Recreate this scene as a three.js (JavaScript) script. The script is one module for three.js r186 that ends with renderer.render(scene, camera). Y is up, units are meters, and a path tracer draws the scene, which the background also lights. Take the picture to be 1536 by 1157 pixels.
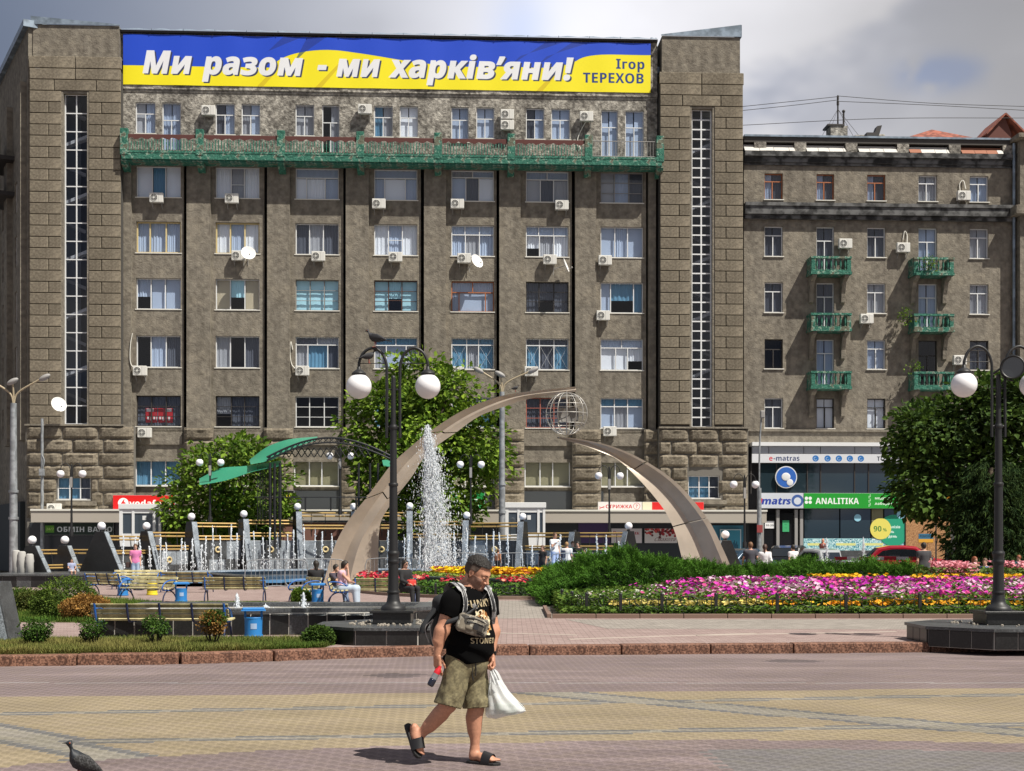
import * as THREE from 'three';
import { mergeGeometries } from 'three/addons/utils/BufferGeometryUtils.js';
import { RoundedBoxGeometry } from 'three/addons/geometries/RoundedBoxGeometry.js';

// ---------- camera, sky, sun ----------
const W = 1536, H = 1157, F = 2000, CX = 768, HY = 818, EYE = 1.82;
const scene = new THREE.Scene();
const camera = new THREE.PerspectiveCamera(2 * Math.atan(H / 2 / F) * 180 / Math.PI, W / H, 0.1, 3000);
camera.position.set(0, EYE, 0);
camera.setViewOffset(W, H, 0, H / 2 - HY, W, H);            // rising lens: the horizon sits low in the picture
const renderer = new THREE.WebGLRenderer();
renderer.toneMapping = THREE.LinearToneMapping;
renderer.toneMappingExposure = 1.32;
renderer.shadowMap.enabled = true;

function mulberry(a) { return () => { a = (a + 0x6d2b79f5) | 0; let t = Math.imul(a ^ (a >>> 15), 1 | a); t = (t + Math.imul(t ^ (t >>> 7), 61 | t)) ^ t; return ((t ^ (t >>> 14)) >>> 0) / 4294967296; }; }
const lerp = (a, b, t) => a + (b - a) * t, clamp = (x, a = 0, b = 1) => Math.min(b, Math.max(a, x)), sst = (a, b, x) => { const t = clamp((x - a) / (b - a)); return t * t * (3 - 2 * t); };
const mix3 = (a, b, t) => [lerp(a[0], b[0], t), lerp(a[1], b[1], t), lerp(a[2], b[2], t)];
const h3 = (x, y, z) => { let n = Math.imul(x, 374761393) ^ Math.imul(y, 668265263) ^ Math.imul(z, 2147483647 ^ 1274126177); n = Math.imul(n ^ (n >>> 13), 1274126177); return ((n ^ (n >>> 16)) >>> 0) / 4294967296; };
function vn(x, y, z) {                                        // value noise in space
  const i = Math.floor(x), j = Math.floor(y), k = Math.floor(z), f = (t) => t * t * (3 - 2 * t), a = f(x - i), b = f(y - j), c = f(z - k);
  const L = (p, q) => lerp(h3(i, p, q), h3(i + 1, p, q), a);
  return lerp(lerp(L(j, k), L(j + 1, k), b), lerp(L(j, k + 1), L(j + 1, k + 1), b), c);
}
const fbm = (x, y, z, o = 5) => { let s = 0, a = 0.5, n = 0; for (let i = 0; i < o; i++) { s += a * vn(x, y, z); n += a; a *= 0.5; x = x * 2.03 + 11.3; y = y * 2.03 + 5.7; z = z * 2.03 + 3.1; } return s / n; };

{ // overcast-bright sky: pale broken cloud with slate masses and a few blue gaps
  const w = 2048, h = 1024, d = new Float32Array(w * h * 4);
  for (let j = 0; j < h; j++) for (let i = 0; i < w; i++) {
    const el = ((j + 0.5) / h - 0.5) * Math.PI, az = ((i + 0.5) / w - 0.5) * 2 * Math.PI, c = Math.cos(el), x = Math.cos(az) * c, y = Math.sin(el), z = Math.sin(az) * c;
    let col;
    if (y < -0.02) col = [0.2, 0.19, 0.18];
    else {
      const k = 1 / (Math.max(y, 0) + 0.22), px = x * k, pz = z * k;
      const big = fbm(px * 1.3 + 4.1, 2.2, pz * 1.3 + 1.7, 3), det = fbm(px * 3.4, 7.1 + y * 5, pz * 3.4, 6);
      const t = big * 0.55 + det * 0.45;
      const a = Math.atan2(x, -z) * 180 / Math.PI, e = el * 180 / Math.PI;   // degrees right of the view, and up
      const near = (ca, ce, ra, re) => Math.exp(-(((a - ca) / ra) ** 2) - ((e - ce) / re) ** 2);
      let tone = 0.12 + 0.25 * sst(0.36, 0.64, t);                           // cloud brightness
      tone += 0.5 * near(6, 19, 11, 10) * sst(0.34, 0.52, det);
      tone = lerp(tone, 0.44 + 0.18 * det, 0.85 * near(15, 11, 9, 13));
      const slate = near(-27, 14, 15, 26), grey = near(33, 20, 18, 30);
      tone = lerp(tone, 0.1, slate * 0.85); tone = lerp(tone, 0.32 + 0.08 * det, grey * 0.85);
      const blue = clamp(sst(0.5, 0.38, det) * 0.75 * (1 - grey) * (1 - 0.8 * near(15, 11, 9, 13)) + near(17.8, 18.6, 1.5, 0.55) * sst(.3, .55, fbm(a * .9, e * 1.6, 3, 4)) * 1.6 + 0.7 * near(5.6, 18, 1.1, .6) + .45 * near(0.4, 21, 1.4, 2));
      col = mix3([tone * 1.0, tone * 1.0, tone * 1.06], [tone * 0.48, tone * 0.66, tone * 1.12], blue);
      col = mix3(col, [tone * 0.62, tone * 0.82, tone * 1.25], slate * 0.95);
      col = mix3(col, [tone * 1.04, tone, tone * 0.97], grey * 0.8);
    }
    const o = (j * w + i) * 4; d[o] = col[0]; d[o + 1] = col[1]; d[o + 2] = col[2]; d[o + 3] = 1;
  }
  const sky = new THREE.DataTexture(d, w, h, THREE.RGBAFormat, THREE.FloatType);
  sky.mapping = THREE.EquirectangularReflectionMapping; sky.magFilter = THREE.LinearFilter; sky.needsUpdate = true;
  scene.background = sky; scene.environment = sky;
}
const sun = new THREE.DirectionalLight(new THREE.Color(1, 0.95, 0.85), 5);
sun.position.set(0.447 * 120, 0.829 * 120, 0.3365 * 120 - 50); sun.target.position.set(0, 0, -50);
sun.castShadow = true; sun.shadow.radius = 1; sun.shadow.mapSize.set(4096, 4096);
Object.assign(sun.shadow.camera, { left: -60, right: 60, top: 60, bottom: -60, near: 1, far: 300 });
scene.add(sun, sun.target);

// ---------- helpers ----------
const V = (x, y, z) => new THREE.Vector3(x, y, z);
const U = (px, py, D) => V((px - CX) * D / F, EYE - (py - HY) * D / F, -D);
const gx = (px, D) => (px - CX) * D / F;
const gy = (py, D) => EYE - (py - HY) * D / F;
const gd = (py, y = 0) => (EYE - y) * F / (py - HY);           // distance of a ground point seen at that height
const used = new Map();
function numbered(n) { const k = used.get(n) ?? 0; used.set(n, k + 1); return k ? n + '_' + String(k).padStart(3, '0') : n; }
function tag(o, label, category, group, kind) { const u = o.userData; if (label) u.label = label; if (category) u.category = category; if (group) u.group = group; if (kind) u.kind = kind; return o; }
function thing(name, label, category, pos = [0, 0, 0], turn = 0, group) {
  const o = new THREE.Group(); o.name = numbered(name); o.position.set(...(pos.toArray ? pos.toArray() : pos)); o.rotation.y = turn; scene.add(o);
  return tag(o, label, category, group);
}
function copy(src, label, pos, turn = 0, group, s = 1) {
  const c = src.clone(); c.name = numbered(src.name.replace(/_\d+$/, '')); c.userData = { ...src.userData }; scene.add(c);
  if (pos) c.position.set(...(pos.toArray ? pos.toArray() : pos)); c.rotation.y = turn; if (s.toArray) c.scale.copy(s); else c.scale.setScalar(s);
  return tag(c, label, null, group);
}
function triUV(g) {
  const p = g.attributes.position, n = g.attributes.normal, uv = new Float32Array(p.count * 2);
  for (let i = 0; i < p.count; i++) {
    const ax = Math.abs(n.getX(i)), ay = Math.abs(n.getY(i)), az = Math.abs(n.getZ(i)), x = p.getX(i), y = p.getY(i), z = p.getZ(i);
    if (az >= ax && az >= ay) { uv[i * 2] = x; uv[i * 2 + 1] = y; } else if (ax >= ay) { uv[i * 2] = z + 0.37; uv[i * 2 + 1] = y; } else { uv[i * 2] = x; uv[i * 2 + 1] = z; }
  }
  g.setAttribute('uv', new THREE.BufferAttribute(uv, 2)); return g;
}
const prep = (g) => { const r = g.index ? g.toNonIndexed() : g; for (const k of Object.keys(r.attributes)) if (!['position', 'normal', 'uv'].includes(k)) r.deleteAttribute(k); if (!r.attributes.normal) r.computeVertexNormals(); if (!r.attributes.uv) r.setAttribute('uv', new THREE.BufferAttribute(new Float32Array(r.attributes.position.count * 2), 2)); return r; };
const merge = (list) => { list = list.flat(9); return list.length === 1 ? list[0] : mergeGeometries(list.map(prep)); };
function mesh(name, geo, mat, parent = scene, keepUV = false) {
  let g = Array.isArray(geo) ? merge(geo) : geo;
  if (!keepUV) g = triUV(g);
  const m = new THREE.Mesh(g, mat); m.name = parent === scene ? numbered(name) : name; m.castShadow = m.receiveShadow = true; parent.add(m); return m;
}
function piece(name, shared, mat, parent, x, y, z, sx = 1, sy = 1, sz = 1, ry = 0) { const m = new THREE.Mesh(shared, mat); m.name = name; m.castShadow = m.receiveShadow = true; m.position.set(x, y, z); m.scale.set(sx, sy, sz); m.rotation.y = ry; parent.add(m); return m; }
const struct = (name, geo, mat, parent = scene, keep) => tag(mesh(name, geo, mat, parent, keep), null, null, null, parent === scene ? 'structure' : null);
const box = (w, h, d, x = 0, y = 0, z = 0) => new THREE.BoxGeometry(w, h, d).translate(x, y, z);
const bx = (x0, x1, y0, y1, z0, z1) => box(x1 - x0, y1 - y0, z1 - z0, (x0 + x1) / 2, (y0 + y1) / 2, (z0 + z1) / 2);
const rbox = (w, h, d, r, x = 0, y = 0, z = 0, s = 2) => new RoundedBoxGeometry(w, h, d, s, r).translate(x, y, z);
const cyl = (r0, r1, h, x = 0, y = 0, z = 0, n = 14, open = false) => new THREE.CylinderGeometry(r1, r0, h, n, 1, open).translate(x, y + h / 2, z);
const ball = (r, x = 0, y = 0, z = 0, a = 20, b = 14) => new THREE.SphereGeometry(r, a, b).translate(x, y, z);
const lathe = (pts, n = 20) => new THREE.LatheGeometry(pts.map(([r, y]) => new THREE.Vector2(r, y)), n);
function rod(a, b, r, n = 6, r2 = r) { a = a.toArray ? a : V(...a); b = b.toArray ? b : V(...b); const d = b.clone().sub(a), l = d.length(); const g = new THREE.CylinderGeometry(r2, r, l, n); g.translate(0, l / 2, 0).applyQuaternion(new THREE.Quaternion().setFromUnitVectors(V(0, 1, 0), d.normalize())); return g.translate(a.x, a.y, a.z); }
function bar(a, b, w, h) { a = a.toArray ? a : V(...a); b = b.toArray ? b : V(...b); const d = b.clone().sub(a), l = d.length(); const g = new THREE.BoxGeometry(w, h, l); const m = new THREE.Matrix4().lookAt(b, a, V(0, 1, 0)); g.applyMatrix4(m); return g.translate((a.x + b.x) / 2, (a.y + b.y) / 2, (a.z + b.z) / 2); }
const tube = (pts, r, seg = 24, n = 6, closed = false) => new THREE.TubeGeometry(new THREE.CatmullRomCurve3(pts.map((p) => p.toArray ? p : V(...p)), closed), seg, r, n, closed);
function extrude(pts, depth, bevel = 0, holes = []) {
  const s = new THREE.Shape(pts.map(([x, y]) => new THREE.Vector2(x, y))); for (const h of holes) s.holes.push(new THREE.Path(h.map(([x, y]) => new THREE.Vector2(x, y))));
  return new THREE.ExtrudeGeometry(s, { depth, bevelEnabled: bevel > 0, bevelThickness: bevel, bevelSize: bevel, bevelSegments: 2, curveSegments: 8 });
}
const rectHole = (a, b, c, d) => [[a, c], [a, d], [b, d], [b, c]];
function slab(pts, y0, y1) { return extrude(pts.map(([x, z]) => [x, -z]), y1 - y0).rotateX(-Math.PI / 2).translate(0, y0, 0); }   // pts are x,z
function grid(nu, nv, f) {                                       // surface from f(u, v) -> [x, y, z]
  const p = [], idx = [], uv = [];
  for (let j = 0; j <= nv; j++) for (let i = 0; i <= nu; i++) { p.push(...f(i / nu, j / nv)); uv.push(i / nu, j / nv); }
  for (let j = 0; j < nv; j++) for (let i = 0; i < nu; i++) { const a = j * (nu + 1) + i, b = a + 1, c = a + nu + 1, d = c + 1; idx.push(a, b, d, a, d, c); }
  const g = new THREE.BufferGeometry(); g.setAttribute('position', new THREE.Float32BufferAttribute(p, 3)); g.setAttribute('uv', new THREE.Float32BufferAttribute(uv, 2)); g.setIndex(idx); g.computeVertexNormals(); return g;
}
function block(w, h, d, b) {                                     // stone with a chamfered face; back at z = 0, face at z = d, centred in x and y
  const r = (x, y, z) => [[-x, -y, z], [x, -y, z], [x, y, z], [-x, y, z]], A = r(w / 2, h / 2, 0), B = r(w / 2, h / 2, d - b), C = r(w / 2 - b, h / 2 - b, d), p = [];
  const q = (a, b2, c, e) => p.push(...a, ...b2, ...c, ...a, ...c, ...e);
  q(...C); for (let i = 0; i < 4; i++) { const j = (i + 1) % 4; q(A[i], A[j], B[j], B[i]); q(B[i], B[j], C[j], C[i]); }
  const g = new THREE.BufferGeometry(); g.setAttribute('position', new THREE.Float32BufferAttribute(p, 3)); g.computeVertexNormals(); return triUV(g);
}
function rock(w, h, d, seed, nx = 9, ny = 5) {                   // rock-faced stone
  const g = grid(nx, ny, (u, v) => { const e = Math.min(u * w, (1 - u) * w, v * h, (1 - v) * h), k = sst(0, 0.09, e); return [(u - 0.5) * w, (v - 0.5) * h, 0.02 + k * (d * (0.55 + 0.75 * vn(u * w * 5 + seed * 7.3, v * h * 5, seed)))]; });
  const s = bx(-w / 2, w / 2, -h / 2, h / 2, -0.05, 0.019); const r = merge([g, s]); r.computeVertexNormals(); return triUV(r);
}
function tex(n, metres, fn, srgb = true) {                        // tileable texture; fn(u, v, noise) -> [r, g, b] 0..1
  const d = new Uint8Array(n * n * 4);
  const per = (u, v, f, s) => { const a = u * 2 * Math.PI, b = v * 2 * Math.PI, k = f / (2 * Math.PI); const n4 = (o) => vn(Math.cos(a) * k + s + o, Math.sin(a) * k + 3.7 * s, Math.cos(b) * k + o * 2.1) * 0.5 + vn(Math.sin(b) * k + s * 2.3, Math.cos(a) * k + o, Math.sin(a) * k + Math.cos(b) * k + 1.3) * 0.5; return n4(0); };
  const tn = (u, v, f, s = 0) => { f = Math.round(f); const x = u * f, y = v * f, i = Math.floor(x), j = Math.floor(y), g = (t) => t * t * (3 - 2 * t), a = g(x - i), b = g(y - j), m = (k) => ((k % f) + f) % f; return lerp(lerp(h3(m(i), m(j), s + f), h3(m(i + 1), m(j), s + f), a), lerp(h3(m(i), m(j + 1), s + f), h3(m(i + 1), m(j + 1), s + f), a), b); };
  const fb = (u, v, f, s = 0, o = 4) => { let t = 0, a = 0.5, q = 0; for (let i = 0; i < o; i++) { t += a * tn(u, v, f << i, s + i * 17); q += a; a *= 0.55; } return t / q; };
  for (let j = 0; j < n; j++) for (let i = 0; i < n; i++) { const c = fn((i + 0.5) / n, (j + 0.5) / n, fb), o = (j * n + i) * 4; for (let k = 0; k < 3; k++) d[o + k] = clamp(c[k]) * 255; d[o + 3] = 255; }
  const t = new THREE.DataTexture(d, n, n, THREE.RGBAFormat); t.wrapS = t.wrapT = THREE.RepeatWrapping; t.magFilter = THREE.LinearFilter; t.repeat.set(1 / metres, 1 / metres); if (srgb) t.colorSpace = THREE.SRGBColorSpace; t.needsUpdate = true; return t;
}
function canvasTex(w, h, draw) { const c = document.createElement('canvas'); c.width = w; c.height = h; const x = c.getContext('2d'); draw(x, w, h); const t = new THREE.CanvasTexture(c); t.colorSpace = THREE.SRGBColorSpace; return t; }
const std = (rgb, rough = 0.8, o = {}) => new THREE.MeshStandardMaterial({ color: new THREE.Color().setRGB(...rgb), roughness: rough, ...o });
const phys = (rgb, rough, o = {}) => new THREE.MeshPhysicalMaterial({ color: new THREE.Color().setRGB(...rgb), roughness: rough, ...o });
const grey = (v) => [v, v, v];
const noiseMap = (n, m, lo, hi, f = 8, seed = 1, tint = [1, 1, 1]) => tex(n, m, (u, v, fb) => { const t = sst(0.3, 0.7, fb(u, v, f, seed, 5)), q = lerp(lo, hi, t); return [q * tint[0], q * tint[1], q * tint[2]]; });

// ---------- materials ----------
const bumpRough = tex(512, 3, (u, v, fb) => grey(0.65 * fb(u, v, 14, 3, 4) + 0.35 * fb(u, v, 60, 9, 2)), false);
const bumpStone = tex(512, 2, (u, v, fb) => grey(0.7 * fb(u, v, 18, 5, 4) + 0.3 * fb(u, v, 90, 2, 2)), false);
const plasterMap = tex(1024, 9, (u, v, fb) => { const a = fb(u, v, 5, 1, 5), b = fb(u, v, 40, 7, 3), st = fb(u * 12, v, 3, 51, 4), s = sst(0.52, 0.7, fb(u * 1, v, 9, 21, 4)) * 0.35; const t = clamp(0.5 + 0.42 * (a - 0.5) + (b - 0.5) * 0.75 + (st - 0.5) * 0.5); const c = mix3([0.365, 0.342, 0.312], [0.59, 0.562, 0.512], t); return mix3(c, [0.62, 0.58, 0.51], s * b); });
const roughWallMap = tex(1024, 7, (u, v, fb) => { const a = fb(u, v, 6, 31, 5), b = fb(u, v, 46, 17, 3); return mix3([0.36, 0.345, 0.325], [0.72, 0.7, 0.66], clamp(0.5 + (a - 0.5) * 1.2 + (b - 0.5) * 1.3)); });
const stoneMap = tex(512, 4, (u, v, fb) => { const a = fb(u, v, 4, 11, 5), b = fb(u, v, 50, 4, 3); return mix3([0.42, 0.39, 0.345], [0.6, 0.56, 0.495], clamp(0.45 + (a - 0.5) * 1.2 + (b - 0.5) * 1.1)); });
const M = {
  plaster: phys([1, 1, 1], 0.97, { specularIntensity: 0.3, map: plasterMap, bumpMap: bumpRough, bumpScale: 0.035 }),
  roughWall: phys([1, 1, 1], 0.97, { specularIntensity: 0.3, map: roughWallMap, bumpMap: bumpRough, bumpScale: 0.06 }),
  stone: [0.84, 0.9, 0.96, 1.0].map((k) => phys([Math.min(1, k), Math.min(1, k), Math.min(1, k * 0.99)], 0.95, { specularIntensity: 0.3, map: stoneMap, bumpMap: bumpStone, bumpScale: 0.015 })),
  joint: std([0.06, 0.055, 0.05], 1),
  rustic: [0.78, 0.88, 1.0].map((k) => phys([k, k, k], 0.97, { specularIntensity: 0.3, map: stoneMap, bumpMap: bumpStone, bumpScale: 0.04 })),
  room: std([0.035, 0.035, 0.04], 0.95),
  glass: phys([0.93, 0.96, 1], 0.03, { transmission: 1, ior: 1.52, side: THREE.DoubleSide }),
  white: std([0.72, 0.73, 0.74], 0.55), whiteWarm: std([0.7, 0.68, 0.62], 0.6), cream: std([0.62, 0.5, 0.25], 0.6),
  brownWood: std([0.1, 0.045, 0.03], 0.6), orangeWood: std([0.38, 0.13, 0.05], 0.6), redWood: std([0.33, 0.1, 0.07], 0.6), darkFrame: std([0.035, 0.03, 0.028], 0.6), greyFrame: std([0.3, 0.29, 0.28], 0.6),
  curtW: std([0.8, 0.83, 0.88], 0.95, { side: THREE.DoubleSide }), curtB: std([0.42, 0.5, 0.64], 0.95, { side: THREE.DoubleSide }), curtG: std([0.38, 0.39, 0.42], 0.95, { side: THREE.DoubleSide }), curtD: std([0.09, 0.1, 0.13], 0.95, { side: THREE.DoubleSide }), curtC: std([0.5, 0.43, 0.3], 0.95, { side: THREE.DoubleSide }), curtT: std([0.45, 0.75, 0.85], 0.8, { side: THREE.DoubleSide }), curtO: std([0.3, 0.27, 0.16], 0.95, { side: THREE.DoubleSide }), curtN: std([0.12, 0.28, 0.42], 0.9, { side: THREE.DoubleSide }),
  zinc: std([0.3, 0.37, 0.45], 0.45, { metalness: 0.35, map: noiseMap(256, 3, 0.75, 1, 6, 4) }),
  black: std([0.02, 0.02, 0.022], 0.4), iron: phys([0.012, 0.012, 0.013], 0.5, { clearcoat: 0.15 }),
  galv: std([0.36, 0.38, 0.4], 0.5, { metalness: 0.3, map: noiseMap(256, 2, 0.8, 1, 8, 14) }),
  globe: phys([0.86, 0.85, 0.88], 0.3, { clearcoat: 0.3 }),
};
M.acWhite = std([0.68, 0.67, 0.63], 0.5); M.acDark = std([0.06, 0.06, 0.06], 0.6);
const graniteTex = (k, b) => tex(512, 1.5, (u, v, fb) => { const s = fb(u, v, 100, 3, 2), t = fb(u, v, 6, 8, 4), g = k * (0.12 + 0.16 * s * s + 0.1 * t); return [g, g * (1 + b * 0.5), g * (1 + b)]; });
M.gran = std([1, 1, 1], 0.32, { map: graniteTex(0.6, 0.02) }); M.granMid = std([1, 1, 1], 0.35, { map: graniteTex(1.35, 0.05) }); M.granLight = std([1, 1, 1], 0.32, { map: graniteTex(2.5, 0.1) });
// ================= GROUND =================
const GY = 0.15;                                                  // level of the square beyond the kerb
struct('ground', [slab([[-260, 20], [260, 20], [260, -900], [-260, -900]], -0.6, -0.012)], std([1, 1, 1], 0.95, { map: noiseMap(512, 5, 0.2, 0.3, 12, 3) }));
// kerb line: points on the ground, left to right
const kerb = [[-40, 17.6], [-14, 19.0], [-7.7, 20.0], [-4.75, 20.45], [-1.83, 21.75], [1.46, 22.1], [8.74, 22.75], [16, 23.3], [40, 25]].map(([x, d]) => V(x, 0, -d));
const kerbCurve = new THREE.CatmullRomCurve3(kerb, false, 'catmullrom', 0.3);
const kerbZ = (() => { const P = kerbCurve.getPoints(400); return (x) => { for (let i = 1; i < P.length; i++) if (P[i].x >= x) return lerp(P[i - 1].z, P[i].z, (x - P[i - 1].x) / (P[i].x - P[i - 1].x)); return P[400].z; }; })();
// front paving: clay and concrete pavers laid in a pattern of zones
{
  const paving = tag(new THREE.Group(), null, null, null, 'structure'); paving.name = 'paving'; scene.add(paving);
  struct('paving_bed', slab([[-40, 2], [40, 2], [40, kerbZ(40) + 0.1], ...Array.from({ length: 40 }, (_, i) => [40 - 2 * (i + 1), kerbZ(40 - 2 * (i + 1)) + 0.1])], -0.3, -0.005), std([0.24, 0.2, 0.165], 1), paving);
  const pw = 0.2, ph = 0.1, g = block(pw - 0.0008, ph - 0.0008, 0.04, 0.0008).rotateX(-Math.PI / 2).translate(0, -0.035, 0);
  const zone = (x, z) => {                                        // 0 mauve, 1 ochre, 2 dark grey, 3 pale grey
    const d = -z, px = CX + x * F / d, py = HY + EYE * F / d;
    const A = [-4.6, -14.1];                                       // the diagonals are straight bands across the ochre field
    const band = (x0, z0, x1, z1) => { const dx = x1 - x0, dz = z1 - z0, l = Math.hypot(dx, dz); return ((x - x0) * dz - (z - z0) * dx) / l; };
    const far = lerp(16.0, 16.9, (x + 6) / 12);                    // far edge of the ochre field
    const R = 9.2, cx = 2.2, cz = -4.2, rr = Math.hypot((x - cx) / 1.35, z - cz);
    if (d > far) { return Math.abs(d - 17.6) < 0.05 ? 4 : 0; }
    if (rr < R - 0.95) return x > 1.7 && rr < R - 1.5 ? 5 : 0;
    const b1 = band(-6.0, -13.85, -2.2, -10.3), b2 = band(0.15, -16.6, 4.6, -13.2);
    if (Math.abs(b1) < 0.34 && x < -1) return Math.abs(b1) > 0.2 ? 2 : 3;
    if (Math.abs(b2) < 0.32 && x > 0) return Math.abs(b2) > 0.2 ? 2 : 3;
    for (const l of [lerp(14.35, 16.2, (x + 5.5) / 11.5), lerp(12.35, 13.5, (x + 4) / 9)]) if (Math.abs(d - l) < 0.13) return Math.abs(d - l) > 0.055 ? 2 : 3;
    return 1;
  };
  const cols = [[0.235, 0.185, 0.18], [0.325, 0.265, 0.18], [0.18, 0.175, 0.17], [0.3, 0.275, 0.23], [0.3, 0.27, 0.265], [0.205, 0.19, 0.185]];
  const R = mulberry(5), mats = [], list = [], m = new THREE.Matrix4(), c = new THREE.Color();
  const a = 0.06, ca = Math.cos(a), sa = Math.sin(a);
  for (let j = -60; j < 260; j++) for (let i = -75; i < 75; i++) {
    const lx = (i + (j % 2 ? 0.5 : 0)) * pw, lz = -9.3 - j * ph, x = lx * ca - (lz + 9) * sa * -1, z = -9 + (lz + 9) * ca - lx * sa;
    if (z < kerbZ(x) + 0.02 || z > -8.6 || Math.abs(x) > 0.42 * -z + 1.6) continue;
    list.push([x, z]);
  }
  const inst = new THREE.InstancedMesh(g, phys([1, 1, 1], 0.95, { specularIntensity: 0.3, map: noiseMap(256, 0.7, 0.82, 1, 20, 8), bumpMap: bumpStone, bumpScale: 0.002 }), list.length);
  list.forEach(([x, z], i) => {
    m.makeRotationY(a).setPosition(x, (R() - 0.5) * 0.001 - 0.004, z); inst.setMatrixAt(i, m);
    let q = cols[zone(x, z)]; const k = zone(x, z), wear = 0.92 + 0.06 * R() + 0.42 * (fbm(x * 0.9, 3, z * 1.6, 4) - 0.5) + (k === 0 && fbm(x * 0.35, 8, z * 3, 3) > 0.6 ? 0.18 : 0);
    const st = Math.exp(-(((x - 4.4) / 0.45) ** 2) - ((z + 20.9) / 0.3) ** 2) + 0.6 * Math.exp(-(((x + 1.6) / 0.5) ** 2) - ((z + 18.6) / 0.4) ** 2); if (st * (0.6 + 0.8 * fbm(x * 5, 4, z * 5, 3)) > 0.35) { q = [q[0] * 0.62, q[1] * 0.64, q[2] * 0.66]; } c.setRGB(q[0] * wear, q[1] * wear, q[2] * wear * (0.96 + 0.08 * R())); inst.setColorAt(i, c);
  });
  inst.name = 'paver'; tag(inst, null, null, null, 'stuff'); inst.castShadow = inst.receiveShadow = true; paving.add(inst);
}
// kerb of red granite blocks, each its own stone
{
  const root = tag(new THREE.Group(), null, null, null, 'structure'); root.name = 'kerb'; scene.add(root);
  const gm = [0, 1, 2].map((k) => std([1, 1, 1], 0.75, { map: tex(256, 0.8, (u, v, fb) => { const s = fb(u, v, 40, k * 5, 2), t = fb(u, v, 6, k, 3); return mix3([0.3, 0.19, 0.14], [0.58, 0.42, 0.34], clamp(0.5 + (s - 0.5) * 2 + (t - 0.5))); }), bumpMap: bumpStone, bumpScale: 0.012 }));
  const L = kerbCurve.getLength(), R = mulberry(3); let s = 12;
  while (s < L - 12) {
    const l = (R() < 0.3 ? 2.1 : 1.25) + R() * 0.3, p = kerbCurve.getPointAt(s / L), q = kerbCurve.getPointAt(Math.min(1, (s + l) / L)), n = q.clone().sub(p);
    if (Math.abs(p.x) < 13) { const k = mesh('kerb_stone', rbox(n.length() - 0.016, 0.4, 0.3, 0.022, 0, 0, 0), gm[Math.floor(R() * 3)], root); k.position.set((p.x + q.x) / 2, GY - 0.185 + (R() - 0.5) * 0.012, (p.z + q.z) / 2 - 0.15); k.rotation.y = -Math.atan2(n.z, n.x) + (R() - 0.5) * 0.006; }
    s += l;
  }
}
// the raised square beyond
const squareMat = phys([1, 1, 1], 0.95, { specularIntensity: 0.3, map: tex(1024, 4, (u, v, fb) => {
  const x = u * 20, y = v * 40, row = Math.floor(y), o = (row % 2) * 0.5, fx = (x + o) % 1, fy = y % 1, id = h3(Math.floor(x + o) % 20, row, 5), j = fx < 0.05 || fy < 0.1;
  const c = mix3([0.53, 0.455, 0.44], [0.64, 0.57, 0.55], 0.6 * id + 0.4 * fb(u, v, 6, 3, 4)); return j ? mix3(c, [0.3, 0.27, 0.25], 0.7) : c; }), bumpMap: bumpStone, bumpScale: 0.004 });
const greySquare = phys([1, 1, 1], 0.95, { specularIntensity: 0.3, map: tex(1024, 4, (u, v, fb) => {
  const x = u * 20, y = v * 40, row = Math.floor(y), o = (row % 2) * 0.5, fx = (x + o) % 1, fy = y % 1, id = h3(Math.floor(x + o) % 20, row, 9), j = fx < 0.05 || fy < 0.1;
  const c = mix3([0.5, 0.475, 0.45], [0.64, 0.61, 0.58], 0.6 * id + 0.4 * fb(u, v, 6, 13, 4)); return j ? mix3(c, [0.3, 0.28, 0.26], 0.7) : c; }), bumpMap: bumpStone, bumpScale: 0.004 });
{
  const edge = Array.from({ length: 61 }, (_, i) => { const x = -45 + i * 1.5; return [x, kerbZ(clamp(x, -39.9, 39.9)) - 0.29]; });
  struct('square', slab([...edge, [45, -66], [-45, -66]], -0.3, GY), squareMat);
  struct('path', slab([[1.2, -29.9], [14, -29.9], [14, -26.2], [1.9, -26.6]], 0.1, GY + 0.004), greySquare);
  struct('path', slab([[-2.5, -40], [1.0, -40], [1.5, -30.5], [-2.2, -30]], 0.1, GY + 0.004), greySquare);
  const pale = std([0.42, 0.36, 0.31], 0.85); for (const [a, b] of [[[1.0, -23.6], [4.6, -25.2]], [[3.4, -24.6], [7.4, -25.7]], [[-1.2, -25.6], [1.2, -24.7]]]) struct('paving_line', bar(V(a[0], GY - 0.01, a[1]), V(b[0], GY - 0.01, b[1]), 0.12, 0.03), pale);
  struct('pavement', slab([[-60, -66], [60, -66], [60, -82], [-60, -82]], -0.3, 0.11), std([1, 1, 1], 0.9, { map: noiseMap(256, 3, 0.42, 0.52, 10, 6) }));
}
// ================= MAIN BUILDING =================
const TH = Math.atan(0.0476), cT = Math.cos(TH), sT = Math.sin(TH), FO = V(-20.76, 0, -78.2), S0 = 2000 / 78.2;
const fac = (px, w = 0) => { const k = (px - CX) / F, t = (w + FO.x * sT + FO.z * cT) / (k * sT - cT); return { t, u: t * (k * cT + sT) - (FO.x * cT - FO.z * sT) }; };
const fu = (px, w = 0) => fac(px, w).u;
const fy = (py, px = 237, w = 0) => EYE - (py - HY) * fac(px, w).t / F;
const facP = (u, y, w) => V(FO.x + u * cT + w * sT, y, FO.z - u * sT + w * cT);
const B = thing('apartment_building', 'seven-storey grey-brown apartment block with long green balcony and two stone stair towers', 'building', FO, TH);

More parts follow.
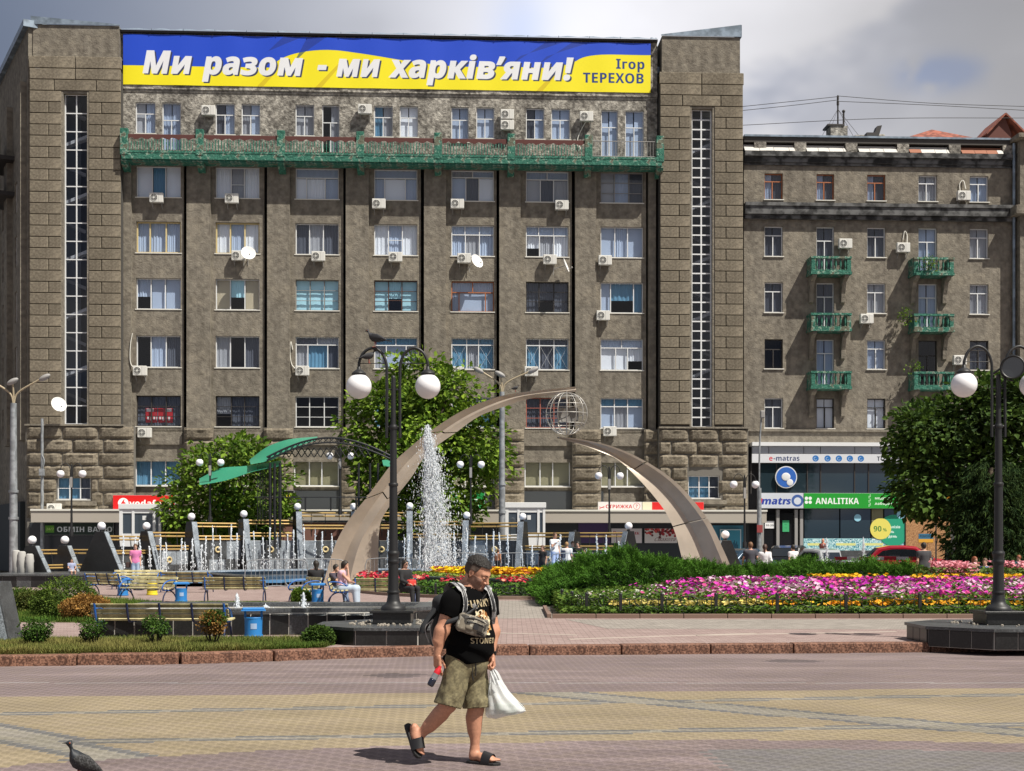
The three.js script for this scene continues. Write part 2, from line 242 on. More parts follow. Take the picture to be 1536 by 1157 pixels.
const PLANE = new THREE.PlaneGeometry(1, 1), UNIT = new THREE.BoxGeometry(1, 1, 1);
const fold = (n, a, s) => grid(n * 4, 1, (u, v) => [u - 0.5, v - 0.5, Math.sin(u * n * 6.283 + s) * a + Math.sin(u * n * 2.1 + s * 2 + v * 0.6) * a * 0.6]);
const CURT = [fold(7, 0.022, 0), fold(9, 0.018, 1.3), fold(5, 0.026, 2.1)], SHEET = grid(6, 6, (u, v) => [u - 0.5, v - 0.5, 0.03 * vn(u * 5, v * 5, 2)]);
const CM = { W: M.curtW, B: M.curtB, G: M.curtG, D: M.curtD, C: M.curtC, T: M.curtT, O: M.curtO, N: M.curtN };
const roomList = new Map();
// one window: frame bars, one pane per light, a curtain behind a pane where there is one
// spec: f frame material, v mullions of the lower part (fractions), t transom height fraction from the top, tv its mullions, c curtain codes, r rails of the lower lights
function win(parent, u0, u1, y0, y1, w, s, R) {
  const fw = s.fw ?? 0.055, dz = 0.07, v = [0, ...(s.v ?? []), 1], fr = [], w0 = u1 - u0, h0 = y1 - y0, ty = s.t ? y1 - h0 * s.t : y1;
  const X = (q) => u0 + w0 * q;
  fr.push(bx(u0, u0 + fw, y0, y1, w - dz, w), bx(u1 - fw, u1, y0, y1, w - dz, w), bx(u0 + fw, u1 - fw, y0, y0 + fw, w - dz, w - 0.002), bx(u0 + fw, u1 - fw, y1 - fw, y1, w - dz, w - 0.002));
  if (s.t) fr.push(bx(u0 + fw, u1 - fw, ty - fw / 2, ty + fw / 2, w - dz, w + 0.004));
  const cells = [];
  const part = (qs, a, b, low) => { for (let i = 0; i < qs.length - 1; i++) { if (i) fr.push(bx(X(qs[i]) - fw / 2, X(qs[i]) + fw / 2, a + fw / 2, b - fw / 2, w - dz, w + 0.002)); const rr = low && s.r?.[i] ? [0, ...s.r[i], 1] : [0, 1]; for (let k = 0; k < rr.length - 1; k++) { const ya = a + (b - a) * rr[k], yb = a + (b - a) * rr[k + 1]; if (k) fr.push(bx(X(qs[i]) + fw / 2, X(qs[i + 1]) - fw / 2, ya - fw * 0.3, ya + fw * 0.3, w - dz, w - 0.004)); cells.push([X(qs[i]), X(qs[i + 1]), ya, yb, low ? s.c?.[i] : s.tc?.[i], k, low]); } } };
  part(v, y0, ty, true); if (s.t) part([0, ...(s.tv ?? []), 1], ty, y1, false);
  if (s.x) for (const i of s.x) { const a = X(v[i]) + fw, b = X(v[i + 1]) - fw; fr.push(bar(V(a, y0 + fw, w - 0.03), V(b, ty - fw, w - 0.03), 0.03, 0.008), bar(V(a, ty - fw, w - 0.028), V(b, y0 + fw, w - 0.028), 0.03, 0.008)); }
  const m = mesh('window', fr, s.f ?? M.white, parent);
  for (const [a, b, c, d] of cells) piece('pane', PLANE, M.glass, m, (a + b) / 2, (c + d) / 2, w - dz / 2, b - a - fw * 0.7, d - c - fw * 0.7);
  const seen = new Set();
  v.slice(0, -1).forEach((q, i) => { const code = s.c?.[i]; if (!code || code === '-') return; const a = X(q) + 0.03, b = X(v[i + 1]) - 0.03, half = code.length > 1 && code[1] === 'h', top = s.t && !s.tc ? y1 : ty; const lo = half ? lerp(y0, top, 0.42) : y0 + 0.04; piece('curtain', code[1] === 's' ? SHEET : CURT[Math.floor(R() * 3)], CM[code[0]], m, (a + b) / 2, (lo + top) / 2, w - dz - 0.09 - R() * 0.05, b - a, top - lo - 0.04); });
  if (s.tc) [0, ...(s.tv ?? [])].forEach((q, i) => { const qs = [0, ...(s.tv ?? []), 1], code = s.tc[i]; if (!code || code === '-') return; const a = X(qs[i]) + 0.03, b = X(qs[i + 1]) - 0.03; piece('curtain', CURT[i % 3], CM[code[0]], m, (a + b) / 2, (ty + y1) / 2, w - dz - 0.1, b - a, y1 - ty - 0.06); });
  if (s.sill !== 0) mesh('window_sill', bx(u0 - 0.06, u1 + 0.06, y0 - 0.055, y0 - 0.002, w - 0.06, w + (s.sd ?? 0.2)), s.sm ?? M.whiteWarm, m);
  const rk = parent.uuid; if (!roomList.has(rk)) roomList.set(rk, [parent, []]);
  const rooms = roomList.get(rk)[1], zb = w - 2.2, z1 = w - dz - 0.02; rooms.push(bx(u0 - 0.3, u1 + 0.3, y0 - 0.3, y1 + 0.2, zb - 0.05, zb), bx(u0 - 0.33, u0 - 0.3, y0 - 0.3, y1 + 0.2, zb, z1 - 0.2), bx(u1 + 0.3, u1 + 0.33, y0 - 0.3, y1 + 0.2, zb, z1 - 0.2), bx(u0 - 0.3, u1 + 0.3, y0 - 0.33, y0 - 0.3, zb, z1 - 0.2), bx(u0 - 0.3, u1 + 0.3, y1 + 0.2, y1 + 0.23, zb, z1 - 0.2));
  return m;
}
function holed(u0, u1, y0, y1, w, th, holes) { return extrude([[u0, y0], [u1, y0], [u1, y1], [u0, y1]], th, 0, holes.map((h) => rectHole(...h))).translate(0, 0, w - th); }
const RW = mulberry(77);
const wb = -0.85, wp = -0.6;                                       // planes of the bays and of the pilasters; the towers stand at 0
const yr = (py) => EYE - (py - HY) / S0;                           // heights read in the left column of windows
const colPx = [[204, 271], [323, 389], [443, 508], [561, 626], [677, 741], [789, 853], [901, 965]];
const bayPx = [[195, 274], [315, 395], [434.5, 513.5], [553, 630], [669, 743.5], [781.5, 856.5], [895, 968]];
const rows = [[24.3, 22.46], [21.01, 19.16], [17.65, 15.82], [14.25, 12.37], [10.69, 8.87]];
const specs = [
  [{ v: [.35, .65], c: ['Ws', 'N', 'Ws'] }, { v: [.35, .65], r: [0, [.45], 0], c: ['W', 'G', 'W'] }, { v: [.25, .68], t: .3, tc: ['B'], c: ['Ws', 'W', 'B'] }, { t: .28, tc: ['B'], v: [.24, .72], c: ['B', 'Ws', 'B'] }, { t: .22, tv: [.5], tc: ['G', 'B'], v: [.34, .65], c: ['Bs', 'D', 'Ws'] }, { t: .26, tv: [.5], tc: ['B', 'B'], v: [.34, .65], c: ['Gs', 'D', 'G'] }, { f: M.greyFrame, v: [.33, .67], r: [[.33, .67], [.33, .67], [.33, .67]], c: ['Gs', 'B', 'D'], fw: .05 }],
  [{ f: M.cream, v: [.3, .66], c: ['B', 'B', 'B'], fw: .08 }, { f: M.cream, v: [.33, .66], c: ['W', 'B', 'W'], fw: .08 }, { v: [.32, .64], c: ['D', 'G', 'D'] }, { v: [.33, .65], r: [0, [.5], 0], c: ['W', 'B', 'W'] }, { t: .3, tv: [.32, .66], tc: ['B', 'B', 'B'], v: [.33, .66], c: ['B', 'G', 'B'] }, { t: .3, tv: [.3, .65], tc: ['B', 'B', 'B'], v: [.32, .66], c: ['Wh', 'G', 'W'] }, { v: [.34, .64], c: ['Bs', 'B', 'Bs'] }],
  [{ v: [.32, .64], c: ['Bh', 'Bs', 'Bs'] }, { v: [.33, .66], c: ['Cs', 'Th', 'Cs'] }, { v: [.33, .66], r: [[.33, .66], [.33, .66], [.33, .66]], f: M.greyFrame, c: ['Ts', 'Ts', 'Ts'], fw: .045 }, { f: M.brownWood, v: [.33, .64], r: [[.33, .66], [.36, .66], [.33, .66]], c: ['Ts', 'Th', 'Ts'], fw: .05 }, { f: M.orangeWood, t: .36, tv: [.5], tc: ['B', 'B'], v: [.18, .8], c: ['B', 'Bs', 'B'], fw: .06 }, { f: M.darkFrame, v: [.31, .66], r: [[.36, .68], [.36, .68], [.36, .68]], c: ['D', 'Dh', 'D'], fw: .05 }, { v: [.24, .78], c: ['Bs', 'Nh', 'N'] }],
  [{ v: [.32, .66], c: ['-', 'B', 'D'] }, { v: [.33, .66], c: ['G', '-', 'D'] }, { t: .25, tv: [.5], tc: ['D', 'G'], v: [.28, .74], c: ['G', 'N', 'D'] }, { t: .25, tv: [.5], tc: ['N', 'N'], v: [.28, .74], c: ['G', 'Bs', 'G'] }, { t: .22, tv: [.36, .64], tc: ['N', 'N', 'N'], v: [.36, .64], c: ['N', 'G', 'N'], x: [0, 2] }, { t: .22, tv: [.32, .66], tc: ['D', 'D', 'D'], v: [.32, .66], c: ['N', 'D', 'N'], x: [0, 1, 2] }, { t: .28, tv: [.5], tc: ['Bs', 'Bs'], v: [.36, .64], c: ['Ws', 'Ws', 'Wh'] }],
  [{ f: M.darkFrame, v: [.33, .66], r: [[.33, .66], [.33, .66], [.33, .66]], c: ['D', 'D', 'D'], fw: .06 }, { f: M.darkFrame, v: [.35, .65], r: [[.33, .66], [.33, .66], [.33, .66]], c: ['Gh', 'D', 'D'], fw: .05 }, { f: M.white, v: [.32, .66], r: [[.33, .66], [.33, .66], [.33, .66]], c: ['-', '-', '-'], fw: .05 }, { f: M.white, v: [.5], r: [[.5], [.5]], c: ['N', 'N'] }, { v: [.33, .66], t: .3, tv: [.33, .66], c: ['N', 'G', 'N'] }, { f: M.redWood, v: [.34, .66], r: [[.33, .66], [.33, .66], [.33, .66]], c: ['D', 'D', 'D'], fw: .06 }, { t: .28, tv: [.33, .64], tc: ['N', 'N', 'N'], v: [.33, .64], c: ['Bs', 'G', 'Bs'] }],
];
const yBase = 8.78, yBal = 24.75, yRoof = 32.05;
{
  const walls = [];
  bayPx.forEach(([a, b], i) => {
    const [c0, c1] = colPx[i].map((p) => fu(p, wb)), u0 = fu(a, wb) - 0.05, u1 = fu(b, wb) + 0.05;
    walls.push(holed(u0, u1, yBase - 0.3, yBal, wb, 0.4, rows.map(([t, l]) => [c0, c1, l, t])));
    rows.forEach(([t, l], r) => win(B, c0, c1, l, t, wb - 0.16, { ...specs[r][i] }, RW));
  });
  mesh('wall', walls, M.plaster, B);
  mesh('window_notice', new THREE.PlaneGeometry(1.6, 0.85).translate(fu(237, wb), 9.55, wb - 0.3), std([1, 1, 1], 0.6, { map: canvasTex(128, 64, (x) => { x.fillStyle = '#b01522'; x.fillRect(0, 0, 128, 64); x.fillStyle = '#e8dcdc'; x.fillRect(4, 2, 34, 14); x.fillRect(92, 2, 30, 14); for (let i = 0; i < 8; i++) x.fillRect(8 + i * 14, 36 + (i % 2) * 3, 9, 16); }) }), B, true);
  for (const [a, b] of [[181, 196.5], [279.5, 315.5], [400.5, 434.5], [518.5, 553], [636, 669], [749, 781], [863, 894.5], [973, 984]]) mesh('pilaster', bx(fu(a, wp), fu(b, wp), yBase, yBal, wb - 0.3, wp), M.plaster, B);
  // wall above the long balcony: pairs of small windows in rough render
  const U0 = fu(181, wp), U1 = fu(986, wp), tops = [[203, 233], [243, 271], [323, 352], [362, 390], [443, 471], [483, 509], [561, 589], [599.5, 627], [677, 703], [714.5, 741.5], [789, 816.5], [827, 855], [902, 927], [938, 966]];
  const y1 = 28.0, y0 = 26.15, hs = tops.map(([a, b], i) => [fu(a, wp), fu(b, wp), i === 1 || i === 5 || i >= 12 ? 25.15 : (i === 8 ? 25.9 : y0), y1 - (i > 11 ? 0.05 : 0)]);
  mesh('wall', holed(U0, U1, yBal, 28.75, wp, 0.5, hs), M.roughWall, B);
  hs.forEach(([a, b, c, d], i) => win(B, a, b, c, d, wp - 0.12, { t: 0.36, v: [0.48], c: [['Gs', 'B'], ['B', 'B'], ['D', 'B'], ['G', 'Bs'], ['Gs', 'G'], ['-', 'G'], ['N', 'G'], ['Ws', 'Ws'], ['Bs', 'B'], ['Bs', 'Bs'], ['D', 'B'], ['Bs', 'Bs'], ['Bs', 'Bs'], ['Bs', 'Bs']][i], fw: .05 }, RW));
  mesh('cornice', [bx(U0, U1, 28.75, 29.0, wp - 0.5, wp + 0.1), bx(U0, U1, 28.6, 28.748, wp - 0.4, wp + 0.04)], M.roughWall, B);
  mesh('wall', [bx(U0, U1, 29.0, yRoof, wp - 0.5, wp - 0.004)], M.roughWall, B);
  // zinc roof edge in sheets
  const R = mulberry(9); let u = U0;
  mesh('roof_edge', [bx(U0, U1, yRoof, yRoof + 0.12, wp - 2, wp + 0.22)], M.darkFrame, B);
  while (u < U1 - 0.1) { const l = Math.min(1.85, U1 - u); const s = mesh('roof_sheet', [grid(6, 3, (a, b) => [u + 0.01 + a * (l - 0.02), yRoof + 0.13 + b * 0.36 + 0.03 * Math.sin(a * 9 + u) * b, wp + 0.28 - b * 0.8]), bx(u - 0.02, u + 0.02, yRoof + 0.13, yRoof + 0.2, wp + 0.24, wp + 0.31)], M.zinc, B); s.material = M.zinc; u += l; }
  mesh('roof', [bx(fu(45, 0) + 0.1, fu(1112, 0) - 0.1, 30.4, 30.8, -13, wp - 0.5), bx(U0, U1, yRoof + 0.2, yRoof + 0.35, -13, wp - 0.55)], M.zinc, B);
}
// ---- stone towers with tall stair windows ----
function tower(pA, pB, wA, wB, yw0, yw1, nRow, split, flip) {
  const u0 = fu(pA), u1 = fu(pB), a = fu(wA), b = fu(wB), yT = yr(108), fs = 0.075;
  const hA = a - 0.1, hB = b + 0.1;
  mesh('tower_wall', [holed(u0, u1, yBase - 0.3, yT, -fs - 0.03, 0.5, [[hA, hB, yw0 - 0.05, yw1 + 0.14]]), bx(u0, u0 + 0.3, yBase, yT, -12, -0.58), bx(u1 - 0.3, u1, yBase, yT, -12, -0.58)], M.joint, B);
  // courses
  const R = mulberry(pA), h = 0.657, gap = 0.045, shapes = new Map();
  const put = (x0, x1, y, hh = h) => { const w = x1 - x0 - gap, k = w.toFixed(2) + hh.toFixed(2); if (!shapes.has(k)) shapes.set(k, block(w, hh - gap, fs + 0.05, 0.02)); piece('stone_block', shapes.get(k), M.stone[Math.floor(R() * 4)], B, (x0 + x1) / 2, y + hh / 2, -fs - 0.03 + (R() - 0.5) * 0.01); };
  const top = yw1 + 0.14, n = Math.ceil((top - yBase) / h);
  for (let i = 0; i < n; i++) {
    const y = top - (i + 1) * h; if (y < yBase - 0.3) break;
    for (const [x0, x1, s] of [[u0, hA, split[0]], [hB, u1, split[1]]]) { if (i % 2) { const m = lerp(x0, x1, s); put(x0, m, y); put(m, x1, y); } else put(x0, x1, y); }
  }
  // lintel courses
  const w = u1 - u0; put(u0, u0 + w * 0.27, top); put(u0 + w * 0.27, u0 + w * 0.73, top); put(u0 + w * 0.73, u1, top);
  put(u0, u0 + w * 0.5, top + h); put(u0 + w * 0.5, u1, top + h);
  put(u0 - 0.05, u0 + w * 0.5, top + 2 * h, 0.72); put(u0 + w * 0.5, u1 + 0.05, top + 2 * h, 0.72);
  const y2 = top + 2 * h + 0.72;
  mesh('parapet', [bx(u0 + 0.15, u1 - 0.15, y2, yr(38), -12, -0.2), bx(u0 + 0.02, u1 - 0.02, y2 - 0.06, y2 + 0.01, -4, -0.06)], M.plaster, B);
  // reveal, stair window
  mesh('window_reveal', [bx(hA - 0.03, a - 0.005, yw0 - 0.05, yw1 + 0.14, -0.45, -0.03), bx(b + 0.005, hB + 0.03, yw0 - 0.05, yw1 + 0.14, -0.45, -0.03), bx(a - 0.005, b + 0.005, yw1 + 0.005, yw1 + 0.14, -0.45, -0.06)], M.plaster, B);
  const fr = [], z = -0.36, f = nRow > 20 ? 0.085 : 0.065, H0 = (yw1 - yw0) / nRow;
  for (const x of [a + f / 2, (a + b) / 2, b - f / 2]) fr.push(box(f, yw1 - yw0, 0.07, x, (yw0 + yw1) / 2, z));
  for (let i = 0; i <= nRow; i++) fr.push(box(b - a, f * 0.9, 0.06, (a + b) / 2, yw0 + i * H0, z));
  const m = mesh('stair_window', fr, M.white, B), pw = (b - a) / 2;
  for (let i = 0; i < nRow; i++) for (const k of [0, 1]) piece('pane', PLANE, M.glass, m, a + pw * (k + 0.5), yw0 + (i + 0.5) * H0, z, pw - f * 0.8, H0 - f * 0.8);
  mesh('window_sill', bx(a - 0.15, b + 0.15, yw0 - 0.16, yw0 - 0.055, z, 0.1), M.white, m);
  // stairs seen behind the glass
  const st = []; const fl = 3.4; let dir = 1;
  for (let y = yw0 - 1; y < yw1; y += fl / 2, dir = -dir) { const x0 = a - 1.4, x1 = b + 1.4, za = z - 0.7 - (dir > 0 ? 0 : 1.4); st.push(bar(V(dir > 0 ? x0 : x1, y, za), V(dir > 0 ? x1 : x0, y + fl / 2, za), 0.5, 0.18)); }
  mesh('stairs', st, M.curtG, B);
  mesh('stair_wall', [bx(a - 1.6, b + 1.6, yw0 - 1, yw1 + 0.6, -3.6, -3.5), bx(a - 1.6, a - 1.55, yw0 - 1, yw1 + 0.6, -3.5, -0.6), bx(b + 1.55, b + 1.6, yw0 - 1, yw1 + 0.6, -3.5, -0.6)], std([0.24, 0.26, 0.3], 0.95), B);
  return [u0, u1, y2];
}
const tL = tower(43.5, 181, 94.5, 130, yr(636), yr(142), 18, [0.6, 0.4], 0);
const tR = tower(990, 1115, 1038, 1069, fy(640, 1050), fy(163, 1050), 33, [0.63, 0.4], 1);
// flashings of the two parapets: a sheet that rises to one side
{
  const wedge = (u0, u1, y, l, r) => extrude([[u0, y], [u1, y], [u1, y + r], [u0, y + l]], 0.05).translate(0, 0, -0.16);
  mesh('parapet_flashing', [wedge(tL[0] + 0.1, tL[1] - 0.1, yr(38), 0.46, 0.06), bx(tL[0] + 0.05, tL[0] + 0.1, yr(38), yr(26), -10, -0.1)], M.zinc, B);
  mesh('parapet_flashing', [wedge(tR[0] + 0.1, tR[1] - 0.1, yr(38), 0.06, 0.72), bx(tR[1] - 0.1, tR[1] - 0.06, yr(38), yr(38) + 0.7, -10, -0.1)], M.zinc, B);
}
// ---- rock-faced base ----
{
  const R = mulberry(41), K = new Map();
  const put = (x0, x1, y0, y1, w) => { const ww = x1 - x0 - 0.05, hh = y1 - y0 - 0.05, k = ww.toFixed(1) + hh.toFixed(1); if (!K.has(k)) K.set(k, [0, 1, 2].map((s) => rock(ww, hh, 0.15, s * 31 + K.size))); const m = piece('rustic_stone', K.get(k)[Math.floor(R() * 3)], M.rustic[Math.floor(R() * 3)], B, (x0 + x1) / 2, (y0 + y1) / 2, w); m.scale.x = ww / +k.slice(0, 3) > 1.3 ? 1 : 1; };
  const ys = Array.from({ length: 9 }, (_, i) => yBase - i * 0.77);
  const run = (p0, p1, w, avoid) => { const u0 = fu(p0, w), u1 = fu(p1, w); for (let i = 0; i < 7; i++) { const n = 3 + (i % 2) * 0.5; let x = u0, s = (u1 - u0) / n, first = i % 2 ? 0.5 : 1; while (x < u1 - 0.15) { const e = Math.min(u1, x + s * first); first = 1; const cx = (x + e) / 2, cy = (ys[i] + ys[i + 1]) / 2; const hit = avoid.find(([a, b, c, d]) => cx > a - s * 0.45 && cx < b + s * 0.45 && cy > c - 0.3 && cy < d + 0.2); if (!hit) put(x, e, ys[i + 1], ys[i], w); else { if (hit[0] - x > 0.35) put(x, hit[0] - 0.04, ys[i + 1], ys[i], w); if (e - hit[1] > 0.35) put(hit[1] + 0.04, e, ys[i + 1], ys[i], w); } x = e; } } };
  const L0 = fu(86), L1 = fu(136), R0 = fu(1032), R1 = fu(1079), la = [[L0, L1, yr(750), yr(716)]], ra = [[R0, R1, fy(748, 1050), fy(714, 1050)]];
  run(39, 201, 0.1, la); run(988, 1122, 0.1, ra);
  const back = std([0.16, 0.148, 0.13], 0.95);
  for (const [p, q, hh] of [[39, 201, la], [988, 1122, ra]]) mesh('base_wall', holed(fu(p), fu(q), 0, yBase, 0.1, 0.5, hh), back, B);
  mesh('base_ledge', [bx(fu(38), fu(186), yBase, yBase + 0.1, -0.3, 0.26), bx(fu(988), fu(1123), yBase, yBase + 0.1, -0.3, 0.26)], M.plaster, B);
  for (const h of [...la, ...ra]) { win(B, h[0], h[1], h[2], h[3], -0.05, { v: [.36, .68], r: [[.5], [.5], [.5]], c: ['N', 'N', 'D'] }, RW); mesh('window_ledge', bx(h[0] - 0.2, h[1] + 0.4, h[2] - 0.35, h[2] - 0.1, 0, 0.35), M.plaster, B); }
  // piers and tall ground-floor windows
  for (const [a, b] of [[276, 320], [395, 440], [512, 560], [630, 676], [742, 787], [858, 902], [966, 988]]) { const w = wp + 0.12; for (let i = 0; i < 7; i++) put(fu(a, w), fu(b, w), ys[i + 1], ys[i], w); }
  mesh('base_pier', [[276, 320], [395, 440], [512, 560], [630, 676], [742, 787], [858, 902], [966, 988]].map(([a, b]) => bx(fu(a, wp) + 0.02, fu(b, wp) - 0.02, 0, yBase, wp - 0.5, wp + 0.12)), back, B);
  const gw = [[203, 271], [324, 390], [441, 508], [560, 628], [676, 741], [787, 855], [901, 966]], hs = [];
  gw.forEach(([a, b], i) => { const c = fu(a, wb), d = fu(b, wb), h = [c, d, yr(728), yr(686)]; hs.push(h); win(B, ...h, wb - 0.05, { v: i ? [.34, .62] : [.34, .66], c: i === 0 ? ['N', 'N', 'N'] : ['Os', 'Os', 'Os'] }, RW); });
  mesh('base_wall', [holed(fu(196, wb), fu(972, wb), 0, yBase - 0.1, wb, 0.35, hs)], M.plaster, B);
  gw.forEach(([a, b], i) => { mesh('spandrel', [bx(fu(a, wb) - 0.1, fu(b, wb) + 0.1, yBase - 1.0, yBase - 0.25, wb, wb + 0.12), bx(fu(a, wb) - 0.15, fu(b, wb) + 0.15, yBase - 2.0, yBase - 1.8, wb, wb + 0.14)], M.plaster, B); });
  mesh('shop_front', [bx(fu(300, wb), fu(905, wb), 3.2, 5.05, wb - 0.3, wb + 0.1)], std([0.05, 0.055, 0.06], 0.4), B);
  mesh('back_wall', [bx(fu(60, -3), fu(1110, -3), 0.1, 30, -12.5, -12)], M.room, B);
}
// ---- the long green balcony ----
const patina = std([1, 1, 1], 0.85, { map: tex(512, 2.2, (u, v, fb) => { const a = fb(u, v, 7, 5, 5), b = fb(u, v, 30, 3, 3); const g = mix3([0.1, 0.32, 0.27], [0.26, 0.5, 0.42], b); return mix3(g, a > 0.6 ? [0.42, 0.39, 0.33] : [0.56, 0.62, 0.56], sst(0.5, 0.6, a * 0.8 + b * 0.25) * 0.85); }), bumpMap: bumpRough, bumpScale: 0.06 });
{
  const w0 = wp - 0.02, w1 = wp + 1.0, a = fu(182, w1), b = fu(993, w1), yt = yr(233) + 0, bal = mesh('balcony', [bx(a, b, yBal - 0.38, yBal - 0.02, w0, w1), bx(a + 0.02, b - 0.02, yBal - 0.5, yBal - 0.382, w0, w1 - 0.12), bx(a, b, yBal - 0.02, yBal + 0.1, w1 - 0.16, w1 + 0.02)], patina, B);
  const posts = [185.5, 299, 421, 540, 657, 767, 883, 990.5].map((p) => fu(p, w1));
  for (const x of posts) { mesh('balcony_post', rbox(0.46, 1.55, 0.3, 0.03, x, yBal + 0.62, w1 - 0.12), patina, bal); mesh('balcony_bracket', [extrude([[0, 0], [0.9, 0], [0.9, -0.12], [0.3, -0.5], [0, -0.55]], 0.4).rotateY(-Math.PI / 2).translate(x + 0.2, yBal - 0.38, w0 + 0.05)], patina, bal); }
  const rust = std([0.1, 0.035, 0.03], 0.9), pale = std([0.42, 0.4, 0.37], 0.8);
  for (let i = 0; i < 7; i++) {
    const x0 = posts[i] + 0.24, x1 = posts[i + 1] - 0.24, n = Math.round((x1 - x0) / 0.17), g = [], top = yBal + 1.05, z = w1 - 0.08, mt = i === 6 ? M.greyFrame : patina;
    mesh('balcony_rail', [rod([x0, top, z], [x1, top, z], 0.025), rod([x0, yBal + 0.16, z], [x1, yBal + 0.16, z], 0.02)], i === 6 ? M.greyFrame : rust, bal);
    for (let k = 1; k < n; k++) { const x = lerp(x0, x1, k / n); g.push(i === 6 ? rod([x, yBal + 0.1, z], [x, top, z], 0.012, 4) : box(0.06, 0.7, 0.04, x, yBal + 0.45, z)); }
    const m = mesh('balusters', g, mt, bal); tag(m, null, null, null, 'stuff');
    if (i < 6) mesh('balcony_panel', [grid(20, 1, (p, q) => [lerp(x0, x1, p), yBal + 0.82 + q * 0.23 + (q ? 0 : 0.07 * Math.sin(p * 40 + i)), z + 0.03])], rust, bal);
  }
}
// ---- canopy above the shops ----
{
  const w1 = 2.0, fas = std([0.4, 0.36, 0.31], 0.85), y1 = fy(767, 500, w1), y0 = fy(784, 500, w1);
  mesh('canopy', [bx(fu(46, w1), fu(1150, w1), y0, y1, -0.4, w1)], fas, B);
  mesh('canopy_lip', [bx(fu(45.5, w1), fu(1151, w1), y1, y1 + 0.1, -0.3, w1 + 0.06)], M.whiteWarm, B);
  const dark = std([0.03, 0.035, 0.04], 0.25);
  mesh('shop_window', [bx(fu(46), fu(1122), 0.12, y0, -0.2, 0.28)], dark, B);
  const pos = (p0, p1, q0, q1, mat, nm = 'shop_poster') => mesh(nm, bx(fu(p0, 0.5), fu(p1, 0.5), fy(q1, 500, 0.5), fy(q0, 500, 0.5), 0.3, 0.36), mat, B);
  pos(250, 345, 790, 815, std([0.2, 0.12, 0.09], 0.8), 'shop_panel'); pos(868, 916, 784, 815, std([0.06, 0.03, 0.12], 0.5), 'shop_panel'); pos(1066, 1119, 788, 835, std([0.06, 0.25, 0.38], 0.4), 'shop_panel');
}
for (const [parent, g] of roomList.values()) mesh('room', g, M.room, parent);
roomList.clear();
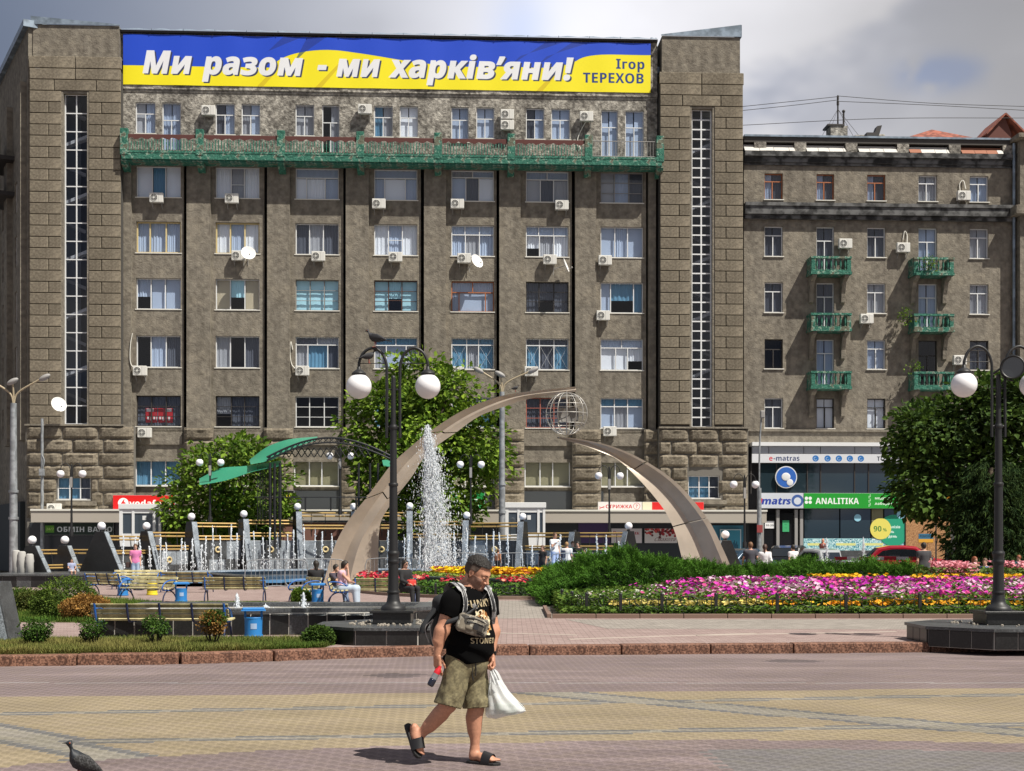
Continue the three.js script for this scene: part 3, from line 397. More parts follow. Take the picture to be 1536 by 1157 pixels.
// ================= NEIGHBOURING BUILDINGS =================
const RB = thing('apartment_building', 'lower grey-brown apartment block on the right with small green balconies and shops below', 'building', FO, TH);
const rw = -0.5, ru = (px, w = rw) => fu(px, w), ry = (py, w = rw) => fy(py, 1300, w);
{
  const cols = [[1147, 1174.5], [1225, 1251.5], [1301, 1328.5], [1378, 1406], [1455, 1483]], R = mulberry(12);
  const rws = [[262, 301], [341, 386], [425, 470], [510, 554], [598, 643]];
  const S = { w2: { t: .3, v: [.48], c: ['D', 'D'] }, wl: { t: .3, v: [.5], c: ['B', 'B'] }, o: { t: .3, v: [.45], c: ['B', 'D'], f: M.orangeWood }, bl: { t: .3, v: [.5], c: ['Ws', 'Ws'], f: M.darkFrame }, dk: { t: .34, v: [.5], c: ['-', '-'], f: M.darkFrame }, g: { t: .3, v: [.46], c: ['G', 'G'] }, b2: { t: .32, v: [.5], c: ['D', 'D'], f: M.darkFrame } };
  const sp = [['o', 'o', 'o', 'g', 'wl'], ['w2', 'w2', 'w2', 'wl', 'g'], ['w2', 'w2', 'g', 'wl', 'g'], ['dk', 'wl', 'wl', 'dk', 'b2'], ['w2', 'bl', 'bl', 'b2', 'g']];
  const holes = []; const items = [];
  rws.forEach(([t, b], r) => cols.forEach(([a, c], i) => { const door = (i === 1 || i === 3) && r > 0 && r < 4; const h = [ru(a), ru(c), door ? ry(b + 24) : ry(b), ry(t)]; holes.push(h); items.push([h, S[sp[r][i]], door]); }));
  const yb = ry(668), yt = ry(250);
  mesh('wall', holed(ru(1116), ru(1531), yb, yt, rw, 0.4, holes), M.plaster, RB);
  for (const [h, s, door] of items) win(RB, ...h, rw - 0.14, { ...s, sill: door ? 0 : 1, sd: 0.22 }, R);
  const a = ru(1116), b = ru(1531), st = std([1, 1, 1], 0.95, { map: noiseMap(512, 4, 0.16, 0.42, 8, 44) });
  mesh('cornice', [bx(a, b, ry(325), ry(313), rw - 0.1, rw + 0.42), bx(a, b, ry(313), ry(308), rw - 0.1, rw + 0.5), bx(a, b, ry(331), ry(325.2), rw - 0.1, rw + 0.26)], st, RB);
  mesh('cornice', [bx(a, b, ry(250), ry(246), rw - 0.3, rw + 0.1), bx(a, b, ry(246), ry(238), rw - 0.3, rw + 0.18), bx(a, b, ry(238), ry(231), rw - 0.3, rw + 0.34)], st, RB);
  mesh('roof_edge', [bx(a, b, ry(216), ry(208.5), rw - 0.6, rw + 0.1)], std([0.07, 0.065, 0.06], 0.9), RB);
  mesh('roof_edge', [bx(a, b, ry(208.3), ry(205.5), rw - 0.7, rw + 0.2), bx(a, b, ry(209), ry(205.5), -12, rw - 0.7)], M.zinc, RB);
  for (const p of [1140, 1200, 1276.5, 1354, 1431.5, 1512]) mesh('parapet_pier', bx(ru(p) - 0.36, ru(p) + 0.36, ry(231), ry(216), rw - 0.3, rw + 0.12), M.roughWall, RB);
  const zl = std([0.55, 0.53, 0.5], 0.6), rr = std([0.3, 0.12, 0.07], 0.8), Z = mulberry(4);
  [[1116, 1191], [1209, 1267], [1287, 1345], [1363, 1422], [1441, 1503]].forEach(([p, q], i) => { let u = ru(p); const e = ru(q); while (u < e - 0.05) { const l = Math.min(0.62 + Z() * 0.3, e - u); mesh('roof_sheet', grid(2, 2, (s, t) => [u + s * l, ry(231) + 0.02 + t * 0.28 + Z() * 0.02, rw + 0.3 - t * 0.25]), i > 2 && Z() < 0.4 ? rr : zl, RB); u += l + 0.02; } mesh('parapet_gap', bx(ru(p), e, ry(224), ry(219), rw - 0.3, rw - 0.1), i === 4 ? rr : zl, RB); });
  mesh('back_wall', [bx(a, b, 0, ry(212), -12.4, -12), bx(a, b, ry(300) , ry(212), rw - 0.7, rw - 0.55)], M.room, RB);
  mesh('string_course', [bx(a, b, ry(648), ry(645), rw - 0.1, rw + 0.12)], M.plaster, RB);
  // small balconies
  const gd_ = patina;
  for (const [x0, x1] of [[1217.5, 1277], [1372, 1431]]) for (const [t, bt] of [[385, 412], [470, 497], [557, 584]]) {
    const w1 = rw + 1.05, u0 = fu(x0, w1), u1 = fu(x1, w1), y1 = fy(t, 1300, w1), y0 = fy(bt, 1300, w1), yf = y0 + 0.28;
    const bal = mesh('balcony', [bx(u0 - 0.04, u1 + 0.04, y0, y0 + 0.16, rw - 0.05, w1 + 0.04), bx(u0, u1, y0 + 0.16, yf, rw, w1)], gd_, RB);
    mesh('balcony_rail', [bx(u0 - 0.03, u1 + 0.03, y1 - 0.13, y1, w1 - 0.16, w1 + 0.03), bx(u0 - 0.03, u0 + 0.14, y1 - 0.13, y1 - 0.002, rw, w1 - 0.16), bx(u1 - 0.14, u1 + 0.03, y1 - 0.13, y1 - 0.002, rw, w1 - 0.16), bx(u0, u0 + 0.24, yf, y1 - 0.13, w1 - 0.16, w1), bx(u1 - 0.24, u1, yf, y1 - 0.13, w1 - 0.16, w1), bx(u0, u0 + 0.1, yf, y1 - 0.13, rw, w1 - 0.16), bx(u1 - 0.1, u1, yf, y1 - 0.13, rw, w1 - 0.16)], gd_, bal);
    const n = 7, pr = lathe([[0.05, 0], [0.05, 0.06], [0.035, 0.1], [0.075, 0.25], [0.04, 0.45], [0.05, 0.5]].map(([r, y]) => [r, y / 0.5 * (y1 - 0.13 - yf)]), 8);
    for (let i = 0; i < n; i++) piece('baluster', pr, gd_, bal, lerp(u0 + 0.34, u1 - 0.34, i / (n - 1)), yf, w1 - 0.08);
    for (const x of [u0 + 0.12, u1 - 0.34]) mesh('balcony_bracket', extrude([[0, 0], [0.95, 0], [0.95, -0.14], [0.5, -0.3], [0.22, -1.0], [0.18, -1.5], [0, -1.6]], 0.22, 0.02).rotateY(-Math.PI / 2).translate(x + 0.22, y0, rw), M.plaster, bal);
  }
  // shop front
  const sw = rw + 0.45, y = (p) => fy(p, 1300, sw), u = (p) => fu(p, sw), u0 = u(1127), u1 = u(1530);
  mesh('shop_ledge', [bx(u0, u1, y(670), y(664.5), rw - 0.2, sw + 0.3)], M.white, RB);
  for (const [p, q] of [[1128, 1152.5], [1153, 1205], [1205.5, 1230], [1230.5, 1281.5], [1282, 1307], [1307.5, 1350], [1350.5, 1400], [1400.5, 1528]]) mesh('facade_panel', bx(u(p) + 0.01, u(q) - 0.01, y(681), y(670.5), sw - 0.1, sw + 0.1), std([0.36, 0.38, 0.42], 0.5), RB);
  const shopGlass = phys([0.02, 0.035, 0.045], 0.06, { clearcoat: 1, clearcoatRoughness: 0.03 });
  mesh('shop_wall', [bx(u0, u1, 0.1, y(670.5), rw - 0.35, rw - 0.2)], M.room, RB);
  mesh('shop_wall', [bx(u(1358), u(1530), 0.1, y(681), sw - 0.3, sw - 0.02)], std([0.12, 0.115, 0.11], 0.9), RB);
  for (const [p, q] of [[1141, 1165], [1165.5, 1211], [1212, 1231], [1232, 1282], [1283, 1303], [1304, 1357]]) mesh('shop_window', bx(u(p) + 0.02, u(q) - 0.02, y(741), y(696), sw - 0.12, sw - 0.08), shopGlass, RB);
  mesh('window_post', [1127, 1165.3, 1211.5, 1231.5, 1282.5, 1303.5, 1357.5].map((p) => bx(u(p) - 0.03, u(p) + 0.03, y(741), y(696), sw - 0.14, sw - 0.03)), M.darkFrame, RB);
  for (const [p, q] of [[1207, 1260], [1261, 1307], [1308, 1326], [1327, 1357]]) mesh('shop_window', bx(u(p) + 0.02, u(q) - 0.02, y(808), y(764), sw - 0.12, sw - 0.08), p === 1308 ? std([0.2, 0.19, 0.1], 0.5) : shopGlass, RB);
  const strip = canvasTex(1024, 128, (x, w, h) => { x.fillStyle = '#9cc9cf'; x.fillRect(0, 0, w, h); const R = mulberry(6); for (let i = 0; i < 1500; i++) { x.fillStyle = ['#3f8fa0', '#e8f2f2', '#2d6f86', '#bfe0e0'][Math.floor(R() * 4)]; x.fillRect(R() * w, R() * h, 5 + R() * 7, 5 + R() * 7); } x.fillStyle = '#d8d98a'; for (const p of [40, 330, 610]) { x.fillRect(p, 50, 200, 26); } });
  mesh('window_film', new THREE.PlaneGeometry(u(1357) - u(1206), y(808) - y(826)).translate((u(1357) + u(1206)) / 2, (y(808) + y(826)) / 2, sw - 0.07), std([1, 1, 1], 0.5, { map: strip }), RB, true);
  mesh('shop_base', bx(u(1206), u(1358), 0.1, y(826), sw - 0.3, sw + 0.04), M.granMid, RB);
  mesh('window_sticker', new THREE.CircleGeometry(0.95, 32).translate(u(1341), y(796), sw - 0.05), std([1, 1, 1], 0.5, { map: canvasTex(256, 256, (x) => { x.fillStyle = '#1f9a78'; x.fillRect(0, 0, 256, 256); x.fillStyle = '#e6f5ee'; x.font = 'bold 30px sans-serif'; x.fillText('аналізів', 60, 110); x.fillText('день', 60, 148); x.fillText('у день', 60, 186); }) }), RB, true);
  mesh('window_sticker', new THREE.CircleGeometry(0.64, 32).translate(u(1321.5), y(793.5), sw - 0.04), std([1, 1, 1], 0.5, { map: canvasTex(256, 256, (x) => { x.fillStyle = '#e3d765'; x.fillRect(0, 0, 256, 256); x.fillStyle = '#3f7d3a'; x.font = 'bold 92px sans-serif'; x.fillText('90', 40, 160); x.font = 'bold 54px sans-serif'; x.fillText('%', 156, 160); }) }), RB, true);
  for (const [p, q, r] of [[1287, 777, .22], [1352, 772, .26]]) mesh('window_sticker', new THREE.CircleGeometry(r, 20).translate(u(p), y(q), sw - 0.045), std([0.3, 0.6, 0.75], 0.5), RB);
  // entrance
  mesh('shop_door', [bx(u(1146), u(1165), 0.1, y(772), sw - 0.3, sw - 0.2), bx(u(1170), u(1193), 0.1, y(770), sw - 0.3, sw - 0.2)], std([0.012, 0.013, 0.015], 0.15), RB);
  mesh('door_frame', [1144, 1167.5, 1195, 1203].map((p) => bx(u(p) - 0.09, u(p) + 0.09, 0.1, y(765), sw - 0.25, sw - 0.05)), M.greyFrame, RB);
  const note = (p0, p1, q0, q1, col, lines) => mesh('door_notice', new THREE.PlaneGeometry(u(p1) - u(p0), y(q0) - y(q1)).translate((u(p0) + u(p1)) / 2, (y(q0) + y(q1)) / 2, sw - 0.17), std([1, 1, 1], 0.6, { map: canvasTex(128, 128, (x) => { x.fillStyle = col; x.fillRect(0, 0, 128, 128); x.fillStyle = col === '#e8e8ea' ? '#222' : '#0d3f2c'; lines.forEach(([t, s, yy]) => { x.font = 'bold ' + s + 'px sans-serif'; x.textAlign = 'center'; x.fillText(t, 64, yy); }); }) }), RB, true);
  note(1148.5, 1162.5, 782, 793, '#e8e8ea', [['10-20', 44, 90]]); note(1175, 1185, 781, 798, '#3da86e', [['___', 40, 40], ['___', 40, 80]]);
  const osb = std([1, 1, 1], 0.85, { map: tex(512, 2, (q, r, fb) => { const s = h3(Math.floor(q * 60 + fb(q, r, 8, 3) * 6), Math.floor(r * 90 + fb(q, r, 9, 1) * 8), 3); return mix3([0.5, 0.34, 0.21], [0.78, 0.6, 0.42], s); }) });
  [[1359, 1391], [1391.6, 1426]].forEach(([p, q]) => mesh('chipboard_panel', bx(u(p), u(q), 0.1, y(764.5), sw - 0.02, sw + 0.02), osb, RB));
  mesh('wall_notice', new THREE.PlaneGeometry(u(1400) - u(1378), y(801) - y(814)).translate(u(1389), y(807.5), sw + 0.03), std([1, 1, 1], 0.7, { map: canvasTex(128, 64, (x) => { x.fillStyle = '#2a6a8a'; x.fillRect(0, 0, 128, 38); x.fillStyle = '#d59b2c'; x.fillRect(0, 38, 128, 26); x.fillStyle = '#123'; x.font = 'bold 26px sans-serif'; x.fillText('РЕМОНТ'.slice(0, 6), 8, 28); }) }), RB, true);
  for (const [n, g] of roomList.values()) mesh('room', g, M.room, n); roomList.clear();
}
// ---- signs on the shops ----
function sign(name, label, x0, x1, y0, y1, w, depth, pxw, draw, ref = 1300) {
  const a = fu(x0, w), b = fu(x1, w), t = fy(y0, ref, w), l = fy(y1, ref, w), W_ = b - a, H_ = t - l, p = facP((a + b) / 2, (t + l) / 2, w - depth);
  const o = thing(name, label, 'sign', p, TH);
  mesh('sign_box', rbox(W_, H_, depth, 0.02, 0, 0, depth / 2 - 0.006), std([0.4, 0.4, 0.42], 0.6), o);
  mesh('sign_face', new THREE.PlaneGeometry(W_ - 0.02, H_ - 0.02).translate(0, 0, depth + 0.002), phys([1, 1, 1], 0.45, { map: canvasTex(pxw, Math.round(pxw * H_ / W_), draw) }), o, true);
  return o;
}
const txt = (x, s, px, py, font, col, o = {}) => { x.save(); x.translate(px, py); if (o.skew) x.transform(1, 0, o.skew, 1, 0, 0); if (o.sx) x.scale(o.sx, 1); x.font = font; x.textBaseline = 'middle'; x.textAlign = o.align ?? 'left'; if (o.stroke) { x.lineWidth = o.stroke; x.strokeStyle = col; x.strokeText(s, 0, 0); } x.fillStyle = col; x.fillText(s, 0, 0); x.restore(); };
const sw = rw + 0.55;
sign('shop_sign', 'long white fascia sign with blue round icons above the mattress shop', 1128, 1420, 681.5, 695, sw + 0.08, 0.15, 2048, (x, w, h) => {
  x.fillStyle = '#d3d5da'; x.fillRect(0, 0, w, h); const k = w / 292;
  txt(x, 'e', 25 * k, h * 0.5, `bold ${h * 0.8}px sans-serif`, '#cc2030'); txt(x, '-matras', 31.6 * k, h * 0.5, `bold ${h * 0.8}px sans-serif`, '#2b3a66');
  for (const p of [95, 113, 130, 146.5, 163]) { x.fillStyle = '#2a6fb5'; x.beginPath(); x.arc(p * k, h * 0.5, h * 0.36, 0, 7); x.fill(); x.strokeStyle = '#e8eef5'; x.lineWidth = 3; x.beginPath(); x.arc(p * k, h * 0.52, h * 0.17, 0.4, 5); x.stroke(); }
  txt(x, 'ТОРГОВИЙ', 187 * k, h * 0.5, `bold ${h * 0.72}px sans-serif`, '#333a48'); x.fillStyle = '#8a8d95'; x.fillRect(69.5 * k, 0, 2, h);
});
sign('shop_sign', 'white shop sign with slanted blue lettering over the entrance', 1142, 1205.5, 740, 763, sw + 0.1, 0.3, 512, (x, w, h) => { x.fillStyle = '#c9ced8'; x.fillRect(0, 0, w, h); x.fillStyle = '#c22'; x.beginPath(); x.arc(-6, h * .5, 30, 0, 7); x.fill(); txt(x, 'matr', 2, h * 0.53, `bold ${h * 0.62}px sans-serif`, '#233f9c', { skew: -0.2, sx: 1.15, stroke: 5 }); txt(x, 's', w * 0.6, h * 0.53, `bold ${h * 0.6}px sans-serif`, '#233f9c', { skew: -0.2, stroke: 5 }); x.fillStyle = '#3f5f9f'; x.beginPath(); x.arc(w * 0.86, h * .5, h * 0.4, 0, 7); x.fill(); x.fillStyle = '#cfd6e2'; x.beginPath(); x.arc(w * 0.86, h * .52, h * 0.24, 0, 7); x.fill(); });
sign('shop_sign', 'green laboratory sign with large white letters', 1206, 1358, 740, 763, sw + 0.12, 0.3, 1024, (x, w, h) => {
  x.fillStyle = '#1d9a2e'; x.fillRect(0, 0, w, h); x.fillStyle = '#f2f6f2'; for (const [i, j] of [[0, 0], [1, 0], [0, 1], [1, 1]]) { x.beginPath(); x.arc(24 + i * 38, h * 0.34 + j * 40, 17, 0, 7); x.fill(); } x.fillStyle = '#1d9a2e'; x.fillRect(37, h * .34 + 13, 12, 14);
  txt(x, 'ANALITIKA', 116, h * 0.52, `bold ${h * 0.56}px sans-serif`, '#f4f7f4', { sx: 0.98 }); x.fillStyle = '#bfe3c0'; for (let i = 0; i < 9; i++) for (let j = 0; j < 2; j++) if ((i + j) % 3) x.fillRect(654 + j * 12, 12 + i * (h - 24) / 9, 9, (h - 24) / 12);
  txt(x, 'медична', 716, h * 0.32, `bold ${h * 0.25}px sans-serif`, '#e6f2e6'); txt(x, 'лабораторія', 716, h * 0.68, `bold ${h * 0.25}px sans-serif`, '#e6f2e6', { sx: 1.15 });
});
sign('shop_sign', 'orange sign half behind the tree above the chipboard wall', 1359, 1440, 741, 764, sw + 0.06, 0.2, 512, (x, w, h) => { x.fillStyle = '#d58a18'; x.fillRect(0, 0, w, h); x.fillStyle = '#b3161f'; x.beginPath(); x.arc(64, h * .35, 50, 0, 7); x.fill(); txt(x, 'є', 44, h * .35, 'bold 70px sans-serif', '#eee'); txt(x, 'НІЙ', 250, h * .6, 'bold 80px sans-serif', '#f0e6d0'); });
{ const p = facP(fu(1179.5, sw), fy(716, 1179, sw), sw - 0.05), o = thing('round_sign', 'round blue and white sign on the upper shop window', 'sign', p, TH); mesh('sign_rim', new THREE.CylinderGeometry(0.66, 0.66, 0.1, 40).rotateX(Math.PI / 2), M.white, o); mesh('sign_face', new THREE.CylinderGeometry(0.6, 0.6, 0.02, 40).rotateX(Math.PI / 2).translate(0, 0, 0.055), std([0.03, 0.13, 0.48], 0.4), o); mesh('sign_emblem', [ball(0.27, 0, 0, 0).scale(1, 0.9, 0.1).translate(-0.02, 0.02, 0.075), ball(0.2, 0, 0, 0).scale(1, 1, 0.1).translate(0.22, -0.32, 0.075)], M.white, o); }
const z5 = 0.55;
sign('shop_sign', 'red mobile-phone shop sign behind the small tree', 169, 262, 743, 767, z5, 0.25, 1024, (x, w, h) => { x.fillStyle = '#d21414'; x.fillRect(0, 0, w, h); x.fillStyle = '#f2eeee'; x.beginPath(); x.arc(170, h * 0.5, h * 0.33, 0, 7); x.fill(); x.fillStyle = '#d21414'; x.beginPath(); x.arc(172, h * .57, h * 0.15, 0, 7); x.fill(); x.beginPath(); x.moveTo(172 - h * .15, h * .55); x.quadraticCurveTo(165, h * .3, 190, h * 0.24); x.lineTo(180, h * .45); x.fill(); txt(x, 'vodafone', 270, h * 0.52, `bold ${h * 0.55}px sans-serif`, '#f2eeee', { sx: 1.1 }); txt(x, 'р.', 880, h * .52, `bold ${h * .5}px sans-serif`, '#f2eeee'); }, 237);
sign('shop_sign', 'dark green currency exchange sign with white letters under the canopy', 66, 170, 785, 803, 0.5, 0.12, 1024, (x, w, h) => { x.fillStyle = '#0c2a20'; x.fillRect(0, 0, w, h); x.fillStyle = '#5c9a2e'; x.fillRect(14, h * .2, 130, h * .6); txt(x, '24/7', 26, h * .5, 'bold 56px sans-serif', '#b8d67a'); txt(x, 'ОБМІН ВАЛЮТ', 180, h * 0.53, `bold ${h * 0.62}px sans-serif`, '#dfe6ec', { sx: 1.12 }); }, 237);
sign('shop_sign', 'green shop sign with pale letters behind the big fountain jet', 668, 727, 738, 765, 0.5, 0.2, 512, (x, w, h) => { x.fillStyle = '#14803c'; x.fillRect(0, 0, w, h); txt(x, 'БАРД', 120, h * 0.56, `bold ${h * 0.46}px sans-serif`, '#cfe0d2', { sx: 1.15 }); }, 640);
sign('shop_sign', 'white hairdresser sign with red lettering and a round emblem', 897, 963, 753, 766, 0.5, 0.2, 1024, (x, w, h) => { x.fillStyle = '#d8d4d2'; x.fillRect(0, 0, w, h); txt(x, 'СТРИЖКА', 170, h * 0.55, `bold ${h * 0.6}px sans-serif`, '#b81d22', { sx: 1.1 }); x.strokeStyle = '#b81d22'; x.lineWidth = 14; x.beginPath(); x.moveTo(20, h * .6); x.lineTo(150, h * .72); x.moveTo(20, h * .85); x.lineTo(150, h * .5); x.stroke(); x.lineWidth = 10; x.beginPath(); x.arc(905, h * .5, h * .38, 0, 7); x.stroke(); txt(x, '?', 878, h * .52, `bold ${h * .55}px sans-serif`, '#b81d22'); }, 900);
sign('shop_sign', 'plain red and cream sign strip beside the hairdresser sign', 963.5, 1056, 753, 765.5, 0.48, 0.18, 512, (x, w, h) => { x.fillStyle = '#c91c1c'; x.fillRect(0, 0, w, h); x.fillStyle = '#d8d2b8'; x.fillRect(0, 0, 80, h); }, 900);
sign('poster', 'white poster with red lettering behind the fountain rail, next to the lamp post', 917, 963, 793, 815, 0.6, 0.06, 256, (x, w, h) => { x.fillStyle = '#d8cfd2'; x.fillRect(0, 0, w, h); txt(x, 'Вишиванк', 12, h * .3, 'bold 40px serif', '#a02030'); txt(x, 'ТКА', 90, h * .72, 'bold 56px sans-serif', '#a02030'); }, 900);
sign('poster', 'wide poster of red flowers with brown script by the left leg of the lower arch', 967, 1016, 793, 815, 0.6, 0.06, 256, (x, w, h) => { x.fillStyle = '#d9d2cf'; x.fillRect(0, 0, w, h); const R = mulberry(3); for (let i = 0; i < 60; i++) { x.fillStyle = ['#9c1520', '#c44', '#5a1015'][i % 3]; x.beginPath(); x.arc(R() * w, R() * R() * h * .7, 6 + R() * 7, 0, 7); x.fill(); } x.transform(1, 0, -0.3, 1, 0, 0); txt(x, 'Смакота', 100, h * .75, 'italic 40px serif', '#5a2a22'); }, 900);
sign('poster', 'light blue poster with a dark city drawing beside the stone pylon', 1080, 1112, 794, 830, 0.6, 0.06, 256, (x, w, h) => { x.fillStyle = '#3f93ad'; x.fillRect(0, 0, w, h); x.strokeStyle = '#cfe3ea'; x.lineWidth = 14; x.strokeRect(4, 4, w - 8, h - 8); x.fillStyle = '#10324a'; for (let i = 0; i < 9; i++) x.fillRect(100 + i * 14, h * .45 + (i * 37 % 60), 9, 90); }, 1100);
sign('shop_sign', 'small dark board with yellow letters between the pavilion and the window', 414, 441, 736, 752, 0.2, 0.1, 256, (x, w, h) => { x.fillStyle = '#15130e'; x.fillRect(0, 0, w, h); txt(x, 'ВА', 100, h * .5, 'bold 110px sans-serif', '#d8c024'); }, 430);
// ---- the big banner ----
{
  const w = wp + 0.14, a = fu(184.5, w), b = fu(976, w), y0 = 28.98, y1 = 31.95;
  const o = thing('banner', 'long blue and yellow banner with white lettering under the roof edge', 'banner', facP((a + b) / 2, (y0 + y1) / 2, w), TH);
  const W_ = b - a, H_ = y1 - y0;
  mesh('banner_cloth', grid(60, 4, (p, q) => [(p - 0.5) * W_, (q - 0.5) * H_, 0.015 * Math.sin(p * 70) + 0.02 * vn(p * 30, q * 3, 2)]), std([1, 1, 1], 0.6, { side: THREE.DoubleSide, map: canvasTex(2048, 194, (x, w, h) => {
    x.fillStyle = '#0f45c8'; x.fillRect(0, 0, w, h); x.fillStyle = '#f2e30c';
    x.beginPath(); x.moveTo(0, h); x.lineTo(0, h * 0.62); x.lineTo(w * 0.275, h * 0.62); x.bezierCurveTo(w * .3, h * .3, w * .36, h * .2, w * .42, h * .27); x.bezierCurveTo(w * .52, h * .4, w * .6, h * .6, w * .7, h * .52); x.bezierCurveTo(w * .76, h * .5, w * .82, h * .62, w * .86, h * .36); x.bezierCurveTo(w * .88, h * .22, w * .92, h * .24, w, h * .24); x.lineTo(w, h); x.fill();
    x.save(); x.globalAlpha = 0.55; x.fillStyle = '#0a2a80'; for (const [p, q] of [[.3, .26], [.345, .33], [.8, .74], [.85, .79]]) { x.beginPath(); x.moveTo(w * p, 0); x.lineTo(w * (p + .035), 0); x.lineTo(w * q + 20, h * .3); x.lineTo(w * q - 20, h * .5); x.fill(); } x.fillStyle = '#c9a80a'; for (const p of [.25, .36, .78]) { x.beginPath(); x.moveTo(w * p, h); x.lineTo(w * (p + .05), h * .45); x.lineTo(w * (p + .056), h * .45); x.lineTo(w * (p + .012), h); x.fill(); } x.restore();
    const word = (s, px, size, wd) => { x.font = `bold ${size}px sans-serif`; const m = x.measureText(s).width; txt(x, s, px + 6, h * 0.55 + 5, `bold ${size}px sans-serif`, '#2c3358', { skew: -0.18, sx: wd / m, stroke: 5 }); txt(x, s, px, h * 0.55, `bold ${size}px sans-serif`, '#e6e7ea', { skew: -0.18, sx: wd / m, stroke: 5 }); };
    const k = w / 791, L = (p) => (p - 184.5) * k;
    word('Ми', L(213), 118, 74 * k); word('разом', L(303), 118, 149 * k); word('-', L(473), 118, 14 * k); word('ми', L(501), 118, 66 * k); word('харків’яни!', L(583), 118, 274 * k);
    txt(x, 'Ігор', L(922), h * .43, 'bold 54px sans-serif', '#16367e', { sx: 1.06 }); txt(x, 'ТЕРЕХОВ', L(872), h * .72, 'bold 54px sans-serif', '#16367e', { sx: 1.05 });
  }) }), o, true);
  const eye = []; for (let i = 0; i <= 60; i++) eye.push(rod([-W_ / 2 + i * W_ / 60, H_ / 2 - 0.02, 0], [-W_ / 2 + i * W_ / 60, H_ / 2 + 0.14, -0.08], 0.012, 4)); tag(mesh('lacing', eye, M.greyFrame, o), null, null, null, 'stuff');
}
// ---- left wing seen along its shaded side ----
{
  const c0 = U(42, 800, 78.0), c1 = U(-90, 800, 119), L = Math.hypot(c1.x - c0.x, c1.z - c0.z), an = Math.atan2(-(c1.z - c0.z), c1.x - c0.x);
  const o = thing('side_wing', 'shaded side wing of the block going back along the left street', 'building', [c0.x, 0, c0.z], an);   // local x runs away along the wall, +z faces away from the square
  const s = -1, hgt = 32.1, hs = [], R = mulberry(51), fl = [23.2, 19.9, 16.5, 13.1, 9.7];
  const wins = []; for (let i = 0; i < 7; i++) for (const y of fl) wins.push([3 + i * 5.2, 4.9 + i * 5.2, y - 1, y + 0.9]);
  mesh('wall', holed(0, L, 0, hgt, 0, 0.4, wins).translate(0, 0, 0.4), M.plaster, o);
  mesh('roof_edge', [bx(-0.2, L, hgt, hgt + 0.4, -0.3, 1)], M.zinc, o);
  for (const [a, b, c, d] of wins) { const m = mesh('window', [bx(a, b, c, c + 0.06, 0.1, 0.17), bx(a, b, d - 0.06, d, 0.1, 0.17), bx(a, a + 0.06, c + 0.06, d - 0.06, 0.1, 0.17), bx(b - 0.06, b, c + 0.06, d - 0.06, 0.1, 0.17)], M.white, o); piece('pane', PLANE, M.glass, m, (a + b) / 2, (c + d) / 2, 0.14, b - a - 0.1, d - c - 0.1); }
  mesh('room', bx(0, L, 0, hgt - 0.5, 3.4, 3.6), M.room, o);
  mesh('pilaster', Array.from({ length: 8 }, (_, i) => bx(0.6 + i * 5.2, 1.8 + i * 5.2, 8, hgt - 3, -0.35, 0)), M.plaster, o);
  for (const y of [23.4, 25.6]) for (let i = 0; i < 3; i++) { const b = mesh('balcony', [bx(5 + i * 7, 9 + i * 7, y, y + 0.25, -1.3, 0), bx(5 + i * 7, 9 + i * 7, y + 0.25, y + 1.2, -1.3, -1.2)], M.darkFrame, o); }
  mesh('shop_window', bx(1, L, 0.2, 4.4, -0.3, 0), std([0.015, 0.02, 0.022], 0.7), o);
}
// next house to the right, standing proud of the street line
{
  const o = thing('corner_house', 'dark neighbouring house at the right picture edge with a drain pipe', 'building', FO, TH);
  const a = fu(1531, 0.3), y1 = fy(204, 1530);
  mesh('wall', bx(a, a + 14, 0, y1, -12, 0.25), M.plaster, o); mesh('eaves', [bx(a - 0.35, a + 14, fy(212, 1530), fy(206, 1530), -1, 0.9), bx(a - 0.45, a + 14, fy(325, 1530), fy(312, 1530), -0.4, 0.8)], M.plaster, o);
  mesh('drain_pipe', [rod([a - 0.18, 0.3, -0.2], [a - 0.18, y1 - 0.4, -0.2], 0.09, 10)], M.zinc, o);
}
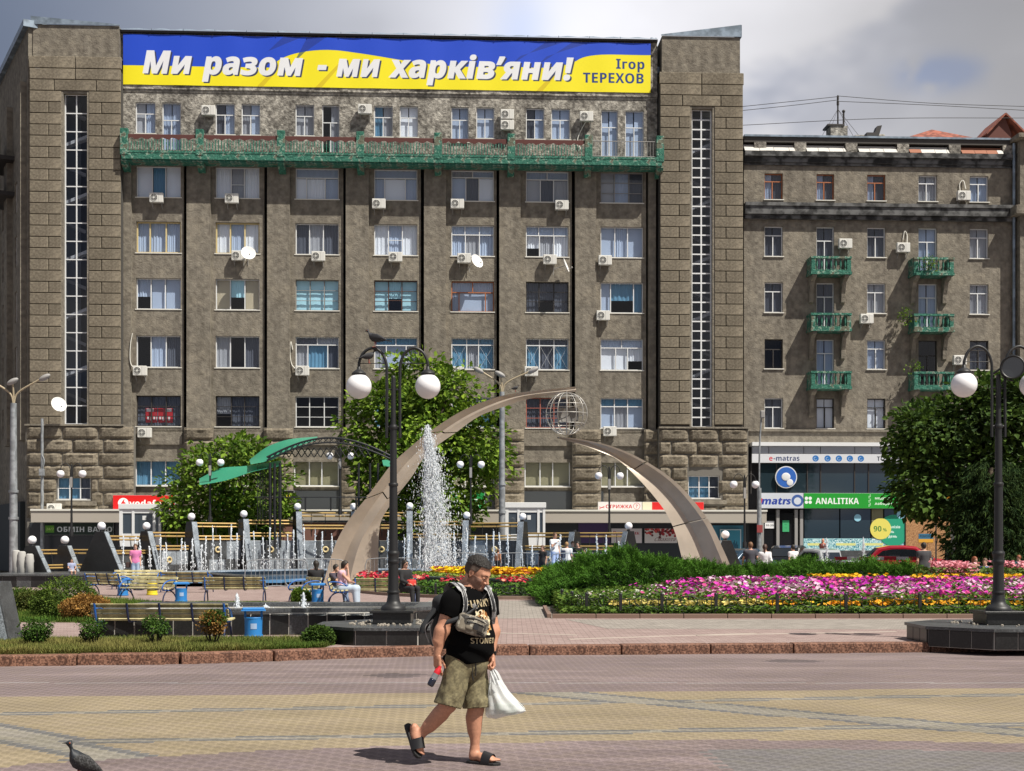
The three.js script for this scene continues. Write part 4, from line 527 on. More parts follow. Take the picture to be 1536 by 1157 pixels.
// roofs behind: red gables, chimney, antenna
{
  const Rm = std([0.34, 0.1, 0.06], 0.75, { map: noiseMap(128, 2, 0.7, 1, 8, 3) });
  const p = U(1398, 202, 92), o = thing('red_roof_house', 'low red hipped roof showing above the right parapet', 'building', [p.x, 0, p.z], TH);
  mesh('roof', new THREE.ConeGeometry(2.6, 1.1, 4, 1).rotateY(Math.PI / 4).scale(1.25, 1, 1).translate(0, p.y - 0.2, 0), Rm, o); mesh('wall', bx(-2, 2, 0, p.y - 0.7, -2, 1.6), M.plaster, o);
  const q = U(1500, 205, 90), g = thing('gabled_house', 'steep bright red gable roof at the right edge of the skyline', 'building', [q.x, 0, q.z], TH);
  mesh('wall', [extrude([[-0.9, 0], [0.8, 0], [0.8, q.y + 0.2], [0.3, q.y + 1.45], [-0.9, q.y + 0.2]], 3).translate(0, 0, -3)], std([0.13, 0.05, 0.04], 0.9), g);
  mesh('roof', [bar(V(0.3, q.y + 1.5, -1.4), V(2.2, q.y - 0.3, -1.4), 3.4, 0.1), bar(V(0.3, q.y + 1.5, -1.4), V(-1.0, q.y + 0.1, -1.4), 3.4, 0.1)], Rm, g); mesh('side_roof', bar(V(1.6, q.y + 0.5, -4), V(4, q.y + 0.2, -4), 3, 0.1), M.zinc, g);
  const c = U(1256, 206, 82), m = thing('chimney', 'rendered roof chimney with a dark cap and pipe above the right parapet', 'chimney', [c.x, c.y, c.z], TH);
  mesh('stack', bx(-0.55, 0.5, -1, 0.55, -0.5, 0.5), M.roughWall, m); mesh('cap', bx(-0.75, 0.3, 0.55, 0.65, -0.55, 0.55), M.darkFrame, m); mesh('pipe', [cyl(0.06, 0.06, 1.1, 0.4, 0.5, 0, 8), ball(0.1, 0.4, 1.6, 0)], M.darkFrame, m); mesh('rubble', [rbox(1.2, 0.3, 0.6, 0.1, 1.6, -0.05, 0), rbox(0.8, 0.4, 0.5, 0.1, 2.5, -0.05, 0.1)], M.roughWall, m);
  const ve = thing('roof_vent', 'tilted dark roof vent on the right parapet', 'vent', U(1311, 205, 82), TH); mesh('hood', extrude([[-0.6, -0.1], [0.15, -0.1], [0.35, 0.55], [0.05, 0.5], [-0.1, 0.1], [-0.6, 0.1]], 0.5), M.darkFrame, ve);
  const an = thing('antenna_mast', 'thin roof antenna mast with guy wires', 'antenna', U(1257, 205, 82.5), TH);
  mesh('mast', [rod([0, -1, 0], [0, 2.55, 0], 0.05, 8), cyl(0.08, 0.08, 0.25, 0, 1.95, 0, 8), cyl(0.07, 0.07, 0.2, 0, 2.3, 0, 8)], M.darkFrame, an); for (const x of [-1.4, -0.9, 1.2, 1.7]) mesh('guy_wire', rod([0, 1.7, 0], [x, -0.6, 0.3], 0.012, 4), M.darkFrame, an);
  const wire = (label, pts, r = 0.018) => tag(mesh('overhead_wire', tube(pts, r, 30, 4), M.darkFrame), label, 'wire', 'overhead wires');
  const up = (x, y) => U(x, y, 82);
  wire('highest wire from the antenna mast towards the left', [up(1257, 145), up(1190, 152), up(1112, 160)]); wire('second wire from the antenna mast towards the left', [up(1257, 150), up(1190, 158), up(1112, 166)]); wire('long low wire crossing the sky above the right roof', [up(1112, 188), up(1320, 178), up(1545, 177)]); wire('upper wire from the antenna mast towards the right', [up(1257, 144), up(1400, 155), up(1545, 160)]); wire('lower wire from the antenna mast towards the right', [up(1257, 152), up(1400, 158), up(1545, 166)]);
}
// ================= AIR CONDITIONERS, DISHES =================
{
  const ac = thing('air_conditioner', '', 'air conditioner');
  mesh('casing', rbox(0.8, 0.57, 0.3, 0.03, 0, 0, 0.28), M.acWhite, ac);
  mesh('fan_grille', [new THREE.TorusGeometry(0.21, 0.012, 5, 24).translate(-0.14, 0, 0.436), new THREE.TorusGeometry(0.14, 0.007, 4, 20).translate(-0.14, 0, 0.437), new THREE.TorusGeometry(0.07, 0.007, 4, 16).translate(-0.14, 0, 0.438), box(0.42, 0.012, 0.008, -0.14, 0, 0.436), box(0.012, 0.42, 0.008, -0.14, 0, 0.437)], M.acWhite, ac);
  mesh('fan_opening', [new THREE.CylinderGeometry(0.2, 0.2, 0.012, 24).rotateX(Math.PI / 2).translate(-0.14, 0, 0.427)], M.acDark, ac); mesh('fan_hub', new THREE.CylinderGeometry(0.05, 0.05, 0.014, 12).rotateX(Math.PI / 2).translate(-0.14, 0, 0.434), M.acWhite, ac);
  mesh('service_panel', box(0.012, 0.5, 0.004, 0.13, 0, 0.432), M.greyFrame, ac);
  for (const x of [-0.27, 0.27]) mesh('bracket', [box(0.03, 0.03, 0.46, x, -0.3, 0.22), bar(V(x, -0.56, 0.015), V(x, -0.31, 0.4), 0.025, 0.025), box(0.03, 0.3, 0.02, x, -0.44, 0.005)], M.greyFrame, ac);
  const C = ['leftmost', 'second', 'third', 'fourth', 'fifth', 'sixth', 'seventh'], G = 'air conditioners on the house fronts';
  const L = [
    [312, 165, wp, 'white air conditioner above the long green balcony, first from the left'], [547, 163, wp, 'white air conditioner above the long green balcony, second from the left'], [761, 171, wp, 'upper of two stacked air conditioners above the long green balcony'], [761, 187, wp, 'lower of two stacked air conditioners above the long green balcony'], [880, 174, wp, 'white air conditioner above the long green balcony, rightmost'],
    ...[[234, 296, 0], [347, 297, 1], [568, 305, 3], [686, 305, 4], [843, 307, 5]].map(([x, y, c]) => [x, y, wb, `air conditioner below the uppermost recessed window in the ${C[c]} column`]),
    ...[[357, 383, 1], [477, 384, 2], [593, 385, 3], [696, 387, 4], [825, 389, 5], [908, 390, 6]].map(([x, y, c]) => [x, y, wb, `air conditioner below the second recessed window of the ${C[c]} column`]),
    [905, 473, wb, 'air conditioner below the middle window of the seventh column'],
    ...[[209, 556, 0], [453, 556, 2], [686, 557, 4], [797, 557, 5]].map(([x, y, c]) => [x, y, wb, `air conditioner below the fourth recessed window of the ${C[c]} column`]),
    [216, 649, wb + 0.1, 'air conditioner on the ledge above the stone base, left side'], [546, 618, wb, 'air conditioner half behind the big tree'], [915, 647, wb + 0.1, 'air conditioner on the ledge above the stone base, right side'], [80, 763, 0.7, 'air conditioner on the canopy at the far left'],
    [1447, 293, rw, 'air conditioner beside the top right window of the right house'], [1269, 365, rw, 'air conditioner above the upper left small green balcony'], [1356, 371, rw, 'air conditioner left of the overgrown small balcony'], [1301, 478, rw, 'air conditioner between the small green balconies'], [1441, 540, rw, 'air conditioner behind the globe of the right lamp'],
  ];
  L.forEach(([px, py, w, label], i) => { const wf = w + 0.43, p = facP(fu(px, wf), fy(py, px, wf), w); if (!i) { ac.position.copy(p); ac.rotation.y = TH; tag(ac, label, null, G); } else copy(ac, label, p, TH, G); });
  const pipe = (label, w, pts) => tag(mesh('refrigerant_pipe', tube(pts.map(([x, y, z = 0.06]) => facP(fu(x, w), fy(y, x, w), w + z)), 0.03, 24, 5), M.whiteWarm), label, 'pipe');
  pipe('white pipe hanging from the air conditioner at the right end of the long balcony', wp, [[880, 182, .3], [872, 195, .1], [866, 212, .08], [871, 225, .08]]);
  pipe('white pipe rising along the edge of the third window column', wb, [[445, 555, .2], [438, 548], [435, 530], [436, 512], [439, 525]]);
  pipe('pale pipe along the left edge of the first window column', wp, [[200, 552], [196, 545], [196, 515], [199, 500]]);
  pipe('pipe curling down to the air conditioner at the top right window', rw, [[1440, 288], [1439, 277], [1444, 271], [1447, 285, .2]]);
  pipe('pipe above the air conditioner left of the overgrown balcony', rw, [[1359, 366, .2], [1360, 352], [1357, 347], [1354, 360]]);
  // satellite dishes
  const dish = (label, px, py, w, az, s = 1, arm = true) => {
    const wf = w + 0.75, p = facP(fu(px, wf), fy(py, px, wf), wf), o = thing('satellite_dish', label, 'satellite dish', p, az, 'satellite dishes'); o.scale.setScalar(s);
    mesh('reflector', lathe([[0, 0], [0.15, 0.014], [0.3, 0.055], [0.42, 0.11], [0.435, 0.118], [0.42, 0.122], [0.29, 0.066], [0.14, 0.022], [0, 0.01]], 32).rotateX(Math.PI / 2).rotateX(-0.35), phys([0.8, 0.79, 0.77], 0.5), o);
    mesh('feed_arm', [rod([0, -0.36, 0.02], [0, -0.12, 0.42], 0.014), ball(0.05, 0, -0.11, 0.44, 10, 8)], M.greyFrame, o);
    if (arm) mesh('wall_arm', [rod([0, 0, -0.03], [0.1, -0.15, -0.7], 0.025), rod([0.1, -0.15, -0.7], [0.1, -0.5, -0.72], 0.02)], M.greyFrame, o);
  };
  dish('white satellite dish in front of the second window column', 372, 381, wb, 0.35); dish('white satellite dish beside the fifth window column', 714, 393, wb, 0.75); dish('satellite dish seen edge-on beside the sixth window column', 847, 399, wb, 1.35);
  dish('white satellite dish on a pipe at the foot of the left stone tower', 87, 608, 0.1, 0.7, 1.05, false);
  { const p = facP(fu(68, 0.4), 0, 0.4); const o = thing('pipe_post', 'thin galvanised post with cable box in front of the left stone tower', 'post', facP(fu(63, 1.2), 0.1, 1.2), 0); mesh('post', [cyl(0.12, 0.1, 3.4, 0, 0, 0, 12), cyl(0.09, 0.08, 5.6, 0, 3.4, 0, 12), cyl(0.16, 0.16, 0.12, 0, 3.3, 0, 12)], M.galv, o); mesh('cable_box', [rbox(0.3, 0.4, 0.2, 0.03, 0.02, 5.9, 0.12), tube([[0.1, 6.2, 0.1], [0.15, 6.6, 0.1], [0.02, 6.9, 0.08]], 0.03)], M.galv, o); }
}
// ================= THE SQUARE: LAMPS, BENCHES, BASINS =================
const blue = phys([0.012, 0.11, 0.42], 0.45, { clearcoat: 0.3 }), navy = std([0.012, 0.022, 0.07], 0.5), binBlue = phys([0.02, 0.19, 0.5], 0.5), slatM = [0.92, 1, 1.06].map((k) => std([0.62 * k, 0.55 * k, 0.3 * k], 0.6, { map: noiseMap(128, 0.8, 0.82, 1, 10, 3) }));
const mortar = std([0.5, 0.48, 0.44], 0.9);
// clad body: a core with its own tiles around a closed outline (x, z), counter-clockwise seen from above
function clad(parent, pts, y0, y1, tw, mat, gap = 0.016, th = 0.025, R = mulberry(8)) {
  mesh('core', slab(pts, y0, y1 - 0.004), mortar, parent);
  for (let i = 0; i < pts.length; i++) {
    const [ax, az] = pts[i], [bx_, bz] = pts[(i + 1) % pts.length], L = Math.hypot(bx_ - ax, bz - az), n = Math.max(1, Math.round(L / tw)), an = Math.atan2(-(bz - az), bx_ - ax);
    const nx = Math.sin(an), nz = Math.cos(an); const g = block(L / n - gap, y1 - y0 - gap, th, 0.004);
    const face = nx * (0 - (ax + bx_) / 2) + nz * (0 - (az + bz) / 2); if (face < 0 && L > 0) { /* turned away from the square's front */ }
    for (let k = 0; k < n; k++) { const t = (k + 0.5) / n; piece('granite_tile', g, Array.isArray(mat) ? mat[Math.floor(R() * mat.length)] : mat, parent, lerp(ax, bx_, t), (y0 + y1) / 2, lerp(az, bz, t), 1, 1, 1, an); }
  }
}
const ngon = (n, r, cx = 0, cz = 0, o = 0) => Array.from({ length: n }, (_, i) => { const a = o - (i / n) * 2 * Math.PI; return [cx + r * Math.cos(a), cz + r * Math.sin(a)]; });
// ---- two tall globe lamps on octagonal granite platforms ----
const lampSpots = [[590, 23.4, 1.36, 'left'], [1498, 23.2, 1.52, 'right']];
const tallLamp = thing('globe_lamp', 'tall black lamp post with two white globes standing behind the walking man', 'street lamp', [gx(590, 23.4), GY, -23.4], 0, 'tall globe lamps');
{
  const y0 = 0.3;
  mesh('plinth', [rbox(0.66, 0.2, 0.66, 0.015, 0, y0 + 0.1, 0), rbox(0.76, 0.045, 0.76, 0.01, 0, y0 + 0.21, 0)], M.gran, tallLamp);
  mesh('pole', [lathe([[0.22, y0 + 0.23], [0.22, y0 + 0.27], [0.19, y0 + 0.31], [0.13, y0 + 0.35], [0.115, y0 + 0.4], [0.1, y0 + 0.5], [0.1, y0 + 0.52], [0.112, y0 + 0.53], [0.112, y0 + 0.56], [0.095, y0 + 0.58], [0.088, 1.35], [0.105, 1.36], [0.105, 1.4], [0.09, 1.42], [0.098, 1.5], [0.105, 1.51], [0.105, 1.55], [0.075, 1.58], [0.07, 2.7], [0.085, 2.71], [0.085, 2.75], [0.062, 2.77], [0.058, 3.7], [0.075, 3.71], [0.075, 3.76], [0.045, 3.8], [0.04, 4.6], [0.03, 4.64], [0, 4.65]], 22)], M.iron, tallLamp);
  for (const s of [-1, 1]) {
    const arm = mesh('arm', [tube([[s * 0.115, 3.55, 0], [s * 0.115, 3.95, 0], [s * 0.115, 4.6, 0], [s * 0.13, 4.88, 0], [s * 0.22, 5.06, 0], [s * 0.37, 5.13, 0], [s * 0.52, 5.05, 0], [s * 0.6, 4.88, 0], [s * 0.605, 4.78, 0]], 0.026, 48, 8), rod([s * 0.115, 4.86, 0], [s * 0.6, 4.86, 0], 0.008), rod([s * 0.05, 3.74, 0], [s * 0.115, 3.74, 0], 0.02), rod([s * 0.04, 4.4, 0], [s * 0.115, 4.4, 0], 0.016)], M.iron, tallLamp);
    mesh('lamp_cap', lathe([[0, 4.82], [0.03, 4.8], [0.035, 4.76], [0.08, 4.73], [0.125, 4.69], [0.13, 4.665], [0, 4.66]], 18).translate(s * 0.605, 0, 0), M.iron, arm);
    mesh('globe', ball(0.222, s * 0.605, 4.46, 0, 32, 24), M.globe, arm);
  }
}
copy(tallLamp, 'tall black lamp post with white globes on the granite platform at the right edge', [gx(1498, 23.2), GY, -23.2], 0.03, 'tall globe lamps');
{
  const n = ['low black granite platform carrying the left lamp post', 'low black granite platform carrying the right lamp post'];
  lampSpots.forEach(([px, D, r], i) => {
    const o = thing('lamp_platform', n[i], 'platform', [gx(px, D), GY, -D], 0);
    clad(o, ngon(8, r, 0, 0, Math.PI / 8), -0.05, 0.25, 0.42, [M.gran, M.gran, M.gran], 0.022);
    mesh('cover_slab', [slab(ngon(8, r + 0.06, 0, 0, Math.PI / 8), 0.246, 0.296)], M.granMid, o);
    const R = mulberry(6 + i), g = []; for (let k = 0; k < (i ? 40 : 150); k++) { const a = R() * 6.28, q = Math.sqrt(R()) * 0.85; if (Math.max(Math.abs(Math.cos(a) * q), Math.abs(Math.sin(a) * q)) < 0.4) continue; g.push(new THREE.IcosahedronGeometry(0.012 + R() * 0.022, 0).translate(Math.cos(a) * q, 0.305, Math.sin(a) * q)); }
    tag(mesh('gravel', g, std([0.27, 0.24, 0.2], 0.95), o), null, null, null, 'stuff');
  });
  const p = thing('granite_pylon', 'leaning dark granite pylon cut by the left picture edge', 'pylon', [gx(-12, 22.8), GY, -22.8], 0.0);
  mesh('slab', [extrude([[-0.5, 0], [0.42, 0], [0.2, 1.04], [-0.3, 1.04]], 0.6, 0.008).translate(0, 0, -0.3)], M.granMid, p); mesh('facing', [extrude([[-0.46, 0.02], [0.39, 0.02], [0.18, 1.0], [-0.28, 1.0]], 0.01).translate(0, 0, 0.309)], M.granLight, p);
}
// pigeons on the lamp
function bird(name, label, pos, turn, s, mats) {
  const o = thing(name, label, 'pigeon', pos, turn); o.scale.setScalar(s);
  const sec = (pts, n = 14) => grid(n, pts.length - 1, (u, v) => { const [x, y, ry, rz] = pts[Math.round(v * (pts.length - 1))], a = u * 6.2832; return [x, y + ry * Math.sin(a), rz * Math.cos(a)]; });
  mesh('body', [sec([[-0.16, 0.1, 0.002, 0.01], [-0.12, 0.112, 0.022, 0.035], [-0.06, 0.13, 0.05, 0.06], [0, 0.145, 0.066, 0.07], [0.05, 0.158, 0.066, 0.066], [0.085, 0.178, 0.05, 0.05], [0.1, 0.21, 0.035, 0.034], [0.105, 0.236, 0.03, 0.029], [0.118, 0.256, 0.03, 0.028], [0.135, 0.26, 0.022, 0.02], [0.15, 0.257, 0.008, 0.008], [0.155, 0.255, 0.001, 0.001]])], mats[0], o);
  mesh('beak', [rod([0.148, 0.257, 0], [0.178, 0.247, 0], 0.008, 6, 0.001)], M.black, o);
  mesh('tail', [extrude([[0, -0.03], [-0.12, -0.045], [-0.12, 0.045], [0, 0.03]], 0.008, 0.002).rotateX(-Math.PI / 2).rotateZ(0.25).translate(-0.13, 0.112, 0)], mats[2] ?? mats[1], o);
  for (const q of [-1, 1]) { mesh('wing', [sec([[-0.19, 0.1, 0.002, 0.002], [-0.12, 0.135, 0.022, 0.01], [-0.05, 0.155, 0.045, 0.014], [0.02, 0.165, 0.045, 0.014], [0.06, 0.165, 0.022, 0.01], [0.075, 0.165, 0.002, 0.002]]).translate(0, 0, q * 0.058)], mats[1], o); mesh('leg', [rod([0, 0.085, q * 0.025], [0.005, 0.005, q * 0.028], 0.006), rod([-0.015, 0.005, q * 0.03], [0.035, 0.004, q * 0.03], 0.004), rod([0.003, 0.005, q * 0.03], [0.03, 0.004, q * 0.045], 0.004)], std([0.35, 0.08, 0.06], 0.7), o); }
  for (const q of [-1, 1]) mesh('eye', ball(0.005, 0.128, 0.264, q * 0.025, 8, 6), std([0.5, 0.1, 0.02], 0.3), o);
  return o;
}
bird('pigeon', 'dark pigeon perched on top of the left lamp arm', [gx(563, 23.4), GY + 5.14, -23.4], 2.9, 1.15, [std([0.03, 0.03, 0.035], 0.7), std([0.025, 0.025, 0.03], 0.7)]);
bird('pigeon', 'dark pigeon on the thin crossbar of the left lamp arm', [gx(553, 23.4), GY + 4.86, -23.4], 0.4, 0.9, [std([0.03, 0.03, 0.035], 0.7), std([0.025, 0.025, 0.03], 0.7)]);
const walker = bird('pigeon', 'grey pigeon standing on the paving in the bottom left corner', [gx(113, 10.2), 0.015, -10.2], Math.PI + 0.45, 1.02, [std([1, 1, 1], 0.6, { map: noiseMap(64, 0.1, 0.1, 0.2, 6, 2, [0.9, 1, 1.15]) }), std([1, 1, 1], 0.7, { map: noiseMap(64, 0.06, 0.09, 0.3, 7, 5, [1, 1, 1.02]) }), std([0.3, 0.3, 0.31], 0.8)]); walker.rotation.z = 0.3;

// ---- benches ----
function makeBench(L, label) {
  const o = thing('park_bench', label, 'bench', [0, 0, 0], 0);
  const R = mulberry(Math.round(L * 100)), n = L > 2 ? 5 : 4;
  const seat = [[-0.02, 0.37], [0.1, 0.36], [0.22, 0.365], [0.34, 0.375]], back = [[-0.1, 0.46, 0.2], [-0.135, 0.57, 0.25], [-0.17, 0.68, 0.3]];
  const sl = block(L, 0.078, 0.035, 0.006);
  for (const [z, y] of seat) { const m = piece('seat_slat', sl, slatM[Math.floor(R() * 3)], o, 0, y, z); m.rotation.x = -Math.PI / 2; }
  for (const [z, y, a] of back) { const m = piece('back_slat', sl, slatM[Math.floor(R() * 3)], o, 0, y, z - 0.02); m.rotation.x = -a; }
  for (let i = 0; i < n; i++) {
    const x = lerp(-L / 2 + 0.07, L / 2 - 0.07, i / (n - 1)), end = i === 0 || i === n - 1;
    mesh('support', tube([[x, 0.73, -0.21], [x, 0.6, -0.175], [x, 0.45, -0.125], [x, 0.37, -0.08], [x, 0.34, 0.05], [x, 0.345, 0.38]], 0.022, 18, 6).scale(1, 1, 1), end ? blue : navy, o);
    if (end) { mesh('arm_rest', tube([[x, 0.6, -0.18], [x, 0.63, -0.05], [x, 0.61, 0.15], [x, 0.53, 0.32], [x, 0.4, 0.4], [x, 0.35, 0.36]], 0.02, 20, 6), blue, o); }
    if (end || n === 5 && i === 2) mesh('leg', [tube([[x, 0.01, -0.2], [x, 0.16, -0.15], [x, 0.28, -0.03], [x, 0.33, 0.12], [x, 0.28, 0.25], [x, 0.16, 0.34], [x, 0.01, 0.38]], 0.02, 20, 6)], navy, o);
  }
  return o;
}
{
  const put = (o, px, D, turn, y = GY) => { o.position.set(gx(px, D), y, -D); o.rotation.y = turn; };
  const long = makeBench(2.46, 'long cream slat bench seen from behind in front of the small basin'); put(long, 243, 23.95, Math.PI - 0.02); long.scale.y = 0.86;
  const b = makeBench(1.85, 'cream bench seen from behind, second row, with the blue bin at its left end'); put(b, 352, 39.4, Math.PI + 0.05);
  const G = 'cream slat benches with blue frames'; tag(long, 0, 0, G); tag(b, 0, 0, G);
  const spot = [[225, 39.8, Math.PI + 0.5, 'cream bench seen obliquely from behind between two blue bins'], [279, 47, 0.12, 'cream bench facing the camera, behind the right blue bin of the second row'], [159, 44.3, 0.62, 'cream bench turned to the right at the far left of the square'], [206, 50.5, Math.PI, 'rear cream bench of which only the top slat shows, behind the yellow bin'], [578, 38.2, -0.05, 'pale yellow bench facing the camera behind the left lamp post'], [503, 38.3, Math.PI / 2 - 0.1, 'bench seen from its end on which two women sit'], [462, 39.2, Math.PI + 1.1, 'dark bench seen from its back beside the blue bin by the women']];
  for (const [px, D, a, l] of spot) { const c = copy(b, l, [gx(px, D), GY, -D], a, G); if (px === 503 || px === 462) c.scale.set(0.75, 1, 1); }
}
// ---- bins ----
{
  const o = thing('litter_bin', 'blue litter bin between the long front bench and the small basin', 'litter bin', [gx(380, 24.1), GY, -24.1], 0.2, 'blue litter bins');
  mesh('drum', lathe([[0, 0], [0.16, 0], [0.17, 0.01], [0.17, 0.05], [0.155, 0.06], [0.16, 0.34], [0.168, 0.35], [0.168, 0.37], [0.15, 0.37], [0.14, 0.1], [0, 0.1]], 24), binBlue, o);
  mesh('post', [box(0.04, 0.14, 0.05, -0.145, 0.42, 0), box(0.04, 0.14, 0.05, 0.145, 0.42, 0)], binBlue, o);
  mesh('lid', [rbox(0.4, 0.05, 0.3, 0.02, 0, 0.515, 0), rbox(0.44, 0.02, 0.34, 0.009, 0, 0.49, 0)], binBlue, o);
  mesh('label_plate', [grid(6, 1, (u, v) => { const a = 1.2 + u * 0.7; return [0.161 * Math.cos(a), 0.16 + v * 0.1, 0.161 * Math.sin(a)]; })], std([0.3, 0.42, 0.6], 0.6), o);
  for (const [px, D, l] of [[184, 44, 'blue litter bin beside the bench at the far left'], [271.5, 39.2, 'blue litter bin between the two second-row benches'], [476.5, 38.2, 'blue litter bin beside the two seated women']]) copy(o, l, [gx(px, D), GY, -D], 0.3, 'blue litter bins', 1.08);
  const y = copy(o, 'yellow litter bin half hidden behind the second-row bench', [gx(228, 44.5), GY, -44.5], 0.3, null, 1.1); delete y.userData.group; const ym = std([0.75, 0.6, 0.03], 0.5); y.traverse((c) => { if (c.isMesh) c.material = ym; });
}
// ---- small foreground basin with foam jets ----
const waterMat = phys([0.75, 0.9, 0.95], 0.04, { transmission: 0.9, thickness: 0.3, ior: 1.33, attenuationColor: new THREE.Color(0.25, 0.5, 0.6), attenuationDistance: 0.6 });
const foam = phys([0.86, 0.9, 0.94], 0.35, { transmission: 0.2, thickness: 0 });
function jet(name, label, pos, h, r, n, seed, drop = 0.018, lean = 0.35, group) {   // a fountain jet: streaming core and drops that fan out as they fall
  const o = thing(name, label, 'fountain jet', pos, 0, group), R = mulberry(seed), big = h > 3;
  for (let k = 0; k < (big ? 14 : 2); k++) { const ph = R() * 6, top = h * (0.55 + 0.42 * R()), dx = (R() - 0.35) * r * 0.35, dz = (R() - 0.5) * r * 0.3; mesh('water_stream', grid(7, 40, (u, v) => { const a = u * 6.2832, q = r * (big ? 0.035 : 0.1) * Math.max(0, vn(v * h * 5, ph, k) * 1.7 - 0.25) * (1.1 - v * 0.6); return [q * Math.cos(a) + dx * Math.pow(1 - v, 1.2) * (0.5 + v), v * top, q * Math.sin(a) + dz * (1 - v)]; }), foam, o); }
  const g = new THREE.OctahedronGeometry(1, 0), inst = new THREE.InstancedMesh(g, foam, n), m = new THREE.Matrix4();
  for (let i = 0; i < n; i++) {
    const core = R() < 0.55, v = 1 - Math.pow(R(), 1.15), fall = Math.pow(1 - v, 0.75), e = -Math.log(1 - R() * 0.985) * 0.3, a = R() * 6.2832, q = r * (core ? 0.1 + 0.1 * fall : 0.1 + fall * 0.9) * e * 1.15, wob = vn(v * 7, a * 1.3, seed) * 0.7 + 0.65;
    const s = drop * (0.35 + R() * R() * 1.3); m.makeScale(s * 0.7, s * (1 + 1.8 * R()), s * 0.7).setPosition(q * wob * Math.cos(a) + (core ? 0.12 : 1) * fall * r * lean * R(), v * h * (0.9 + 0.1 * R()), q * wob * Math.sin(a)); inst.setMatrixAt(i, m);
  }
  inst.name = 'water_drops'; tag(inst, null, null, null, 'stuff'); inst.castShadow = inst.receiveShadow = true; o.add(inst); return o;
}
{
  const xl = -7.6, xr = -1.58, zf = (x) => lerp(-24.3, -25.2, (x - xl) / (xr - xl)), zb = -27.7;
  const o = thing('fountain_basin', 'low black granite basin with pale joints behind the long bench', 'basin', [0, GY, 0]);
  const wall = 0.32, P = [[xl, zf(xl)], [xr - 0.5, zf(xr - 0.5)], [xr, zf(xr) - 0.55], [xr, zb], [xl, zb]];
  const inset = [[xl + wall, zf(xl) - wall], [xr - 0.6, zf(xr) - wall], [xr - wall, zf(xr) - 0.75], [xr - wall, zb + wall], [xl + wall, zb + wall]];
  const ringG = (y0, y1, g = 0) => extrude(P.map(([x, z]) => [x, -z]), y1 - y0, 0, [inset.map(([x, z]) => [x, -z])]).rotateX(-Math.PI / 2).translate(0, y0, 0);
  mesh('basin_wall', ringG(0, 0.41), mortar, o); 
  mesh('rim', extrude([[xl - 0.05, -zf(xl) - 0.05], [xr - 0.48, -zf(xr) - 0.05], [xr + 0.05, -zf(xr) + 0.53], [xr + 0.05, -zb + 0.05], [xl - 0.05, -zb + 0.05]], 0.06, 0.008, [inset.map(([x, z]) => [x, -z])]).rotateX(-Math.PI / 2).translate(0, 0.42, 0), M.granMid, o);
  const R = mulberry(21);
  for (let i = 0; i < 3; i++) { const [ax, az] = P[i], [bx_, bz] = P[i + 1], L = Math.hypot(bx_ - ax, bz - az), n = Math.round(L / 0.34), an = Math.atan2(-(bz - az), bx_ - ax), g = block(L / n - 0.026, 0.38, 0.022, 0.004); for (let k = 0; k < n; k++) { const t = (k + 0.5) / n; piece('granite_tile', g, R() < 0.2 ? M.granMid : M.gran, o, lerp(ax, bx_, t), 0.2, lerp(az, bz, t), 1, 1, 1, an); } }
  mesh('basin_floor', slab(inset, 0.0, 0.1), std([0.12, 0.2, 0.24], 0.8), o);
  const wtr = struct('water', grid(60, 24, (u, v) => { const x = lerp(xl + wall, xr - wall, u), z = lerp(zb + wall, zf(xl) - wall - 0.1, v); return [x, GY + 0.37 + 0.012 * Math.sin(x * 23 + z * 11) * Math.sin(z * 19 - x * 7), z]; }), waterMat);
  jet('water_jet', 'small foaming jet at the left end of the low basin', [gx(355, 26.2), GY + 0.37, -26.2], 0.34, 0.15, 700, 3, 0.011); jet('water_jet', 'small foaming jet in the middle of the low basin', [gx(455, 26.4), GY + 0.37, -26.4], 0.36, 0.15, 700, 4, 0.011); jet('water_jet', 'very low bubbling jet between the two foaming jets', [gx(398, 26.3), GY + 0.37, -26.3], 0.12, 0.2, 300, 5, 0.011);
}
